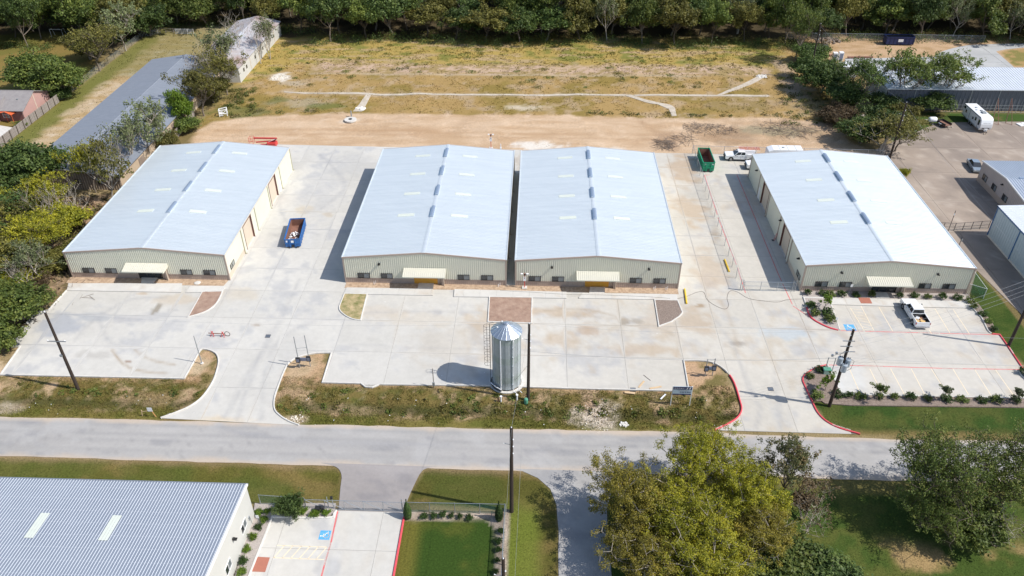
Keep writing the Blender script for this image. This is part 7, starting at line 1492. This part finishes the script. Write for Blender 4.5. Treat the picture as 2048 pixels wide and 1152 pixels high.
# cart with red brackets on the left lot
x, y = g(438, 673); t = thing('pipe_dolly', 'red pipe roller stand standing on the left concrete drive', 'roller stand', (x, y, .07), math.radians(-3))
for xx in (-.85, .65):
    for a, b in (((xx - .25, -.2, 0), (xx, 0, .75)), ((xx + .25, -.2, 0), (xx, 0, .75)), ((xx, .3, 0), (xx, 0, .75)), ((xx - .15, 0, .85), (xx, 0, .6)), ((xx + .15, 0, .85), (xx, 0, .6))): m = MB(); m.tube([a, b], .04, 5); m.build('leg', M['red_paint'], t)
m = MB(); m.tube([(-1.4, 0, .45), (.9, 0, .45)], .06, 8); m.build('pipe_bar', M['rust'], t); m = MB(); m.lathe([(.42, -.03), (.42, .03), (.32, .03), (.32, -.03), (.42, -.03)], (1.25, .1, .42), 16, 'y', caps=False); m.build('cable_reel', M['wood'], t)
# stakes with sign near the road, boards, rubble
x, y = g(312, 834); t = thing('stake_sign', 'white square sign on a leaning orange stake at the left drive mouth', 'sign', (x, y, 0)); m = MB(); m.tube([(0, 0, 0), (-.35, 0, 1.3)], .06, 4); m.build('stake', mat('orange_wood', (.50, .26, .10), .8), t); m = MB(); m.box(-.72, -.12, -.08, -.05, 1.0, 1.6); o = m.build('sign_plate', M['plastic_white'], t)
x, y = g(285, 832); t = thing('wooden_stake', 'broken wooden stake left of the white square sign', 'stake', (x, y, 0)); m = MB(); m.tube([(0, 0, 0), (.15, 0, 1.0)], .06, 4); m.build('stake_shaft', M['new_wood'], t); m = MB(); m.tube([(.2, 0, .75), (1.2, .1, .9)], .03, 4); m.build('lath', M['new_wood'], t)
for i, (a, b, w_, mt, lb) in enumerate([((1287, 751), (1301, 762), .07, 'wood', 'thin dark batten lying on the middle lot'), ((1288, 763), (1277, 776), .22, 'new_wood', 'grey tan board lying aslant on the middle lot'), ((1299, 778), (1323, 774), .25, 'new_wood', 'pale plank lying by the front kerb'), ((1249, 786), (1270, 788), .35, 'new_wood', 'pale board lying on the verge behind the kerb'), ((1321, 800), (1331, 790), .18, 'plastic_white', 'white board leaning in the weeds left of the leasing sign')]):
    p, q = P(*a), P(*b); d = (q - p).normalized(); nn = Vector((-d.y, d.x, 0)) * w_ / 2; z = .072 if i < 3 else .12; m = MB(); pts = [p - nn, q - nn, q + nn, p + nn]; m.add([(v.x, v.y, z) for v in pts] + [(v.x, v.y, z + .05) for v in pts], [(3, 2, 1, 0), (4, 5, 6, 7), (0, 1, 5, 4), (1, 2, 6, 5), (2, 3, 7, 6), (3, 0, 4, 7)]); o = m.build('board', M[mt]); tag(o, lb, 'board')
def rubble(u, v, rad, n, lb, sz=.12, material='white_gravel', h=.1):
    m = MB(); x, y = g(u, v); rr = random.Random(int(u)); 
    for _ in range(n):
        a, q = rr.uniform(0, 6.28), rad * rr.random() ** .6; s = sz * rr.uniform(.4, 1.4); cx, cy = x + q * math.cos(a), y + q * math.sin(a) * .8
        b = len(m.v); vs = [(cx + s * rr.uniform(.5, 1) * sx, cy + s * rr.uniform(.5, 1) * sy, h * (1 - q / rad) * .5 + s * rr.uniform(.3, .8) * (1 if sz_ else 0)) for sx, sy, sz_ in ((-1, -1, 0), (1, -1, 0), (1, 1, 0), (-1, 1, 0), (-.6, -.6, 1), (.6, -.6, 1), (.6, .6, 1), (-.6, .6, 1))]
        m.add(vs, [(4, 5, 6, 7), (0, 1, 5, 4), (1, 2, 6, 5), (2, 3, 7, 6), (3, 0, 4, 7)])
    o = m.build('rubble', M[material]); tag(o, kind='stuff')
rubble(1192, 848, 2.0, 110, '', .07, 'caliche', .04); rubble(1200, 825, 2.5, 90, '', .06, 'caliche', .03); rubble(1247, 849, .6, 40, '', .12, 'white_gravel', .05); rubble(590, 840, 1.2, 50, '', .10, 'caliche'); rubble(1085, 291, 3.2, 60, '', .10, 'caliche', .05); rubble(560, 157, 2.2, 90, '', .15, 'caliche', .08)
rr3 = random.Random(77); m = MB()
for _ in range(60):
    u, v = rr3.choice([(rr3.uniform(20, 400), rr3.uniform(790, 832)), (rr3.uniform(560, 1460), rr3.uniform(785, 855)), (rr3.uniform(640, 1500), rr3.uniform(600, 770))] * 1 + [(rr3.uniform(600, 1460), rr3.uniform(795, 855))] * 2); x, y = g(u, v); s = rr3.uniform(.04, .09); a = rr3.uniform(0, 3)
    m.add([(x + s * math.cos(a), y + s * math.sin(a), .11), (x - s * math.sin(a), y + s * math.cos(a), .14), (x - s * math.cos(a), y - s * math.sin(a), .11), (x + s * math.sin(a) * .6, y - s * math.cos(a) * .6, .16)], [(0, 1, 2, 3)])
o = m.build('litter', M['plastic_white'], fix=False); tag(o, kind='stuff')
# white broken frame box at the edge of the dirt yard
t = thing('broken_tank_cage', 'broken white box frame at the left end of the dirt yard', 'crate', (-68.9, 158.6, 0), .3)
for a, b in (((0, 0, 0), (0, 0, 1.4)), ((1.6, 0, 0), (1.6, 0, 1.4)), ((0, 1.4, 0), (0, 1.4, 1.2)), ((1.6, 1.4, 0), (1.6, 1.4, 1.4)), ((0, 0, 1.4), (1.6, 0, 1.4)), ((0, 0, 1.4), (0, 1.4, 1.2)), ((1.6, 0, 1.4), (1.6, 1.4, 1.4)), ((0, 1.4, 1.2), (1.6, 1.4, 1.4)), ((0, 0, .7), (1.6, 0, .5)), ((0, 0, .1), (1.6, 0, 1.3))): m = MB(); m.tube([a, b], .10, 5); m.build('frame_bar', M['plastic_white'], t)
m = MB(); m.box(.1, .8, .02, .06, .1, 1.2); m.build('side_sheet', M['plastic_white'], t)
x, y = g(701, 241); t = thing('manhole_ring', 'round concrete manhole ring on the orange dirt', 'manhole', (x, y, 0)); m = MB(); m.lathe([(1.3, 0), (1.3, .3), (1.1, .32), (.4, .32)], (0, 0, 0), 24); m.build('ring', M['kerb'], t); m = MB(); m.lathe([(.4, .33), (.4, .38), (.1, .4)], (0, 0, 0), 16); m.build('lid', M['dark_steel'], t)
x, y = g(703, 233); t = thing('vent_pipe', 'grey upright pipe behind the manhole ring', 'pipe', (x, y, 0)); m = MB(); m.tube([(0, 0, 0), (0, 0, 1.2)], .16, 8); m.build('pipe_shaft', M['galv'], t); m = MB(); m.lathe([(.2, 1.15), (.2, 1.25)], (0, 0, 0), 8); m.build('cap', M['galv'], t)
x, y = g(724, 215); rubble(722, 217, 1.2, 30, '', .3); rubble(1523, 153, 1.5, 40, '', .25)
# weathered posts and things at the far right yard
t = thing('shipping_container', 'white container with faint lettering at the left end of the gravel yard', 'container', (72.2, 186.0, .06)); m = MB(); m.box(0, 3.6, 0, 3.4, .1, 2.7); m.build('body', M['white_car'], t, bevel=.03)
for k in range(2): m = MB(); m.box(-.03, 0, .25 + k * 1.5, 1.6 + k * 1.5, .3, 2.4); m.build('door', M['white_paint'], t)
for k in range(5): m = MB(); m.box(1.0 + k * .32, 1.22 + k * .32, -.012, -.001, 2.0, 2.3); m.build('lettering', M['steel_post'], t)
m = MB(); m.box(.55, .8, -.012, -.001, 1.8, 2.2); m.build('logo', M['steel_post'], t)
x, y = g(1664, 124); t = thing('portable_toilet', 'left one of the two small white cabins by the container', 'cabin', (x, y, .06)); m = MB(); m.box(0, 1.1, 0, 1.1, 0, 2.2); m.build('body', M['plastic_white'], t, bevel=.06); m = MB(); m.box(.15, .95, -.03, 0, .15, 1.9); m.build('door', M['blue_grey'], t)
x, y = g(1676, 123); t = thing('portable_toilet', 'right one of the two small white cabins by the container', 'cabin', (x, y, .06)); m = MB(); m.box(0, 1.1, 0, 1.1, 0, 2.2); m.build('body', M['plastic_white'], t, bevel=.06); m = MB(); m.box(.15, .95, -.03, 0, .15, 1.9); m.build('door', M['blue_grey'], t)
for a, b, lb in [((1658, 113), (1676, 111), 'short dark pipe lying behind the white cabins'), ((1695, 117), (1745, 116.5), 'long dark pipe lying on the far side of the gravel yard')]: p, q = P(*a), P(*b); m = MB(); m.tube([(p.x, p.y, .3), (q.x, q.y, .3)], .28, 8); o = m.build('steel_pipe', M['rust']); tag(o, lb, 'pipe')
rubble(1655, 82, 3.5, 120, '', .4, 'twig', 1.2); rubble(1640, 92, 2, 60, '', .35, 'dark_steel', .8)
x, y = g(1745, 245); t = thing('flatbed_trailer', 'old dark flatbed trailer under the trees beside the right yard', 'trailer', (x, y, .05), .5); m = MB(); m.box(-1.1, 1.1, -2.6, 2.6, .7, .85); m.build('deck', M['wood'], t)
for s in (-1, 1):
    for yy in (-.5, .5): wheel(t, s * 1.2, yy, s, .34, .2)
x, y = g(2044, 250); t = thing('white_slab', 'white flat tray on the ground at the right edge of the yard', 'tray', (x, y, .06), .3); m = MB(); m.box(-1, 1, -.7, .7, 0, .18); m.build('tray_body', M['plastic_white'], t, bevel=.03); m = MB(); m.box(-.03, .03, -.7, .7, .185, .2); m.build('seam', M['black'], t)
# accessible parking symbols painted on the concrete
def isa(label, c, e1, e2, s):
    """white wheelchair figure on a blue square. c centre, e1 right, e2 up (unit, on the ground)"""
    c = Vector((*c, 0)); e1 = Vector((*e1, 0)); e2 = Vector((*e2, 0)); t = thing('parking_symbol', label, 'symbol', (c.x, c.y, .071)); F = lambda a, b, z: tuple(e1 * a * s + e2 * b * s + Vector((0, 0, z)))
    m = MB(); m.add([F(-.5, -.5, .0), F(.5, -.5, .0), F(.5, .5, .0), F(-.5, .5, .0), F(-.5, -.5, .004), F(.5, -.5, .004), F(.5, .5, .004), F(-.5, .5, .004)], [(3, 2, 1, 0), (4, 5, 6, 7), (0, 1, 5, 4), (1, 2, 6, 5), (2, 3, 7, 6), (3, 0, 4, 7)]); m.build('blue_square', M['blue_paint'], t)
    m = MB()
    def stroke(p, w_=.07):
        for a, b in zip(p[:-1], p[1:]):
            a, b = Vector((*a, 0)), Vector((*b, 0)); d = (b - a).normalized(); n = Vector((-d.y, d.x, 0)) * w_ / 2; q = [a - n - d * .02, b - n + d * .02, b + n + d * .02, a + n - d * .02]; m.add([F(v.x, v.y, .008) for v in q], [(0, 1, 2, 3)])
    stroke([(-.05 + .25 * math.cos(a), -.12 + .25 * math.sin(a)) for a in np.linspace(2.0, 6.0, 14)]); stroke([(-.10, .24), (-.06, -.02), (.16, -.02), (.26, -.28), (.36, -.24)], .08); stroke([(-.08, .12), (.12, .12)], .06)
    m.add([F(-.11 + .075 * math.cos(a), .35 + .075 * math.sin(a), .008) for a in np.linspace(0, 6.28, 12, endpoint=False)], [tuple(range(12))]); m.build('wheelchair_figure', M['white_paint'], t, fix=False)
x, y = g(1699.5, 656); isa('blue and white wheelchair symbol in the upper parking bays of the right lot', (x, y), (1, 0), (0, 1), 1.45)
x, y = g(650, 1071); isa('blue and white wheelchair symbol by the red line of the near forecourt', (x, y), (0, 1), (-1, 0), 1.15)
for (u, v, h), lb in [((1698, 588.5, 1.6), 'small sign post among the shrubs of the rightmost warehouse'), ((1670, 650, 1.2), 'small pale sign post in the corner planter by the warehouse'), ((520, 1052, 1.6), 'white parking sign between the clipped shrubs of the white walled building')]:
    x, y = g(u, v); t = thing('parking_sign', lb, 'sign', (x, y, .1)); m = MB(); m.tube([(0, 0, 0), (0, 0, h)], .03, 5); m.build('post', M['galv'], t); m = MB(); m.box(-.16, .16, -.05, -.03, h - .35, h + .1); m.build('sign_plate', M['plastic_white'], t)
x, y = onx(1490 + 248 / 3.84, 300 + 700 / 3.84, 39.59); t = thing('hand_truck', 'red hand truck leaning on the shaded wall of the rightmost warehouse', 'hand truck', (39.05, 111.3, .07)); m = MB(); m.tube([(0, 0, .1), (.3, 0, 1.3), (.3, .4, 1.3), (0, .4, .1)], .03, 5); m.build('frame', M['red_paint'], t); m = MB(); m.box(-.35, 0, 0, .4, .05, .09); m.build('toe_plate', M['dark_steel'], t)
# words on the red kerbs and lines, as on the real ones
def to_mesh(o):
    dg = bpy.context.evaluated_depsgraph_get(); dg.update(); me = bpy.data.meshes.new_from_object(o.evaluated_get(dg)); n = bpy.data.objects.new('lettering', me); COL.objects.link(n); n.parent = o.parent; n.location = o.location; n.rotation_euler = o.rotation_euler
    if not me.materials and o.data.materials: me.materials.append(o.data.materials[0])
    bpy.data.objects.remove(o); return n
def paint_text(s, p, ang, size, z, name='lettering'):
    c = bpy.data.curves.new(name, 'FONT'); c.body = s; c.size = size; c.extrude = .002; c.align_y = 'CENTER'; c.materials.append(M['white_paint']); o = bpy.data.objects.new(name, c); link(o); o.location = (p[0], p[1], z); o.rotation_euler = (0, 0, ang); return tag(o, kind='structure')
def along(s, a, b, size, z, rev=False, col='white_paint'):
    p, q = P(*a), P(*b); 
    if rev: p, q = q, p
    o = paint_text(s, p, math.atan2(q.y - p.y, q.x - p.x), size, z, 'painted_lettering'); o.data.materials[0] = M[col]; o = to_mesh(o); return tag(o, kind='structure')
along('FIRE LANE TOW AWAY', (1664, 851.5), (1715, 866.5), .20, .223); along('FIRE LANE', (1432, 859.3), (1463, 845.5), .20, .223); along('NO PARKING', (2018, 697), (2034, 722), .22, .223)
along('FIRE LANE', (1712, 663), (1730, 663.5), .22, .076, col='red_line'); along('NO PARKING TOW AWAY', (1835, 666), (1880, 667.4), .24, .076, col='red_line'); along('NO PARKING FIRE LANE', (1727, 732.4), (1766, 733.4), .24, .076, col='red_line'); along('NO PARKING TOW AWAY', (1884, 737.4), (1925, 738.4), .24, .076, col='red_line')
along('NO PARKING FIRE LANE', (649, 1131), (662.5, 1085), .26, .076, col='red_line')

for o in [o for o in list(COL.objects) if o.type == 'FONT']: to_mesh(o)
